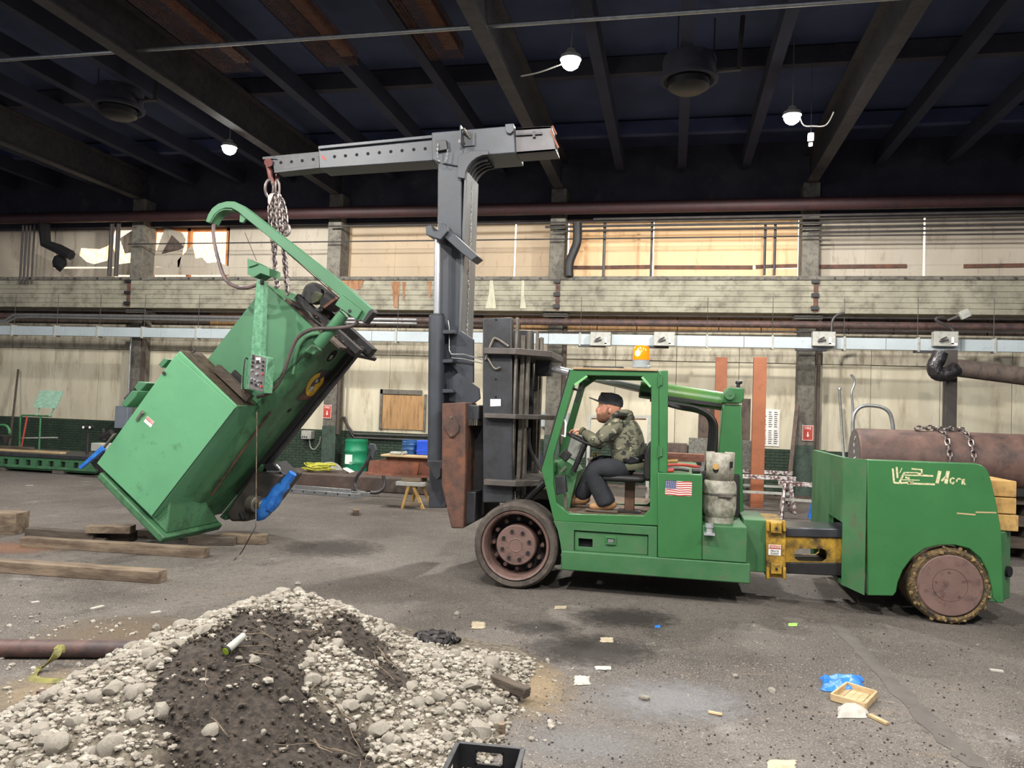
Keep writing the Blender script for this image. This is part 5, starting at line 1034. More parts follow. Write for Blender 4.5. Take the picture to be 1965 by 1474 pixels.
one(MB().bx(P(736,877,13.2).x, P(850,877,13.2).x, 13.05, 13.75, ztp+.0, ztp+.035), 'shelf_board', 'woodlt', 'board lying on the red oxide beam under the blue drum', 'board', bevel=.006)
js = thing('jack_stand', 'yellowed folding jack stand under the red oxide beam', 'stand', G(790,978))
zs = P(790,925,13.0).z
for a, b in (((772,976),(786,927)), ((812,978),(791,927))): 
    A = G(a[0],a[1]); A2 = A+Vector((0,.5,0)); t_ = P(b[0],b[1],A.y); MB().beam(A, t_, .05, .05).build('leg', K['yellowlt'], js, bevel=.004); MB().beam(A2, t_+Vector((0,.4,0)), .05, .05).build('leg', K['yellowlt'], js, bevel=.004)
MB().beam(G(764,977)+Vector((.12,0,.1)), G(812,978)+Vector((-.03,0,.1)), .04, .04).build('brace', K['wood'], js)
c = P(789,925,13.2); MB().bx(c.x-.2, c.x+.3, 12.95, 13.45, c.z-.05, c.z+.02).build('head', K['ltgrey'], js, bevel=.006); MB().bx(c.x-.12, c.x+.22, 13.0, 13.45, c.z+.02, P(740,912,13.2).z-.002).build('pad', K['wood'], js, bevel=.006)
p = Vector((P(786,870,13.5).x, 13.5, ztp+.036)); d2 = drum(p, .14, .26, 'bluedrum', 'small blue drum on the board over the red oxide beam')
p = P(812,877,13.5); bn = thing('blue_bin', 'bright blue plastic bin beside the small blue drum', 'bin', (p.x, 13.5, ztp+.036))
MB().bx(p.x-.09, p.x+.25, 13.35, 13.65, ztp+.036, ztp+.3).build('body', K['bluebin'], bn, bevel=.02); MB().bx(p.x-.1, p.x+.26, 13.34, 13.66, ztp+.1, ztp+.115).build('rib', K['bluebin'], bn, bevel=.004)
p = P(763,872,13.2); sk = MB(); sk.tube([(p.x+.12*math.cos(a), 13.2+.08*math.sin(a), ztp+.06) for a in [i*.3+.6 for i in range(17)]], .026, 8); sk.cyl((p.x+.12, 13.1, ztp+.07), (p.x+.12, 13.3, ztp+.07), .03, 8); one(sk, 'shackle', 'ltgrey', 'pale grey bow shackle on the board beside the small blue drum', 'shackle')
t = thing('starter_box', 'grey starter box with three buttons on the wall left of the red sign', 'electrical box', P(588,845,WY-.2))
a, b = P(579,826,WY-.25), P(597,843,WY-.25); MB().bx(a.x, b.x, WY-.28, WY-.04, b.z, a.z).build('box', K['ltgrey'], t, bevel=.01)
for k in range(3): MB().cyl((a.x+.05+k*.06, WY-.3, b.z+.06), (a.x+.05+k*.06, WY-.28, b.z+.06), .018, 8).build('button', K['black'], t)
MB().tube([P(594,843,WY-.15), P(596,858,WY-.15), P(604,862,WY-.15), P(613,850,WY-.15), P(615,838,WY-.15)], .014, 6, sub=5).build('cable', K['ltgrey'], t)
for i in range(2): run('low_conduit', ['upper low conduit on the green wainscot below the boarded window', 'lower low conduit on the green wainscot below the boarded window'][i], 'conduit', [P(657+i*4,800,WY-.12), P(668,818+4*i,WY-.12), P(680,833+7*i,WY-.12), P(838,838+8*i,WY-.12)], .03, 'conduit', 8)
# ---- right background
t = thing('wall_cabinet', 'pale grey wall cabinet behind the truck windscreen', 'electrical box', P(1052,822,WY-.3)); a, b = P(1035,791,WY-.3), P(1090,822,WY-.3)
MB().bx(a.x, b.x, WY-.3, WY-.04, b.z, a.z).build('body', K['ltgrey'], t, bevel=.01); MB().bx(a.x+.02, b.x-.02, WY-.32, WY-.3, b.z+.02, a.z-.02).build('door', K['busway'], t, bevel=.006)
t = thing('steel_frame_rack', 'thin steel frame rack seen through the truck cab', 'rack', (P(1180,900,15).x, 15, 0))
for px in (1131, 1246): MB().bx(P(px,800,15).x-.03, P(px,800,15).x+.03, 14.97, 15.03, 0, P(px,797,15).z).build('post', K['ltgrey'], t)
MB().beam(P(1128,799,15), P(1250,800,15), .05, .05).build('top_rail', K['ltgrey'], t); MB().beam(P(1135,803.5,14.9), P(1240,804.5,14.9), .03, .03).build('brown_bar', K['rust'], t)
for i in range(2): MB().bx(P(1131,800,15).x, P(1246,800,15).x, 14.8, 15.3, .4+.5*i, .43+.5*i).build('shelf', K['plyd'], t)
def sheet_(pts, Y, mm, name, label, cat, th=.04): return one(MB().prism(pp(Y, pts), Y, Y+th), name, mm, label, cat, bevel=.004)
def stand_sheet(x0_, x1_, y0_, Y, mm, name, label, cat, th=.05, zb_=0):
    a, b = P(x0_, y0_, Y), P(x1_, y0_, Y); return one(MB().bx(a.x, b.x, Y, Y+th, zb_, a.z), name, mm, label, cat, bevel=.004)
speck = mat('speckled_sheet', S(128,126,116), S(92,90,84), 22, .6, dirt=S(60,58,54), damt=.25, dscale=30)
stand_sheet(1341,1372,781,18.6,'plyd','steel_plate','tall brown plate standing behind the truck tower','plate')
stand_sheet(1424,1441,765,18.5,'plyd','steel_plate','tall brown plate right of the truck tower','plate')
stand_sheet(1322,1362,840,17.6,speck,'speckled_plate','speckled grey plate standing left of the truck tower','plate')
stand_sheet(1420,1447,845,17.6,speck,'speckled_plate','speckled grey plate standing right of the truck tower','plate')
stand_sheet(1374,1396,685,18.2,'orange','orange_post','tall orange steel post directly behind the truck tower','post',.15)
stand_sheet(1447,1472,685,16.3,'orange','orange_post','tall orange steel post right of the truck tower','post',.15)
t = thing('chart_poster', 'white printed chart sheet on the wall right of the orange post', 'poster', P(1484,857,WY-.03)); a, b = P(1462,785,WY-.03), P(1495,857,WY-.03)
MB().bx(a.x, b.x, WY-.035, WY-.02, b.z, a.z).build('sheet', K['white'], t, smooth=0)
tx = MB()
for r_ in range(16):
    for c_ in range(3):
        if r_ == 8: continue
        tx.bx(a.x+.03+c_*.13, a.x+.11+c_*.13+R.uniform(-.02,.01), WY-.037, WY-.035, a.z-.08-r_*.05, a.z-.06-r_*.05)
tx.build('printed_lines', K['conduit'], t, smooth=0, kind='stuff')
one(MB().beam((P(1512,930,17.6).x, 17.6, .05), P(1530,778,18.85), .09, .09), 'leaning_angle', 'plyd', 'dark steel angle leaning left of the column with the red sign', 'steel bar')
st2 = [('stacked_plates', 1282, 1321, 850, 16.2)]
t = thing('plate_stack', 'stack of dark flat plates behind the truck engine box', 'plates', (P(1300,900,16.2).x, 16.2, 0)); a, b = P(1275,851,16.2), P(1321,851,16.2)
for k in range(6): MB().bx(a.x+R.uniform(-.04,.04), b.x+R.uniform(-.04,.04), 16.2, 16.8, a.z/6*k+.004, a.z/6*(k+1)).build('plate', K['plyd'], t, smooth=0)
for i in range(2): one(MB().bx(P(1265,0,11).x-.3+i*.1, P(1352,880,11).x, 10.95, 11.15, P(1300,884,11).z+(.052 if i == 0 else 0), P(1300,884,11).z+(.10 if i == 0 else .05)), 'copper_bar', 'rustor', ['upper copper-brown bar behind the engine box', 'lower copper-brown bar behind the engine box'][i], 'steel bar')
t = thing('bar_rest', 'low steel rest carrying the copper-brown bars', 'stand', (P(1310,900,11).x, 11, 0)); a = P(1310,885,11); MB().bx(a.x-.35, a.x-.25, 10.85, 11.35, 0, P(1300,884,11).z-.002).build('leg', K['black'], t); MB().bx(a.x+.15, a.x+.25, 10.85, 11.35, 0, P(1300,884,11).z-.002).build('leg', K['black'], t)
t = thing('hand_truck', 'chrome hand truck loop standing behind the counterweight', 'hand truck', (P(1675,900,15.5).x, 15.5, 0))
MB().tube([(P(1636,850,15.5).x,15.5,0), P(1636,845,15.5), P(1637,805,15.5), P(1643,788,15.5), P(1658,779,15.5), P(1685,780,15.5), P(1703,788,15.5), P(1711,805,15.5), P(1714,845,15.5), (P(1714,845,15.5).x,15.5,0)], .035, 10, sub=4).build('frame_loop', K['galv'], t)
MB().bx(P(1636,800,15.5).x, P(1714,800,15.5).x, 15.2, 15.5, 0.02, .05).build('toe_plate', K['galv'], t)
one(MB().tube([(P(1626,930,17.3).x, 17.3, .03), P(1611,748,18.9)], .03, 8).ico(P(1611,746,18.9), .05, 1), 'pry_bar', 'galv', 'long steel pry bar leaning on the wall left of the chrome loop', 'bar')
one(MB().tube([(P(1637,850,17).x,17,0), P(1636,790,17), P(1634,755,17), P(1640,735,17), P(1636,722,17), P(1632,720,17)], .025, 8, sub=4), 'hook_bar', 'galv', 'tall steel bar with a bent hook top behind the chrome loop', 'bar')
a = P(1824,670,16.5); one(MB().bx(a.x-.1, a.x+.1, 16.4, 16.6, 0, P(1824,672,16.5).z).bx(a.x-.25, a.x-.1, 16.35, 16.65, P(1824,724,16.5).z, P(1824,721,16.5).z), 'steel_post', mat('dark_post', S(70,64,60), S(54,50,48), 3, .6), 'black steel post with a bracket behind the large round billet', 'post', bevel=.006)
t = thing('exhaust_duct', 'thick dark duct with black wrapped elbow sloping to the right edge', 'duct', P(1836,706,16.2))
MB().tube([P(1836,706,16.2), P(1965,722,16.0), P(2100,742,15.9)], .17, 16).build('duct_pipe', K['plyd'], t)
MB().tube([P(1805,676,16.1), P(1800,690,16.1), P(1793,702,16.1), P(1797,716,16.1), P(1815,718,16.1), P(1836,708,16.15)], .14, 12, sub=4).build('wrapped_elbow', mat('black_bag', S(24,22,24), S(50,46,48), 10, .25, bump=.6, bscale=12, bdist=.03), t, label='shiny black plastic wrapped elbow')
# billet with chains on cribbing
YL = 12.2; a0 = P(1640,822,YL); rb_ = .42; cz = P(1650,822,YL-.0).z-rb_; bxs = a0.x
bi = thing('round_billet', 'large rusty round steel billet behind the counterweight', 'billet', (bxs+3, YL, cz-rb_))
bm_ = mat('billet_steel', S(112,86,76), S(88,68,62), 3, .6, bump=.2, dirt=S(60,50,48), damt=.35, dscale=4)
MB().lathe([(0,0),(rb_-.02,0),(rb_,.02),(rb_,7)], (bxs, YL, cz), (1,0,0), 48).build('barrel', bm_, bi)
MB().lathe([(0,-.003),(rb_-.03,-.003)], (bxs, YL, cz), (1,0,0), 40).build('sawn_face', mat('sawn_face', S(92,88,84), S(76,72,70), 14, .6), bi)
for i in range(7): MB().beam((bxs-.006, YL-.05+R.uniform(-.1,.1), cz+.3-i*.1), (bxs-.006, YL+.02+R.uniform(-.1,.1), cz+.25-i*.1), .006, .012).build('chalk_mark', K['white'], bi)
for i, px in enumerate((1802, 1846)):
    c = P(px,822,YL); pts = [(c.x+.002*k, YL-(rb_+.02)*math.sin(k*.2), cz+(rb_+.02)*math.cos(k*.2)) for k in range(-2, 15)]
    mb = chain_links(MB(), pts, .085, .013, .06, 10, 5)
    chain_links(mb, [(c.x-.35, YL-.1, cz+rb_+.03), (c.x-.1, YL, cz+rb_+.05), (c.x+.05, YL+.1, cz+rb_+.03)], .08, .013, .06, 10, 5)
    one(mb, 'load_chain', MATS['chain_steel'], ['left chain slung over the rusty billet', 'right chain slung over the rusty billet'][i], 'chain')
for i, px in enumerate((1700, 1925)):
    c = P(px,900,YL); t = thing('cribbing', ['timber cribbing under the billet hidden behind the counterweight', 'timber cribbing under the billet at the right edge'][i], 'cribbing', (c.x, YL, 0)); z = 0; k = 0
    top = cz-rb_*.92
    while z+.15 < top:
        for q in (-1, 1):
            if k % 2: MB().bx(c.x-.35, c.x+.35, YL+q*.3-.09, YL+q*.3+.09, z+.002, z+.148).build('crib_timber', K['wooddk'], t, bevel=.008)
            else: MB().bx(c.x+q*.25-.09, c.x+q*.25+.09, YL-.45, YL+.45, z+.002, z+.148).build('crib_timber', K['wooddk'], t, bevel=.008)
        z += .15; k += 1
    MB().bx(c.x-.3, c.x+.3, YL-.45, YL+.45, z+.002, cz-rb_-.002).build('crib_cap', K['wooddk'], t, bevel=.01)
    for q in (-1, 1): MB().prism([(c.x-.25, 0), (c.x+.25, 0), (c.x+.25, .1), (c.x-.25, .1)], YL+q*.42-.08, YL+q*.42+.08).build('wedge', K['black'], t).location.z += cz-rb_-.002-t.location.z
# sawhorses
scr = mat('chipped_white_paint', S(196,192,190), S(92,62,58), 16, .7, bump=.3, lo=.42, hi=.56)
def sawhorse(x, y, L_, h, rz, label):
    t = thing('sawhorse', label, 'sawhorse', (x, y, 0), 'chipped steel sawhorses'); ca, sa = math.cos(rz), math.sin(rz)
    w_ = lambda a, b, c: Vector((x+a*ca-b*sa, y+a*sa+b*ca, c))
    MB().beam(w_(-L_/2,0,h), w_(L_/2,0,h), .09, .08).build('top_beam', scr, t, bevel=.006)
    for s in (-1,1):
        for q in (-1,1): MB().beam(w_(s*(L_/2-.12),q*.06,h-.0), w_(s*(L_/2-.06),q*.28,0), .035, .09).build('leg', scr, t, bevel=.004)
        MB().beam(w_(s*(L_/2-.09),-.17,h*.5), w_(s*(L_/2-.09),.17,h*.5), .03, .05).build('leg_tie', scr, t)
    MB().beam(w_(-L_/2+.1,0,h*.55), w_(L_/2-.1,0,h*.55), .03, .05).build('brace', K['ltgrey'], t)
q = G(1470,985); sawhorse(q.x, q.y+.3, 1.15, .66, .05, 'chipped sawhorse behind the yellow collar, leftmost')
q = G(1550,1000); sawhorse(q.x+.05, q.y+.1, 1.1, .64, -.08, 'chipped sawhorse beside the blue tarp, nearest the counterweight')
q = G(1480,972); sawhorse(q.x-.1, q.y+.6, 1.2, .66, .02, 'chipped sawhorse farther back, partly hidden')
tm = MB(); c = G(1585,1000); gx_, gy_ = 8, 6
vs = [(c.x-.25+.5*i/gx_, c.y+.1+.4*j/gy_, max(0, .42*math.sin(math.pi*(i+.5)/(gx_+1))**.5*math.sin(math.pi*(j+.4)/(gy_+1))**.5+R.uniform(-.05,.05))*(0 < i < gx_ and 0 < j < gy_)+.004) for i in range(gx_+1) for j in range(gy_+1)]
tm.add(vs, [(i*(gy_+1)+j, (i+1)*(gy_+1)+j, (i+1)*(gy_+1)+j+1, i*(gy_+1)+j+1) for i in range(gx_) for j in range(gy_)])
one(tm, 'blue_tarp', 'blue', 'crumpled blue tarp heap behind the truck slide beam', 'tarp')
# floor clutter plates behind the sawhorses
for i, (px, py) in enumerate(((1470,960),(1560,958))): c = G(px,py); one(MB().bx(c.x-.8, c.x+.8, c.y, c.y+.6, 0, .04), 'floor_plate', 'plyd', ['thin steel plate lying behind the left sawhorse', 'thin steel plate lying behind the right sawhorse'][i], 'plate')
# ---- propane tank and tools on the truck
p = P(1380,1009,YT+.28); zsh = P(1390,1010,YT).z
pt = thing('propane_tank', 'scuffed grey propane tank strapped beside the truck engine box', 'gas cylinder', (p.x, YT+.28, zsh+.002))
ctr_ = Vector((P(1381,930,YT+.28).x, YT+.28, zsh+.002))
H_ = P(1380,868,YT+.28).z-zsh
MB().lathe([(0,.02),(.11,.02),(.12,.03),(.152,.08),(.164,.15),(.165,H_*.50),(.160,H_*.545),(.148,H_*.585),(.125,H_*.615),(0,H_*.64)], ctr_, (0,0,1), 36).build('shell', K['tank'], pt)
MB().lathe([(.13,0),(.14,0),(.14,.05),(.12,.06)], ctr_, (0,0,1), 30).build('foot_ring', K['tank'], pt)
# collar: open ring guard with cut-outs
nseg = 34; cv = []; cf = []
for i in range(nseg+1):
    a = -math.pi*.5-2.75+5.5*i/nseg; cv += [ctr_+Vector((.136*math.cos(a), .136*math.sin(a), H_*.59)), ctr_+Vector((.139*math.cos(a), .139*math.sin(a), H_))]
for i in range(nseg):
    cf.append((2*i, 2*i+2, 2*i+3, 2*i+1))
o_ = MB().add(cv, cf).build('collar_guard', K['tank'], pt, recalc=False); md = o_.modifiers.new('sol', 'SOLIDIFY'); md.thickness = .008
MB().cyl(ctr_+Vector((-.05,-.12,H_*.80)), ctr_+Vector((-.05,-.15,H_*.80)), .03, 14).build('gauge', K['yellowlt'], pt)
MB().cyl(ctr_+Vector((-.05,-.12,H_*.755)), ctr_+Vector((-.05,-.14,H_*.755)), .028, 14).build('gauge_hole', K['hole'], pt)
MB().bx(ctr_.x+.085, ctr_.x+.112, ctr_.y-.135, ctr_.y-.11, ctr_.z+H_*.79, ctr_.z+H_*.88).build('guard_slot', K['hole'], pt)
MB().cyl(ctr_+Vector((0,0,H_*.7)), ctr_+Vector((0,0,H_*.9)), .03, 10).build('valve', K['yellowlt'], pt)
MB().lathe([(.166,H_*.39),(.168,H_*.39),(.168,H_*.42),(.166,H_*.42)], ctr_, (0,0,1), 36).build('strap', K['steel'], pt)
MB().bx(ctr_.x-.02, ctr_.x+.12, ctr_.y-.18, ctr_.y-.14, ctr_.z+H_*.375, ctr_.z+H_*.435).build('strap_buckle', K['steel'], pt, bevel=.006)
zt2 = P(1300,909,YT+.05).z
def tool(pts, r, mm, name, label): return one(MB().tube([Vector((P(a, b, YT+.2).x, YT+.15+dy, zt2+dz)) for a, b, dy, dz in pts], r, 8, sub=3), name, mm, label, 'tool')
tool([(1276,905,0,.03),(1300,905,.02,.04),(1322,905,.04,.03)], [.03,.025,.02]+[.02]*4, 'conduit', 'bolt_cutter', 'grey bolt cutter lying on the truck engine box')
tool([(1276,905,.15,.06),(1310,905,.2,.07),(1344,905,.25,.05)], .016, 'red', 'red_clamp', 'long red clamp lying on the truck engine box')
tool([(1278,905,-.08,.02),(1292,905,-.06,.03)], .02, 'red', 'red_wrench', 'short red wrench at the front of the engine box')
tool([(1328,905,-.02,.03),(1343,905,-.01,.03)], .028, 'black', 'black_ratchet', 'black ratchet strap on the engine box beside the propane tank')
tool([(1278,905,.3,.09),(1300,905,.32,.10)], .02, 'yellowlt', 'brass_nozzle', 'brass nozzle behind the red clamp on the engine box')
# ================================================================== foreground: rubble pile and litter
import numpy as np
rng = np.random.default_rng(5)
YPk = 4.7
sil = [(-160,1474),(-40,1440),(60,1385),(150,1325),(240,1268),(330,1213),(400,1180),(470,1158),(545,1146),(590,1150),(640,1166),(690,1192),(740,1226),(790,1252),(850,1276),(900,1295),(950,1330),(1000,1375),(1035,1412)]
SX = np.array([P(a, b, YPk).x for a, b in sil]); SZ = np.maximum(0, np.array([P(a, b, YPk).z for a, b in sil])); SZ -= SZ.min(); SZ[-1] = 0; SZ[0] = 0
def nz2(x, y, s, sd=0): return mnoise.noise((x*s+sd, y*s-sd, sd*.7))
def pile_h(x, y):
    z = float(np.interp(x, SX, SZ, 0, 0))
    d = y-YPk
    g = math.exp(-(d/.62)**2) if d > 0 else 1/(1+math.exp((-d-1.55)/.28))
    g0 = 1/(1+math.exp((-1.55)/.28))
    if d <= 0: g = g/g0
    h = z*g
    e = min(1, z*6)*min(1, g*3)
    h += e*(.05*nz2(x, y, 2.2)+.025*nz2(x, y, 6, 3)+.010*nz2(x, y, 17, 9))
    # a hollow between the black ridge and the stones at right
    hx_, hy_ = HOL; h -= .10*e*math.exp(-(((x-hx_)/.22)**2+((y-hy_)/.4)**2))
    return max(h, -.02)
HOL = (G(720,1390,.2).x, G(720,1390,.2).y)
def soilw(x, y):       # how much black soil lies here
    def bl(px, py, z, rx, ry, rot=0):
        c = G(px, py, z); dx, dy = x-c.x, y-c.y; return math.exp(-((dx/rx)**2+(dy/ry)**2))
    v = bl(505,1225,.45,.30,.30)+bl(480,1320,.3,.40,.34)+1.1*bl(540,1420,.2,.46,.34)+.8*bl(420,1440,.15,.3,.25)+.8*bl(610,1440,.15,.25,.25)+.9*bl(395,1330,.3,.2,.25)+bl(700,1235,.35,.2,.2)+bl(755,1290,.28,.16,.16)+.9*bl(650,1200,.42,.15,.2)-.9*bl(590,1170,.5,.25,.12)-.9*bl(640,1290,.36,.16,.3)
    v += .25*nz2(x, y, 4, 11); return max(0, min(1, (v-.35)*2.2))
pm = MB(); nx_, ny_ = 210, 170; x0, x1 = float(SX[0])-.05, float(SX[-1])+.15; y0, y1 = 2.4, 6.2
grid = []; sw_ = []
for j in range(ny_+1):
    for i in range(nx_+1):
        x = x0+(x1-x0)*i/nx_; y = y0+(y1-y0)*j/ny_; s_ = soilw(x, y); h = pile_h(x, y)
        h += min(1, max(0, h)*8)*(.018*abs(nz2(x, y, 26, 4))*(1-.5*s_)+.03*s_*nz2(x, y, 9, 21)); grid.append((x, y, h-.004)); sw_.append(s_)
pm.add(grid, [(j*(nx_+1)+i, j*(nx_+1)+i+1, (j+1)*(nx_+1)+i+1, (j+1)*(nx_+1)+i) for j in range(ny_) for i in range(nx_) if max(grid[j*(nx_+1)+i][2], grid[(j+1)*(nx_+1)+i+1][2]) > -.003])
def pile_mat():
    m = bpy.data.materials.new('rubble_and_soil'); m.use_nodes = True; t = m.node_tree; N = t.nodes; L = t.links; b = N['Principled BSDF']; b.inputs['Roughness'].default_value = .95
    at_ = N.new('ShaderNodeAttribute'); at_.attribute_name = 'soil'; tc = N.new('ShaderNodeTexCoord')
    def nz(sc): n = N.new('ShaderNodeTexNoise'); n.inputs['Scale'].default_value = sc; n.inputs['Detail'].default_value = 8; n.inputs['Roughness'].default_value = .7; L.new(tc.outputs['Object'], n.inputs[0]); return n.outputs[0]
    def rmp(src, a, c): r = N.new('ShaderNodeMapRange'); r.inputs[1].default_value = a; r.inputs[2].default_value = c; L.new(src, r.inputs[0]); return r.outputs[0]
    def mix(fac, a, c):
        x = N.new('ShaderNodeMix'); x.data_type = 'RGBA'; L.new(fac, x.inputs[0])
        for k, v in ((6, a), (7, c)):
            if isinstance(v, tuple): x.inputs[k].default_value = v
            else: L.new(v, x.inputs[k])
        return x.outputs[2]
    li = mix(rmp(nz(22), .38, .62), S(78,70,60), S(132,123,108)); so = mix(rmp(nz(30), .4, .65), S(44,39,35), S(82,72,63))
    ad = N.new('ShaderNodeMath'); ad.operation = 'MULTIPLY_ADD'; L.new(nz(14), ad.inputs[0]); ad.inputs[1].default_value = .5; L.new(at_.outputs['Fac'], ad.inputs[2])
    L.new(mix(rmp(ad.outputs[0], .38, 1.0), li, so), b.inputs['Base Color'])
    bn = N.new('ShaderNodeBump'); bn.inputs['Strength'].default_value = .9; bn.inputs['Distance'].default_value = .02; L.new(nz(50), bn.inputs['Height']); L.new(bn.outputs[0], b.inputs['Normal']); return m
po = pm.build('rubble_pile', pile_mat(), smooth=180)
tag(po, 'heap of pale rubble and black soil in the foreground', 'rubble heap'); po['kind'] = 'stuff'
att = po.data.attributes.new('soil', 'FLOAT', 'POINT'); att.data.foreach_set('value', sw_)
# stones: base shapes
def rock_mesh(seed, sub=2):
    rg = random.Random(seed); b = bmesh.new(); bmesh.ops.create_icosphere(b, subdivisions=sub, radius=1); sc = (rg.uniform(.8,1.25), rg.uniform(.8,1.2), rg.uniform(.6,.9))
    for v in b.verts:
        n = 1+.34*mnoise.noise(v.co*1.3+Vector((seed*3.1, 0, 0)))+.14*mnoise.noise(v.co*3+Vector((0, seed*1.7, 0))); v.co = Vector((v.co.x*sc[0], v.co.y*sc[1], v.co.z*sc[2]))*n
    me = bpy.data.meshes.new('stone'); b.to_mesh(me); b.free(); me.polygons.foreach_set('use_smooth', [True]*len(me.polygons)); me.set_sharp_from_angle(angle=math.radians(36)); return me
stone_m = mat('limestone', S(168,162,151), S(124,117,106), 22, .9, bump=.5, bscale=60, dirt=S(112,102,88), damt=.25, dscale=7)
rocks = [rock_mesh(i) for i in range(8)]
for me in rocks: me.materials.append(stone_m)
placed = []
def on_pile(px, py):
    d = (G(px, py)-CP).normalized(); t_ = 1.5
    while t_ < 9:
        q = CP+d*t_
        if q.z < max(0, pile_h(q.x, q.y)): return q
        t_ += .01
    return G(px, py)
def stone(x, y, r, z=None, label='pale limestone chunk on the rubble heap', group='limestone chunks on the heap', mesh=None):
    o = bpy.data.objects.new('limestone_chunk', mesh or rocks[R.randrange(8)]); COL.objects.link(o)
    h = max(0, pile_h(x, y)) if z is None else z
    o.location = (x, y, h+r*.25); o.scale = (r, r, r); o.rotation_euler = (R.uniform(-.5,.5), R.uniform(-.5,.5), R.uniform(0,6.3)); tag(o, label, 'stone', group); return o
n = 0; tries = 0
while n < 235 and tries < 9000:
    tries += 1; x = R.uniform(x0, x1); y = R.uniform(2.7, 5.3); h = pile_h(x, y)
    if h < .03: continue
    s_ = soilw(x, y)
    if R.random() < s_*.93: continue
    r = R.choice([.022,.026,.03,.03,.036,.036,.042,.05])*R.uniform(.85,1.15)*(1 if s_ < .3 else .7)
    if any((x-a)**2+(y-b)**2 < (r+c)**2*.55 for a, b, c in placed): continue
    placed.append((x, y, r)); stone(x, y, r); n += 1
for i, (px, py, z, r) in enumerate(((212,1440,.16,.056),(110,1432,.12,.052),(300,1210,.30,.046),(338,1240,.30,.046),(310,1368,.2,.042),(285,1260,.28,.048),(215,1330,.2,.044),(700,1340,.3,.05),(905,1322,.15,.055),(728,1405,.15,.05),(488,1273,.4,.036),(747,1425,.14,.05),(880,1365,.12,.045),(920,1408,.08,.065))):
    c = on_pile(px, py); stone(c.x, c.y, r, label='large limestone block ' + ['at the lower left, biggest of the heap', 'farthest left on the heap', 'on the left ridge near the top', 'left of the black soil near the torch', 'at mid height on the left flank', 'just left of the black soil', 'in the middle of the left flank', 'below the pale gully right of the soil', 'on the right flank above the crate', 'at the bottom between soil and crate', 'alone in the black soil near the top', 'at the foot of the pale gully', 'up and left of the milk crate', 'directly behind the milk crate'][i], group='large blocks of the heap')
gv = []; gf = []; gb = []
for i in range(5):
    b = bmesh.new(); bmesh.ops.create_icosphere(b, subdivisions=1, radius=1); gb.append((np.array([v.co for v in b.verts]), np.array([[v.index for v in f.verts] for f in b.faces]))); b.free()
cnt = 0; V = []; Fc = []; off = 0
while cnt < 13000:
    x = R.uniform(x0, x1); y = R.uniform(2.6, 5.6); h = pile_h(x, y)
    if h < .004 and R.random() < .93: continue
    s_ = soilw(x, y)
    if R.random() < s_*.955: continue
    r = .004+.018*R.random()**2.5; vv, ff = gb[R.randrange(5)]
    sc = np.array([r*R.uniform(.8,1.4), r*R.uniform(.8,1.4), r*R.uniform(.6,1)]); q = vv*sc*(1+rng.uniform(-.25,.25,(len(vv),1))); a = R.uniform(0,6.3); ca, sa = math.cos(a), math.sin(a)
    q = np.stack([q[:,0]*ca-q[:,1]*sa+x, q[:,0]*sa+q[:,1]*ca+y, q[:,2]+max(0, h)+r*.4], 1); V.append(q); Fc.append(ff+off); off += len(vv); cnt += 1
def bulk(name, V, Fc, mm, label, cat):
    me = bpy.data.meshes.new(name); me.from_pydata(np.concatenate(V).tolist(), [], np.concatenate(Fc).tolist()); me.materials.append(mm); o = bpy.data.objects.new(name, me); COL.objects.link(o); tag(o, label, cat); o['kind'] = 'stuff'; return o
gb2 = []
for i in range(6):
    me = rock_mesh(40+i, 1); gb2.append((np.array([v.co for v in me.vertices]), np.array([list(p.vertices) for p in me.polygons]))); bpy.data.meshes.remove(me)
cnt = 0
while cnt < 1900:
    x = R.uniform(x0, x1); y = R.uniform(2.6, 5.4); h = pile_h(x, y)
    if h < .03 or R.random() < soilw(x, y)*.985: continue
    r = R.uniform(.013,.030)*(1 if R.random() < .4 else .75); vv, ff = gb2[R.randrange(6)]; a = R.uniform(0,6.3); ca, sa = math.cos(a), math.sin(a); q = vv*r
    q = np.stack([q[:,0]*ca-q[:,1]*sa+x, q[:,0]*sa+q[:,1]*ca+y, q[:,2]+h+r*.35], 1); V.append(q); Fc.append(ff+off); off += len(vv); cnt += 1
bulk('gravel', V, Fc, stone_m, 'fine pale gravel covering the rubble heap', 'gravel')
V = []; Fc = []; off = 0
for k in range(7000):
    x = R.uniform(x0, x1); y = R.uniform(2.7, 5.3); s_ = soilw(x, y); h = pile_h(x, y)
    if h < .02 or s_ < .4: continue
    r = .005+.012*R.random()**2; vv, ff = gb[R.randrange(5)]; q = vv*r*(1+rng.uniform(-.3,.3,(len(vv),1)))+np.array([x, y, h+.01+r*.3]); V.append(q); Fc.append(ff+off); off += len(vv)
bulk('soil_clods', V, Fc, mat('black_soil', S(50,44,39), S(80,71,62), 30, .95, bump=.5), 'crumbs of black soil on the rubble heap', 'soil')
V = []; Fc = []; off = 0
for k in range(1900):   # grit strewn over the floor
    px, py = R.uniform(0,1965), 1100+374*R.random()**.6; c = G(px, py)
    if c.y < 1.5: continue
    r = R.choice([.003,.003,.004,.005,.007])*R.uniform(.7,1.3); vv, ff = gb[R.randrange(5)]; q = vv*r*(1+rng.uniform(-.3,.3,(len(vv),1)))+np.array([c.x, c.y, r*.4]); V.append(q); Fc.append(ff+off); off += len(vv)
bulk('floor_grit', V, Fc, mat('floor_grit', S(52,46,42), S(150,140,126), 1.5, .9, lo=.52, hi=.6), 'grit and crumbs strewn over the floor', 'grit')
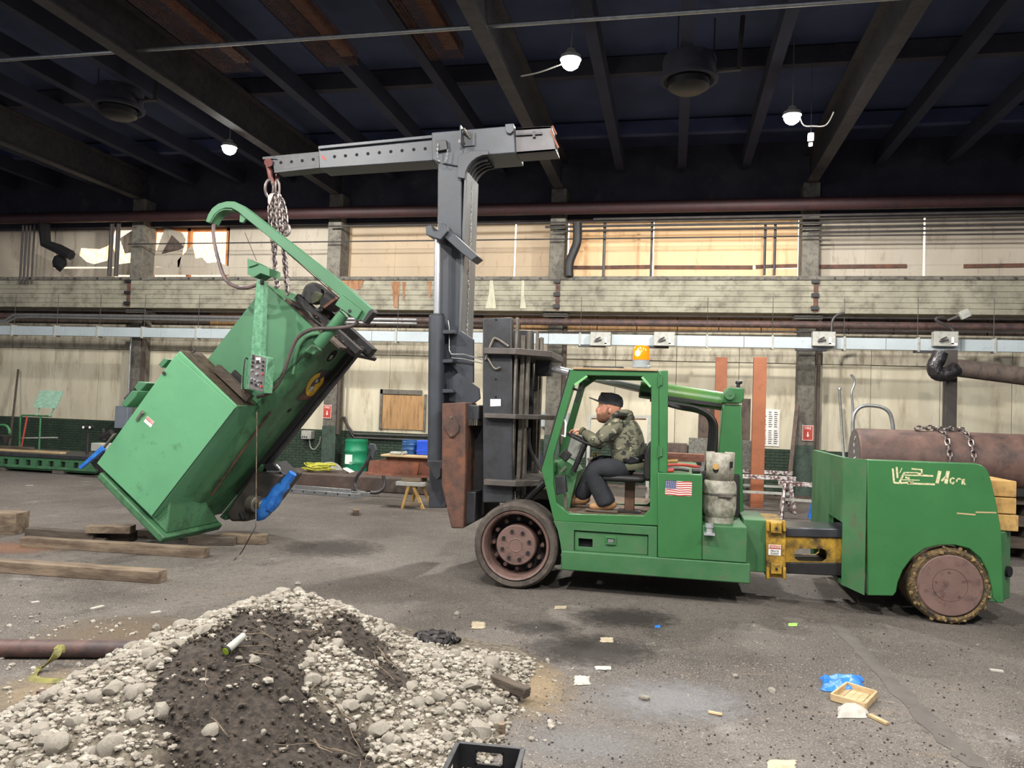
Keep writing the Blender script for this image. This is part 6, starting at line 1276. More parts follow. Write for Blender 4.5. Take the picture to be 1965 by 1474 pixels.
# twigs and roots in the soil
for i in range(26):
    while True:
        x = R.uniform(x0, x1); y = R.uniform(2.9, 4.9)
        if soilw(x, y) > .5: break
    a = R.uniform(0,6.3); L_ = R.uniform(.08,.26); pts = []
    for k in range(4): xx, yy = x+math.cos(a)*L_*k/3+R.uniform(-.01,.01), y+math.sin(a)*L_*k/3+R.uniform(-.01,.01); pts.append((xx, yy, pile_h(xx, yy)+.02+R.uniform(0,.02)))
    one(MB().tube(pts, R.uniform(.0015,.004), 5, sub=2), 'twig', 'wood', 'thin twig lying in the black soil of the heap', 'twig', 'twigs in the black soil')
# torch, chain heap, timber end on the pile
c = on_pile(452,1250); hh = pile_h(c.x, c.y)+.035; t = thing('torch', 'silver torch with a green lens stuck in the black soil', 'torch', (c.x, c.y, hh-.05))
a_, b_ = Vector((c.x-.01, c.y-.06, hh-.01)), Vector((c.x+.015, c.y+.05, hh+.035))
MB().cyl(a_, b_, .022, 16, .018).build('barrel', K['ltgrey'], t); MB().cyl(a_+(a_-b_)*.12, a_, .027, 16, .025).build('head', K['black'], t); MB().cyl(a_+(a_-b_)*.14, a_+(a_-b_)*.12, .021, 14).build('lens', mat('green_lens', S(170,196,60), None, rough=.3, bump=0), t)
c = G(832,1242,.0); cm = MB(); pts = []
for k in range(60):
    a = k*.9; rr = .16*(.3+.7*R.random()); pts.append((c.x+rr*math.cos(a)*1.2, c.y+.05+rr*math.sin(a), .02+.05*R.random()*(1-rr/.2)+.02))
chain_links(cm, pts, .06, .011, .046, 10, 6); one(cm, 'chain_heap', mat('dark_chain', S(66,62,62), S(48,45,46), 8, .5, metal=.4, bump=0), 'small heap of dark heavy chain behind the rubble heap', 'chain')
c = G(975,1326,.06); one(MB().beam((c.x-.12, c.y+.08, .1), (c.x+.13, c.y-.03, .07), .07, .06), 'timber_offcut', 'wooddk', 'dark timber offcut at the right edge of the rubble heap', 'timber', bevel=.006)
c = G(963,1400,.03); one(MB().cyl((c.x,c.y,.0), (c.x,c.y-.01,.07), .022, 14), 'pipe_stub', 'wood', 'short rusty pipe stub by the milk crate', 'pipe')
# rusty pipe and sling at the left
a, b = G(-120,1247,.05), G(330,1252,.05); one(MB().cyl((a.x, a.y, .062), (b.x, b.y+.03, .062), .060, 24), 'rusty_pipe', 'pipe', 'rusty round bar on the floor left of the rubble heap', 'pipe')
sg = mat('sling_webbing', S(126,122,62), S(96,92,52), 20, .8, dirt=S(70,66,46), damt=.25, dscale=14)
pz = lambda x, y, z: G(x, y, z)
one(MB().strip([pz(114,1243,.13), pz(108,1256,.10), pz(95,1270,.06), pz(76,1284,.02), pz(64,1296,.01), pz(66,1304,.01), pz(90,1307,.01), pz(130,1306,.02), pz(160,1300,.04), pz(215,1268,.10)], .05, .006, sub=4, side=(.3,.9,.35)).strip([pz(106,1247,.12), pz(114,1240,.135), pz(121,1243,.13), pz(120,1253,.1)], .03, .01, sub=4, side=(1,0,0)), 'webbing_sling', sg, 'dirty yellow webbing sling looped round the rusty bar', 'sling')
c = G(96,1345,.0); one(MB().beam((c.x-.1, c.y+.02, .025), (c.x+.09, c.y+.03, .025), .04, .04), 'rust_bar_end', 'pipe', 'short rusty bar end at the left foot of the heap', 'bar')
# milk crate
zc = .285; a, b = G(878,1424,zc), G(1004,1436,zc); u_ = (b-a).normalized(); n_ = Vector((u_.y, -u_.x, 0)); n_ = n_ if n_.y < 0 else -n_; s_ = (b-a).length
mk = thing('milk_crate', 'black plastic milk crate at the bottom edge of the picture', 'crate', ((a.x+b.x)/2, (a.y+b.y)/2, 0)); crm = mat('crate_plastic', S(26,26,28), S(40,40,42), 8, .4, bump=.03)
def wallp(o, ud, nd, name):
    # one crate wall in its own plane: solid border, hand hole, diagonal lattice
    w3 = lambda x_, z_: Vector((o.x+ud.x*x_, o.y+ud.y*x_, z_)); mb = MB(); th = nd*.012
    def q4(pts): v = [w3(*p_) for p_ in pts]; mb.add(v+[k_+th for k_ in v], [(0,1,2,3), (7,6,5,4), (0,4,5,1), (1,5,6,2), (2,6,7,3), (3,7,4,0)])
    hx0, hx1, hz0, hz1 = s_*.3, s_*.7, zc-.085, zc-.03
    for pts in ([(0,zc-.03),(s_,zc-.03),(s_,zc),(0,zc)], [(0,hz0),(hx0,hz0),(hx0,hz1),(0,hz1)], [(hx1,hz0),(s_,hz0),(s_,hz1),(hx1,hz1)], [(0,hz0-.02),(s_,hz0-.02),(s_,hz0),(0,hz0)], [(0,0),(s_,0),(s_,.04),(0,.04)], [(0,.04),(.03,.04),(.03,hz0-.02),(0,hz0-.02)], [(s_-.03,.04),(s_,.04),(s_,hz0-.02),(s_-.03,hz0-.02)]): q4(pts)
    for sx_ in (hx0, hx1):
        for sz_ in (hz0, hz1): q4([(sx_-.006, sz_-.006), (sx_+.006, sz_-.006), (sx_+.006, sz_+.006), (sx_-.006, sz_+.006)])
    zt__, zb__ = hz0-.02, .04; hh_ = zt__-zb__; k_ = -hh_
    while k_ < s_:
        for sg_ in (1, -1):
            p0, p1 = (k_, zb__), (k_+hh_, zt__)
            if sg_ < 0: p0, p1 = (s_-k_, zb__), (s_-k_-hh_, zt__)
            if min(p0[0], p1[0]) > .01 and max(p0[0], p1[0]) < s_-.01: q4([(p0[0]-.006, p0[1]), (p0[0]+.006, p0[1]), (p1[0]+.006, p1[1]), (p1[0]-.006, p1[1])])
        k_ += .038
    return mb.build(name, crm, mk, smooth=0)
wallp(a, u_, n_*1, 'crate_wall'); wallp(a, n_, u_*1, 'crate_wall'); wallp(b, n_, u_*-1, 'crate_wall'); wallp(a+n_*s_, u_, n_*-1, 'crate_wall')
fm = MB()
for i in range(8): q = a+u_*(.02+i*(s_-.04)/7); fm.beam((q.x, q.y, .02), (q.x+n_.x*s_, q.y+n_.y*s_, .02), .012, .012)
fm.build('crate_floor', crm, mk, smooth=0)
rim = MB(); cor = [a, b, b+n_*s_, a+n_*s_]
for i in range(4): p_, q_ = cor[i], cor[(i+1) % 4]; rim.beam((p_.x,p_.y,zc-.004), (q_.x,q_.y,zc-.004), .022, .012)
rim.build('crate_rim', mat('crate_rim_worn', S(72,72,74), S(50,50,52), 20, .5), mk, bevel=.003)
# ---- litter
def crumple(px0, px1, py0, py1, h, mm, name, label, seed, cat='litter'):
    rg = random.Random(seed); mb = MB(); n = 9; A, B2, C2, D2 = G(px0,py0), G(px1,py0), G(px1,py1), G(px0,py1); vs = []
    for j in range(n):
        for i in range(n):
            p_ = A.lerp(B2, i/(n-1)).lerp(D2.lerp(C2, i/(n-1)), j/(n-1)); e = 1-.25*rg.random() if (i in (0,n-1) or j in (0,n-1)) else 1
            c_ = (A+C2)/2; p_ = c_+(p_-c_)*e; p_.z = .004+.5*h*rg.random()*(0 if (i in (0,n-1) or j in (0,n-1)) else 1); vs.append(p_)
    mb.add(vs, [(j*n+i, j*n+i+1, (j+1)*n+i+1, (j+1)*n+i) for j in range(n-1) for i in range(n-1)])
    return one(mb, name, mm, label, cat, smooth=50, subsurf=1)
PAP = mat('cream_paper', S(178,166,142), S(158,146,122), 10, .85)
crumple(1568,1662,1299,1330,.12,'blue','blue_plastic_sheet','crumpled blue plastic sheet on the floor at right',3,'plastic')
crumple(1604,1670,1356,1380,.09,'paper','white_rag','white rag on the floor beside the broken wooden tray',4,'rag')
crumple(1100,1134,1298,1317,.05,'paper','white_paper_scrap','torn white paper scrap on the floor right of the heap',5)
crumple(1468,1532,1459,1478,.02,PAP,'paper_sheet','pale flat sheet at the bottom edge of the picture',6)
crumple(903,934,1194,1208,.05,PAP,'paper_crumple','cream paper crumple on the floor before the front wheel',7)
crumple(1150,1178,1224,1234,.03,PAP,'tan_paper','tan paper scrap on the dark oil patch',8)
crumple(1140,1174,1279,1287,.015,'paper','flat_white_scrap','flat whitish scrap on the floor below the oil patch',9)
crumple(1512,1531,1196,1203,.008,mat('lime_scrap', S(150,200,90), None), 'lime_scrap','lime green scrap on the floor below the slide beam',10)
crumple(1256,1268,1200,1206,.01,'blue','blue_scrap','tiny blue scrap on the floor',11)
crumple(1063,1088,1163,1170,.01,PAP,'tan_scrap','small tan scrap on the floor beside the front wheel',12)
tr = thing('wooden_tray', 'broken wooden tray lying on the floor at right', 'tray', G(1640,1345))
q = [G(1595,1345), G(1625,1322), G(1682,1340), G(1660,1364)]; ctr_ = sum(q, Vector())/4
for i in range(4): MB().beam(q[i]+Vector((0,0,.025)), q[(i+1) % 4]+Vector((0,0,.025)), .015, .045).build('side_slat', K['woodlt'], tr, bevel=.003)
for i in range(5):
    f_ = (i+.5)/5; A, B2 = q[0].lerp(q[3], f_), q[1].lerp(q[2], f_); MB().beam(A+Vector((0,0,.008)), B2+Vector((0,0,.008)), .05, .01).build('bottom_slat', K['woodlt'], tr, bevel=.002)
a, b = G(1668,1372,.01), G(1703,1389,.01); one(MB().beam(a, b, .03, .018), 'wood_stick', 'woodlt', 'pale splintered stick beside the white rag', 'stick', bevel=.003)
a, b = G(1360,1367,.01), G(1386,1372,.01); one(MB().cyl(a, b, .012, 8), 'wood_stub', 'woodlt', 'short wood stub alone on the floor', 'stick')
for i, (x_, y_, r) in enumerate(((1237,1343,.03),(877,1180,.03),(1411,1300,.025),(1482,1328,.025),(572,1122,.03),(775,1214,.02),(1025,1284,.02))):
    c = G(x_, y_); stone(c.x, c.y, r, 0, ['pale stone alone on the floor above the wood stub', 'pale stone on the floor before the front wheel', 'brownish stone left of the blue plastic sheet', 'small stone near the blue plastic sheet', 'pale stone on the floor behind the heap', 'small pale stone just behind the heap', 'small pale stone right of the heap'][i], 'loose stones on the floor')
for i, (x_, y_, x2, y2) in enumerate(((175,1170,198,1164),(290,1178,308,1175),(60,1158,75,1156),(50,932,64,932),(1900,1287,1925,1290))):
    a, b = G(x_, y_), G(x2, y2); one(MB().beam(a+Vector((0,0,.006)), b+Vector((0,0,.006)), .04, .01), 'chip', 'paper', ['white strip on the floor behind the heap', 'small white chip right of the white strip', 'white chip farthest left on the floor', 'white chip near the machine bed', 'white splinter near the right edge of the floor'][i], 'litter')

# ---- stains on the floor: soft edged blots of oil, dust and dried slurry
def stain(px, py, w_, h_, c1, c2, label, name, dens=.75, scale=9):
    m = bpy.data.materials.new(name); m.use_nodes = True; t = m.node_tree; N = t.nodes; L = t.links; b = N['Principled BSDF']; b.inputs['Roughness'].default_value = .85
    tc = N.new('ShaderNodeTexCoord'); gr = N.new('ShaderNodeTexGradient'); gr.gradient_type = 'SPHERICAL'; mp_ = N.new('ShaderNodeMapping'); mp_.vector_type = 'TEXTURE'
    A, B2, C2 = G(px-w_/2, py), G(px+w_/2, py), G(px, py-h_/2); D2 = G(px, py+h_/2); c = G(px, py); ex_ = (B2-A)/2; ey_ = (C2-D2)/2
    mp_.inputs['Scale'].default_value = (ex_.length, ey_.length, 1); L.new(tc.outputs['Object'], mp_.inputs[0]); L.new(mp_.outputs[0], gr.inputs[0])
    def nz(sc, d=6): n = N.new('ShaderNodeTexNoise'); n.inputs['Scale'].default_value = sc; n.inputs['Detail'].default_value = d; n.inputs['Roughness'].default_value = .75; L.new(tc.outputs['Object'], n.inputs[0]); return n.outputs[0]
    ma = N.new('ShaderNodeMath'); ma.operation = 'MULTIPLY_ADD'; L.new(nz(scale), ma.inputs[0]); ma.inputs[1].default_value = 1.5; L.new(gr.outputs[1], ma.inputs[2])
    r = N.new('ShaderNodeMapRange'); r.inputs[1].default_value = .85; r.inputs[2].default_value = 1.45; r.inputs[4].default_value = dens; L.new(ma.outputs[0], r.inputs[0])
    gz = N.new('ShaderNodeMath'); gz.operation = 'MULTIPLY'; L.new(r.outputs[0], gz.inputs[0]); g2 = N.new('ShaderNodeMapRange'); g2.inputs[1].default_value = 0; g2.inputs[2].default_value = .25; L.new(gr.outputs[1], g2.inputs[0]); L.new(g2.outputs[0], gz.inputs[1])
    mx = N.new('ShaderNodeMix'); mx.data_type = 'RGBA'; rr = N.new('ShaderNodeMapRange'); rr.inputs[1].default_value = .45; rr.inputs[2].default_value = .6; L.new(nz(60, 3), rr.inputs[0]); L.new(rr.outputs[0], mx.inputs[0]); mx.inputs[6].default_value = c1; mx.inputs[7].default_value = c2; L.new(mx.outputs[2], b.inputs['Base Color'])
    tr_ = N.new('ShaderNodeBsdfTransparent'); ms = N.new('ShaderNodeMixShader'); L.new(gz.outputs[0], ms.inputs[0]); L.new(tr_.outputs[0], ms.inputs[1]); L.new(b.outputs[0], ms.inputs[2]); L.new(ms.outputs[0], N['Material Output'].inputs[0])
    me = bpy.data.meshes.new(name); n = 28; rot = math.atan2(ex_.y, ex_.x)
    me.from_pydata([(ex_.length*math.cos(2*math.pi*i/n), ey_.length*math.sin(2*math.pi*i/n), 0) for i in range(n)], [], [tuple(range(n))]); me.materials.append(m)
    o = bpy.data.objects.new(name, me); COL.objects.link(o); o.location = (c.x, c.y, .0035); o.rotation_euler = (0, 0, rot); tag(o, label, 'floor stain', 'stains on the floor')
    return o
dk, dk2 = S(34,30,29), S(58,52,48)
stain(1130,1247,330,80,dk,dk2,'dark oily patch with grit on the floor left of centre','oil_stain')
stain(1200,1186,260,50,dk,dk2,'dark oily patch on the floor before the truck sill','oil_stain')
stain(1040,1205,200,40,dk,dk2,'small dark oily patch behind the cream paper','oil_stain',.6)
stain(640,1052,260,44,S(44,38,35),dk2,'dark smear on the floor between machine and truck','oil_stain',.6)
stain(1290,1345,420,110,S(132,132,134),S(112,110,110),'pale grey dried slurry patch on the floor above the wood stub','slurry_stain',.6)
stain(1130,1430,380,110,S(128,127,128),S(104,101,99),'pale grey dried slurry patch right of the milk crate','slurry_stain',.5)
stain(120,1330,420,120,S(140,124,100),S(118,104,84),'sandy dust patch on the floor left of the heap','dust_stain',.7)
stain(250,1215,460,90,S(122,106,86),S(98,86,72),'sandy dust patch on the floor behind the rusty bar','dust_stain',.6)
stain(1010,1310,220,150,S(150,130,100),S(120,104,82),'sandy dust fringe along the right foot of the heap','dust_stain',.7)
stain(20,1052,300,30,S(150,110,84),S(120,88,70),'reddish dust streak on the floor before the long timber','dust_stain',.6)
# ================================================================== people
def skin_body(name, mm, joints, edges, parent, root=0, sub=2):
    me = bpy.data.meshes.new(name); off = parent_loc(parent)
    me.from_pydata([Vector(j[0])-off for j in joints], edges, [])
    o = bpy.data.objects.new(name, me); COL.objects.link(o); o.parent = parent
    sk = o.modifiers.new('skin', 'SKIN'); sk.use_smooth_shade = True; sk.branch_smoothing = .6
    lay = me.skin_vertices[0] if me.skin_vertices else None
    if lay is None:
        bpy.context.view_layer.objects.active = o; bpy.ops.mesh.customdata_skin_add(); lay = me.skin_vertices[0]
    for i, j in enumerate(joints):
        r = j[1]; lay.data[i].radius = r if isinstance(r, tuple) else (r, r); lay.data[i].use_root = (i == root)
    sb = o.modifiers.new('sub', 'SUBSURF'); sb.levels = sb.render_levels = sub
    # bake to a plain mesh
    dg = bpy.context.evaluated_depsgraph_get(); nm = bpy.data.meshes.new_from_object(o.evaluated_get(dg)); o.modifiers.clear(); o.data = nm; nm.materials.clear(); nm.materials.append(mm); b = bmesh.new(); b.from_mesh(nm); bmesh.ops.recalc_face_normals(b, faces=b.faces); b.to_mesh(nm); b.free()
    nm.polygons.foreach_set('use_smooth', [True]*len(nm.polygons)); return o
skinm = mat('skin_tone', S(206,150,124), S(190,130,106), 12, .55, bump=.05)
def camo_mat():
    m = bpy.data.materials.new('camouflage_cloth'); m.use_nodes = True; t = m.node_tree; N = t.nodes; L = t.links; b = N['Principled BSDF']; b.inputs['Roughness'].default_value = .9
    tc = N.new('ShaderNodeTexCoord'); mp_ = N.new('ShaderNodeMapping'); mp_.inputs['Scale'].default_value = (1,1,1.6); L.new(tc.outputs['Object'], mp_.inputs[0])
    def nz(sc, sd): n = N.new('ShaderNodeTexNoise'); n.noise_dimensions = '4D'; n.inputs['W'].default_value = sd; n.inputs['Scale'].default_value = sc; n.inputs['Detail'].default_value = 3; L.new(mp_.outputs[0], n.inputs['Vector']); return n.outputs[0]
    col = S(108,106,88)
    for sc, sd, th, c in ((9, 1, .53, S(70,72,58)), (11, 5, .57, S(46,46,42)), (13, 9, .62, S(150,144,122))):
        r = N.new('ShaderNodeMath'); r.operation = 'GREATER_THAN'; r.inputs[1].default_value = th; L.new(nz(sc, sd), r.inputs[0])
        x = N.new('ShaderNodeMix'); x.data_type = 'RGBA'; L.new(r.outputs[0], x.inputs[0])
        if isinstance(col, tuple): x.inputs[6].default_value = col
        else: L.new(col, x.inputs[6])
        x.inputs[7].default_value = c; col = x.outputs[2]
    L.new(col, b.inputs['Base Color'])
    bn = N.new('ShaderNodeBump'); bn.inputs['Strength'].default_value = .5; bn.inputs['Distance'].default_value = .02
    n = N.new('ShaderNodeTexNoise'); n.inputs['Scale'].default_value = 9; n.inputs['Detail'].default_value = 3; L.new(tc.outputs['Object'], n.inputs[0]); L.new(n.outputs[0], bn.inputs['Height']); L.new(bn.outputs[0], b.inputs['Normal']); return m
camo = camo_mat(); pants = mat('black_work_cloth', S(30,32,38), S(42,44,50), 6, .85, bump=.5, bscale=10, bdist=.02)
boot = mat('tan_boot', S(176,136,94), S(150,112,76), 8, .7); sole = mat('boot_sole', S(92,80,70), None, rough=.8); capm = mat('cap_cloth', S(44,44,48), S(56,56,60), 10, .8, bump=.2)
YD = YT+.42
dr_ = thing('person', 'seated person in camouflage hoodie and dark cap steering the lift truck', 'person', P(1215, 908, YD))
def J(px, py, dy=0): return P(px, py, YD+dy)
# head and neck
def head(parent, c, fwd, up, s=1.0):
    """head built from level sections (height, front, back, half width); c = centre, fwd = facing direction"""
    sd = up.cross(fwd).normalized(); off = parent_loc(parent)
    lv = [(-.118,.050,.012,.012),(-.113,.068,.002,.034),(-.098,.085,-.012,.048),(-.078,.088,-.035,.059),(-.062,.091,-.056,.065),(-.050,.094,-.066,.067),(-.034,.090,-.078,.070),(-.012,.090,-.088,.073),(.012,.084,-.095,.075),(.030,.091,-.099,.077),(.050,.094,-.102,.078),(.075,.088,-.101,.077),(.100,.066,-.086,.067),(.118,.036,-.058,.046),(.127,.0,-.02,.012)]
    n = 36; vs = []; fs = []
    for z, fr, bk, w_ in lv:
        for i in range(n):
            a = 2*math.pi*i/n; ca, sa = math.cos(a), math.sin(a); cx = (fr+bk)*.5+.0; h_ = (fr-bk)*.5
            x = cx+h_*math.copysign(abs(ca)**.9, ca); y = w_*math.copysign(abs(sa)**.85, sa)
            if ca > .55 and .16 < abs(sa) < .62 and -.002 < z < .028: x -= .008                     # eye sockets
            if ca > .86: 
                k = max(0, 1-abs(sa)/.42)
                if -.045 < z < .035: x += k*{-.034: .026, -.012: .022, .012: .012, .030: .004}.get(z, 0)   # nose
            vs.append(c+(fwd*x+sd*y+up*z)*s-off)
    for k in range(len(lv)-1): fs += [(k*n+i, k*n+(i+1) % n, (k+1)*n+(i+1) % n, (k+1)*n+i) for i in range(n)]
    fs += [tuple(range(n-1, -1, -1)), tuple(range((len(lv)-1)*n, len(lv)*n))]
    me = bpy.data.meshes.new('head'); me.from_pydata(vs, [], fs); b = bmesh.new(); b.from_mesh(me); bmesh.ops.recalc_face_normals(b, faces=b.faces); b.to_mesh(me); b.free()
    me.materials.append(skinm); me.polygons.foreach_set('use_smooth', [True]*len(me.polygons)); return me, sd
HS = 1.26; hc = J(1169, 785); fwd = Vector((-.985, -.05, .12)).normalized(); up = Vector((.10, 0, .995)); up = (up-fwd*up.dot(fwd)).normalized()
hme, sd = head(dr_, hc, fwd, up, HS)
ho = bpy.data.objects.new('head', hme); COL.objects.link(ho); ho.parent = dr_; ho.modifiers.new('sub', 'SUBSURF').render_levels = 1
def hp(f_, s_, u_): return hc+(fwd*f_+sd*s_+up*u_)*HS
for s_ in (-1, 1):
    em_ = MB().ico(hp(-.012, s_*.079, -.012), .03, 2, (.62, .30, 1.0)); em_.ico(hp(-.006, s_*.086, -.012), .016, 1, (.6,.3,1.1)); em_.build('ear', skinm, ho)
    MB().ico(hp(.0695, s_*.030, .011), .0115, 2).build('eyeball', K['white'], ho); MB().ico(hp(.0805, s_*.031, .011), .0045, 1).build('pupil', K['black'], ho)
    MB().tube([hp(.091, s_*.016, .031), hp(.086, s_*.032, .034), hp(.074, s_*.048, .030)], .004, 5).build('eyebrow', mat('beard_hair', S(146,106,82), S(116,82,62), 60, .9, bump=.5), ho)
MB().tube([hp(.078, -.024, -.058), hp(.091, 0, -.056), hp(.078, .024, -.058)], .0045, 6).build('mouth', mat('lip', S(170,104,92), None), ho)
bh = bmesh.new(); bh.from_mesh(hme)
cl = parent_loc(dr_)
kill = [f for f in bh.faces if not (lambda q: (q.dot(up) < -.050*HS and q.dot(fwd) > -.03*HS) or (q.dot(up) < -.036*HS and .0 < q.dot(fwd) < .055*HS) or (-.05 < q.dot(up)/HS < .0 and -.012 < q.dot(fwd) < .03 and abs(q.dot(sd)) > .05))(f.calc_center_median()+cl-hc)]
bmesh.ops.delete(bh, geom=kill, context='FACES')
for v in bh.verts: d = v.co+cl-hc; v.co = hc+d*1.03-cl
bme = bpy.data.meshes.new('beard'); bh.to_mesh(bme); bh.free(); bme.materials.clear(); bme.materials.append(MATS['beard_hair']); bo_ = bpy.data.objects.new('beard', bme); COL.objects.link(bo_); bo_.parent = ho; md = bo_.modifiers.new('s', 'SOLIDIFY'); md.thickness = .006; md.offset = 0
skin_body('neck', skinm, [(hp(-.03,0,-.06), .055), (J(1182,800), .06), (J(1188,812), .065)], [(0,1),(1,2)], dr_)
# cap
cap = MB(); n = 28; rings = []
for k, (r_, h_) in enumerate(((1.0,.0),(1.02,.25),(.98,.5),(.85,.75),(.55,.93),(.02,1.0))):
    for i in range(n):
        a = 2*math.pi*i/n; rings.append(hp((-.003+.104*r_*math.cos(a)), .083*r_*math.sin(a), .040+.098*h_+.010*math.cos(a)*(1-h_)))
cap.add(rings, [(k*n+i, k*n+(i+1) % n, (k+1)*n+(i+1) % n, (k+1)*n+i) for k in range(5) for i in range(n)])
co = cap.build('cap', capm, dr_)
vz = MB(); vs = []
for i in range(13):
    a = -1.35+2.7*i/12; k_ = max(0, math.cos(a*1.16))**.7
    for (ro_, dz_) in ((.094, .0), (.094+.088*k_, .022*k_)):
        for th_ in (.006, -.004): vs.append(hp(-.003+ro_*math.cos(a), (.078+.018*k_*(ro_ > .095))*math.sin(a), .046+dz_-.012*abs(math.sin(a))**2+th_))
vz.add(vs, [f_ for i in range(12) for f_ in ((4*i,4*i+4,4*i+6,4*i+2), (4*i+1,4*i+3,4*i+7,4*i+5), (4*i+2,4*i+6,4*i+7,4*i+3), (4*i,4*i+1,4*i+5,4*i+4))]); vz.build('visor', mat('visor_cloth', S(78,78,82), S(64,64,68), 12, .8), co)
gl = MB()
for s_ in (-1,1): gl.ico(hp(.07, s_*.032, .118), .026, 2, (1.0,.9,.6)); gl.tube([hp(.082, s_*.055, .108), hp(.02, s_*.082, .082), hp(-.06, s_*.08, .045)], .005, 6)
gl.build('sunglasses', K['black'], co)
# hands
def hand(name, w0, dirv, upv, curl=1.0, flip=1):
    dirv = Vector(dirv).normalized(); upv = Vector(upv); upv = (upv-dirv*upv.dot(dirv)).normalized(); sv = dirv.cross(upv)*flip; w0 = Vector(w0)
    js = [(w0, (.026,.020)), (w0+dirv*.045, (.034,.018)), (w0+dirv*.085, (.036,.016))]; ed = [(0,1),(1,2)]
    o_ = skin_body(name, skinm, js, ed, dr_, sub=2)
    for k in range(4):
        b0_ = w0+dirv*.088+sv*(-.030+.020*k); L_ = [.036,.042,.040,.031][k]; pts = [b0_-dirv*.012]; d = dirv.copy()
        for q in range(4): pts.append(pts[-1]+d*L_*(.62-.08*q)); d = (d*math.cos(.55*curl)-upv*math.sin(.55*curl)).normalized()
        skin_body('finger', skinm, [(p_, .0092-.0006*i) for i, p_ in enumerate(pts)], [(i, i+1) for i in range(4)], o_, sub=1)
    t0 = w0+dirv*.035-sv*.032; d2 = (dirv*.75-sv*.55-upv*.35).normalized(); skin_body('thumb', skinm, [(t0, .012), (t0+d2*.035, .0115), (t0+d2*.035+(dirv*.8-upv*.6).normalized()*.028, .0095)], [(0,1),(1,2)], o_, sub=1)
    return o_
hand('hand', J(1116,826,-.06), (-1,.15,-.05), (.2,0,1), 1.25, 1)
hand('hand', J(1125,828,.30), (-1,-.15,-.2), (.2,0,1), 1.25, -1)
# jacket: torso, sleeves, hood
to = skin_body('hoodie', camo, [(J(1210,893), (.225,.19)), (J(1206,868), (.23,.20)), (J(1201,842), (.23,.205)), (J(1196,820), (.21,.18)), (J(1190,806), (.12,.12))],
    [(0,1),(1,2),(2,3),(3,4)], dr_, sub=2)
skin_body('sleeve', camo, [(J(1190,822,-.08), .11), (J(1180,816,-.15), .118), (J(1163,836,-.18), .096), (J(1146,851,-.17), .088), (J(1131,839,-.13), .07), (J(1118,828,-.07), .046)], [(i, i+1) for i in range(5)], to)
skin_body('sleeve', camo, [(J(1190,820,.08), .11), (J(1182,814,.15), .10), (J(1160,832,.2), .072), (J(1142,846,.24), .064), (J(1128,830,.3), .042)], [(i, i+1) for i in range(4)], to)
hdm = MB(); hd_c = J(1190,801)
hdm.tube([J(1174,803,-.07), J(1180,796,-.115), J(1194,792,-.11), J(1207,795,-.05), J(1209,797,.03), J(1202,796,.10), J(1188,798,.12), J(1174,803,.08)], [.026,.034,.042,.05,.05,.042,.034,.026], 10)
hdm.ico(J(1206,804), .1, 2, (.7,1.0,.75), .04)
hdm.build('hood', camo, to, subsurf=1)
MB().tube([J(1171,805,-.05), J(1176,798,-.085), J(1187,793,-.085), J(1192,792,0), J(1186,794,.09)], .010, 8, sub=3).build('hood_lining', K['white'], to)
MB().tube([J(1120,829,-.075), J(1116,826,-.06)], .042, 12).build('cuff', mat('knit_cuff', S(84,84,66), None, rough=.95), to)
MB().lathe([(.19,0),(.2,.02),(.2,.05),(.188,.07)], J(1216,900), (-.12,0,1), 24).build('hem', MATS['knit_cuff'], to)
# trousers
skin_body('trousers', pants, [(J(1218,903), (.18,.15)), (J(1216,888), (.18,.15)), (J(1200,900,-.11), .135), (J(1168,899,-.15), .125), (J(1142,900,-.16), .115), (J(1140,914,-.16), .108), (J(1150,938,-.16), .104), (J(1162,960,-.16), .108), (J(1165,972,-.16), .11),
    (J(1200,898,.11), .13), (J(1165,893,.14), .12), (J(1146,889,.15), .11), (J(1138,906,.16), .10), (J(1122,938,.17), .098), (J(1113,962,.17), .098)],
    [(0,1),(0,2),(2,3),(3,4),(4,5),(5,6),(6,7),(7,8),(0,9),(9,10),(10,11),(11,12),(12,13),(13,14)], dr_, sub=2)
MB().bx(J(1165,900).x-.006, J(1165,900).x+.008, YD-.25, YD-.242, J(1165,894).z-.02, J(1165,894).z+.02).build('pocket_tab', K['yellowlt'], dr_)
MB().prism(pp(YD-.14, [(1194,876),(1215,872),(1230,880),(1228,888),(1210,892),(1196,886)]), YD-.2, YD-.1).build('waist_pouch', mat('black_leather', S(26,26,30), None, rough=.35, bump=.2), dr_, bevel=.02)
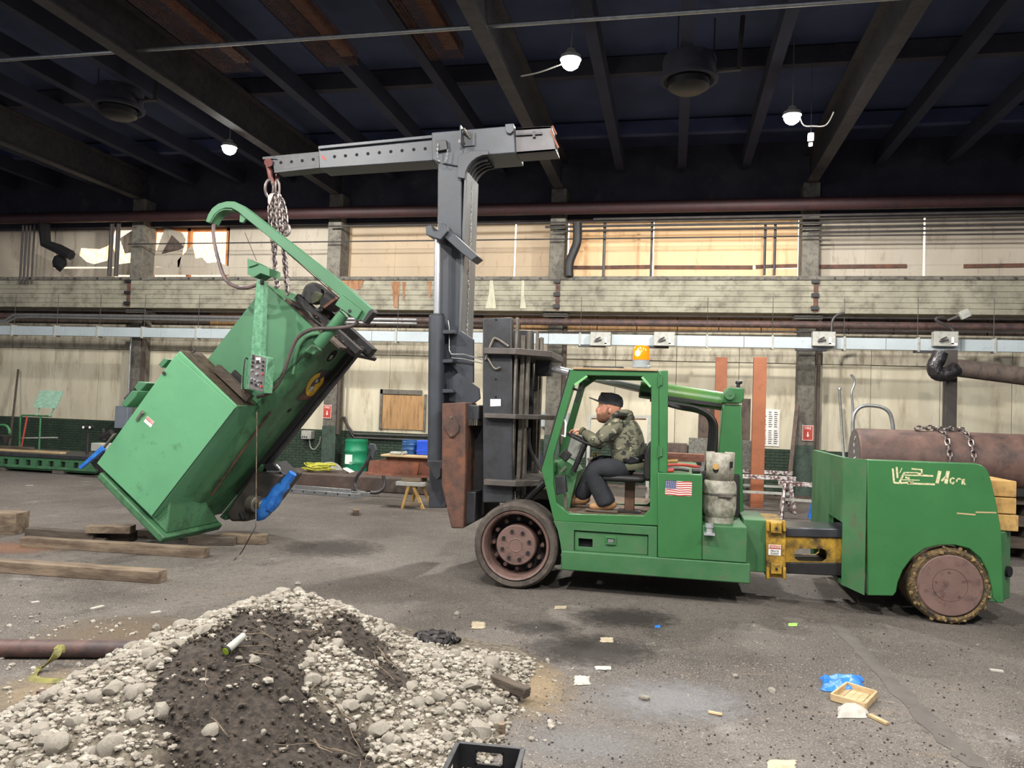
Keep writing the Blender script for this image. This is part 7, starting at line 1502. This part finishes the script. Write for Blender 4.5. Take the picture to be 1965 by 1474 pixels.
# boots
def boot_(px, py, dy):
    t0 = J(px, py, dy); z0b = zf+.002; x_ = t0.x; y_ = YD+dy
    o_ = skin_body('boot', boot, [(Vector((x_+.06, y_, z0b+.13)), .06), (Vector((x_+.05, y_, z0b+.08)), .066), (Vector((x_-.03, y_, z0b+.068)), (.056,.056)), (Vector((x_-.12, y_, z0b+.055)), (.056,.044)), (Vector((x_-.19, y_, z0b+.048)), (.048,.034))], [(0,1),(1,2),(2,3),(3,4)], dr_)
    MB().prism([(x_+.115, z0b), (x_+.11, z0b+.03), (x_-.12, z0b+.025), (x_-.22, z0b+.03), (x_-.22, z0b+.008), (x_-.1, z0b)], y_-.048, y_+.048).build('boot_sole', sole, o_, bevel=.008)
boot_(1165, 980, -.15); boot_(1115, 972, .17)
# second person behind the mast
Y2 = 12.9; b2 = P(1021, 900, Y2); t2 = thing('person', 'person in navy work clothes standing behind the truck mast', 'person', (b2.x, Y2, 0)); navy = mat('navy_cloth', S(44,46,72), S(36,38,60), 6, .85, bump=.4, bscale=12)
def Q(dx, dy, z): return Vector((b2.x+dx, Y2+dy, z))
skin_body('body', skinm, [(Q(-.05,0,1.52), (.085,.075)), (Q(-.05,0,1.44), .07), (Q(-.03,0,1.36), .055), (Q(-.01,0,1.28), .06)], [(0,1),(1,2),(2,3)], t2)
skin_body('jacket', navy, [(Q(.02,0,.78), (.17,.13)), (Q(.02,0,.95), (.165,.13)), (Q(.01,0,1.12), (.185,.14)), (Q(0,0,1.26), (.15,.12)), (Q(-.02,-.2,1.26), .075), (Q(-.06,-.25,1.02), .06), (Q(-.16,-.2,.85), .045), (Q(-.02,.2,1.26), .075), (Q(-.06,.25,1.02), .06), (Q(-.16,.2,.85), .045)], [(0,1),(1,2),(2,3),(3,4),(4,5),(5,6),(3,7),(7,8),(8,9)], t2)
skin_body('trousers', pants, [(Q(.02,0,.82), (.16,.12)), (Q(0,-.1,.7), .1), (Q(-.02,-.11,.42), .08), (Q(0,-.11,.08), .065), (Q(.02,.1,.7), .1), (Q(.02,.11,.42), .08), (Q(.05,.11,.08), .065)], [(0,1),(1,2),(2,3),(0,4),(4,5),(5,6)], t2)
for s_, dx in ((-.11, 0), (.11, .05)): MB().ico(Q(dx-.04, s_, .05), .1, 2, (1.3,.5,.5)).build('shoe', K['black'], t2)
MB().lathe([(.1,0),(.105,.03),(.09,.09),(.04,.12),(0,.125)], Q(-.045,0,1.53), (0,0,1), 20).build('cap', K['white'], t2)
MB().ico(Q(-.19,-.2,.80), .045, 2, (1,.7,1.2)).build('glove', K['conduit'], t2); MB().ico(Q(-.19,.2,.80), .045, 2, (1,.7,1.2)).build('glove', K['conduit'], t2)
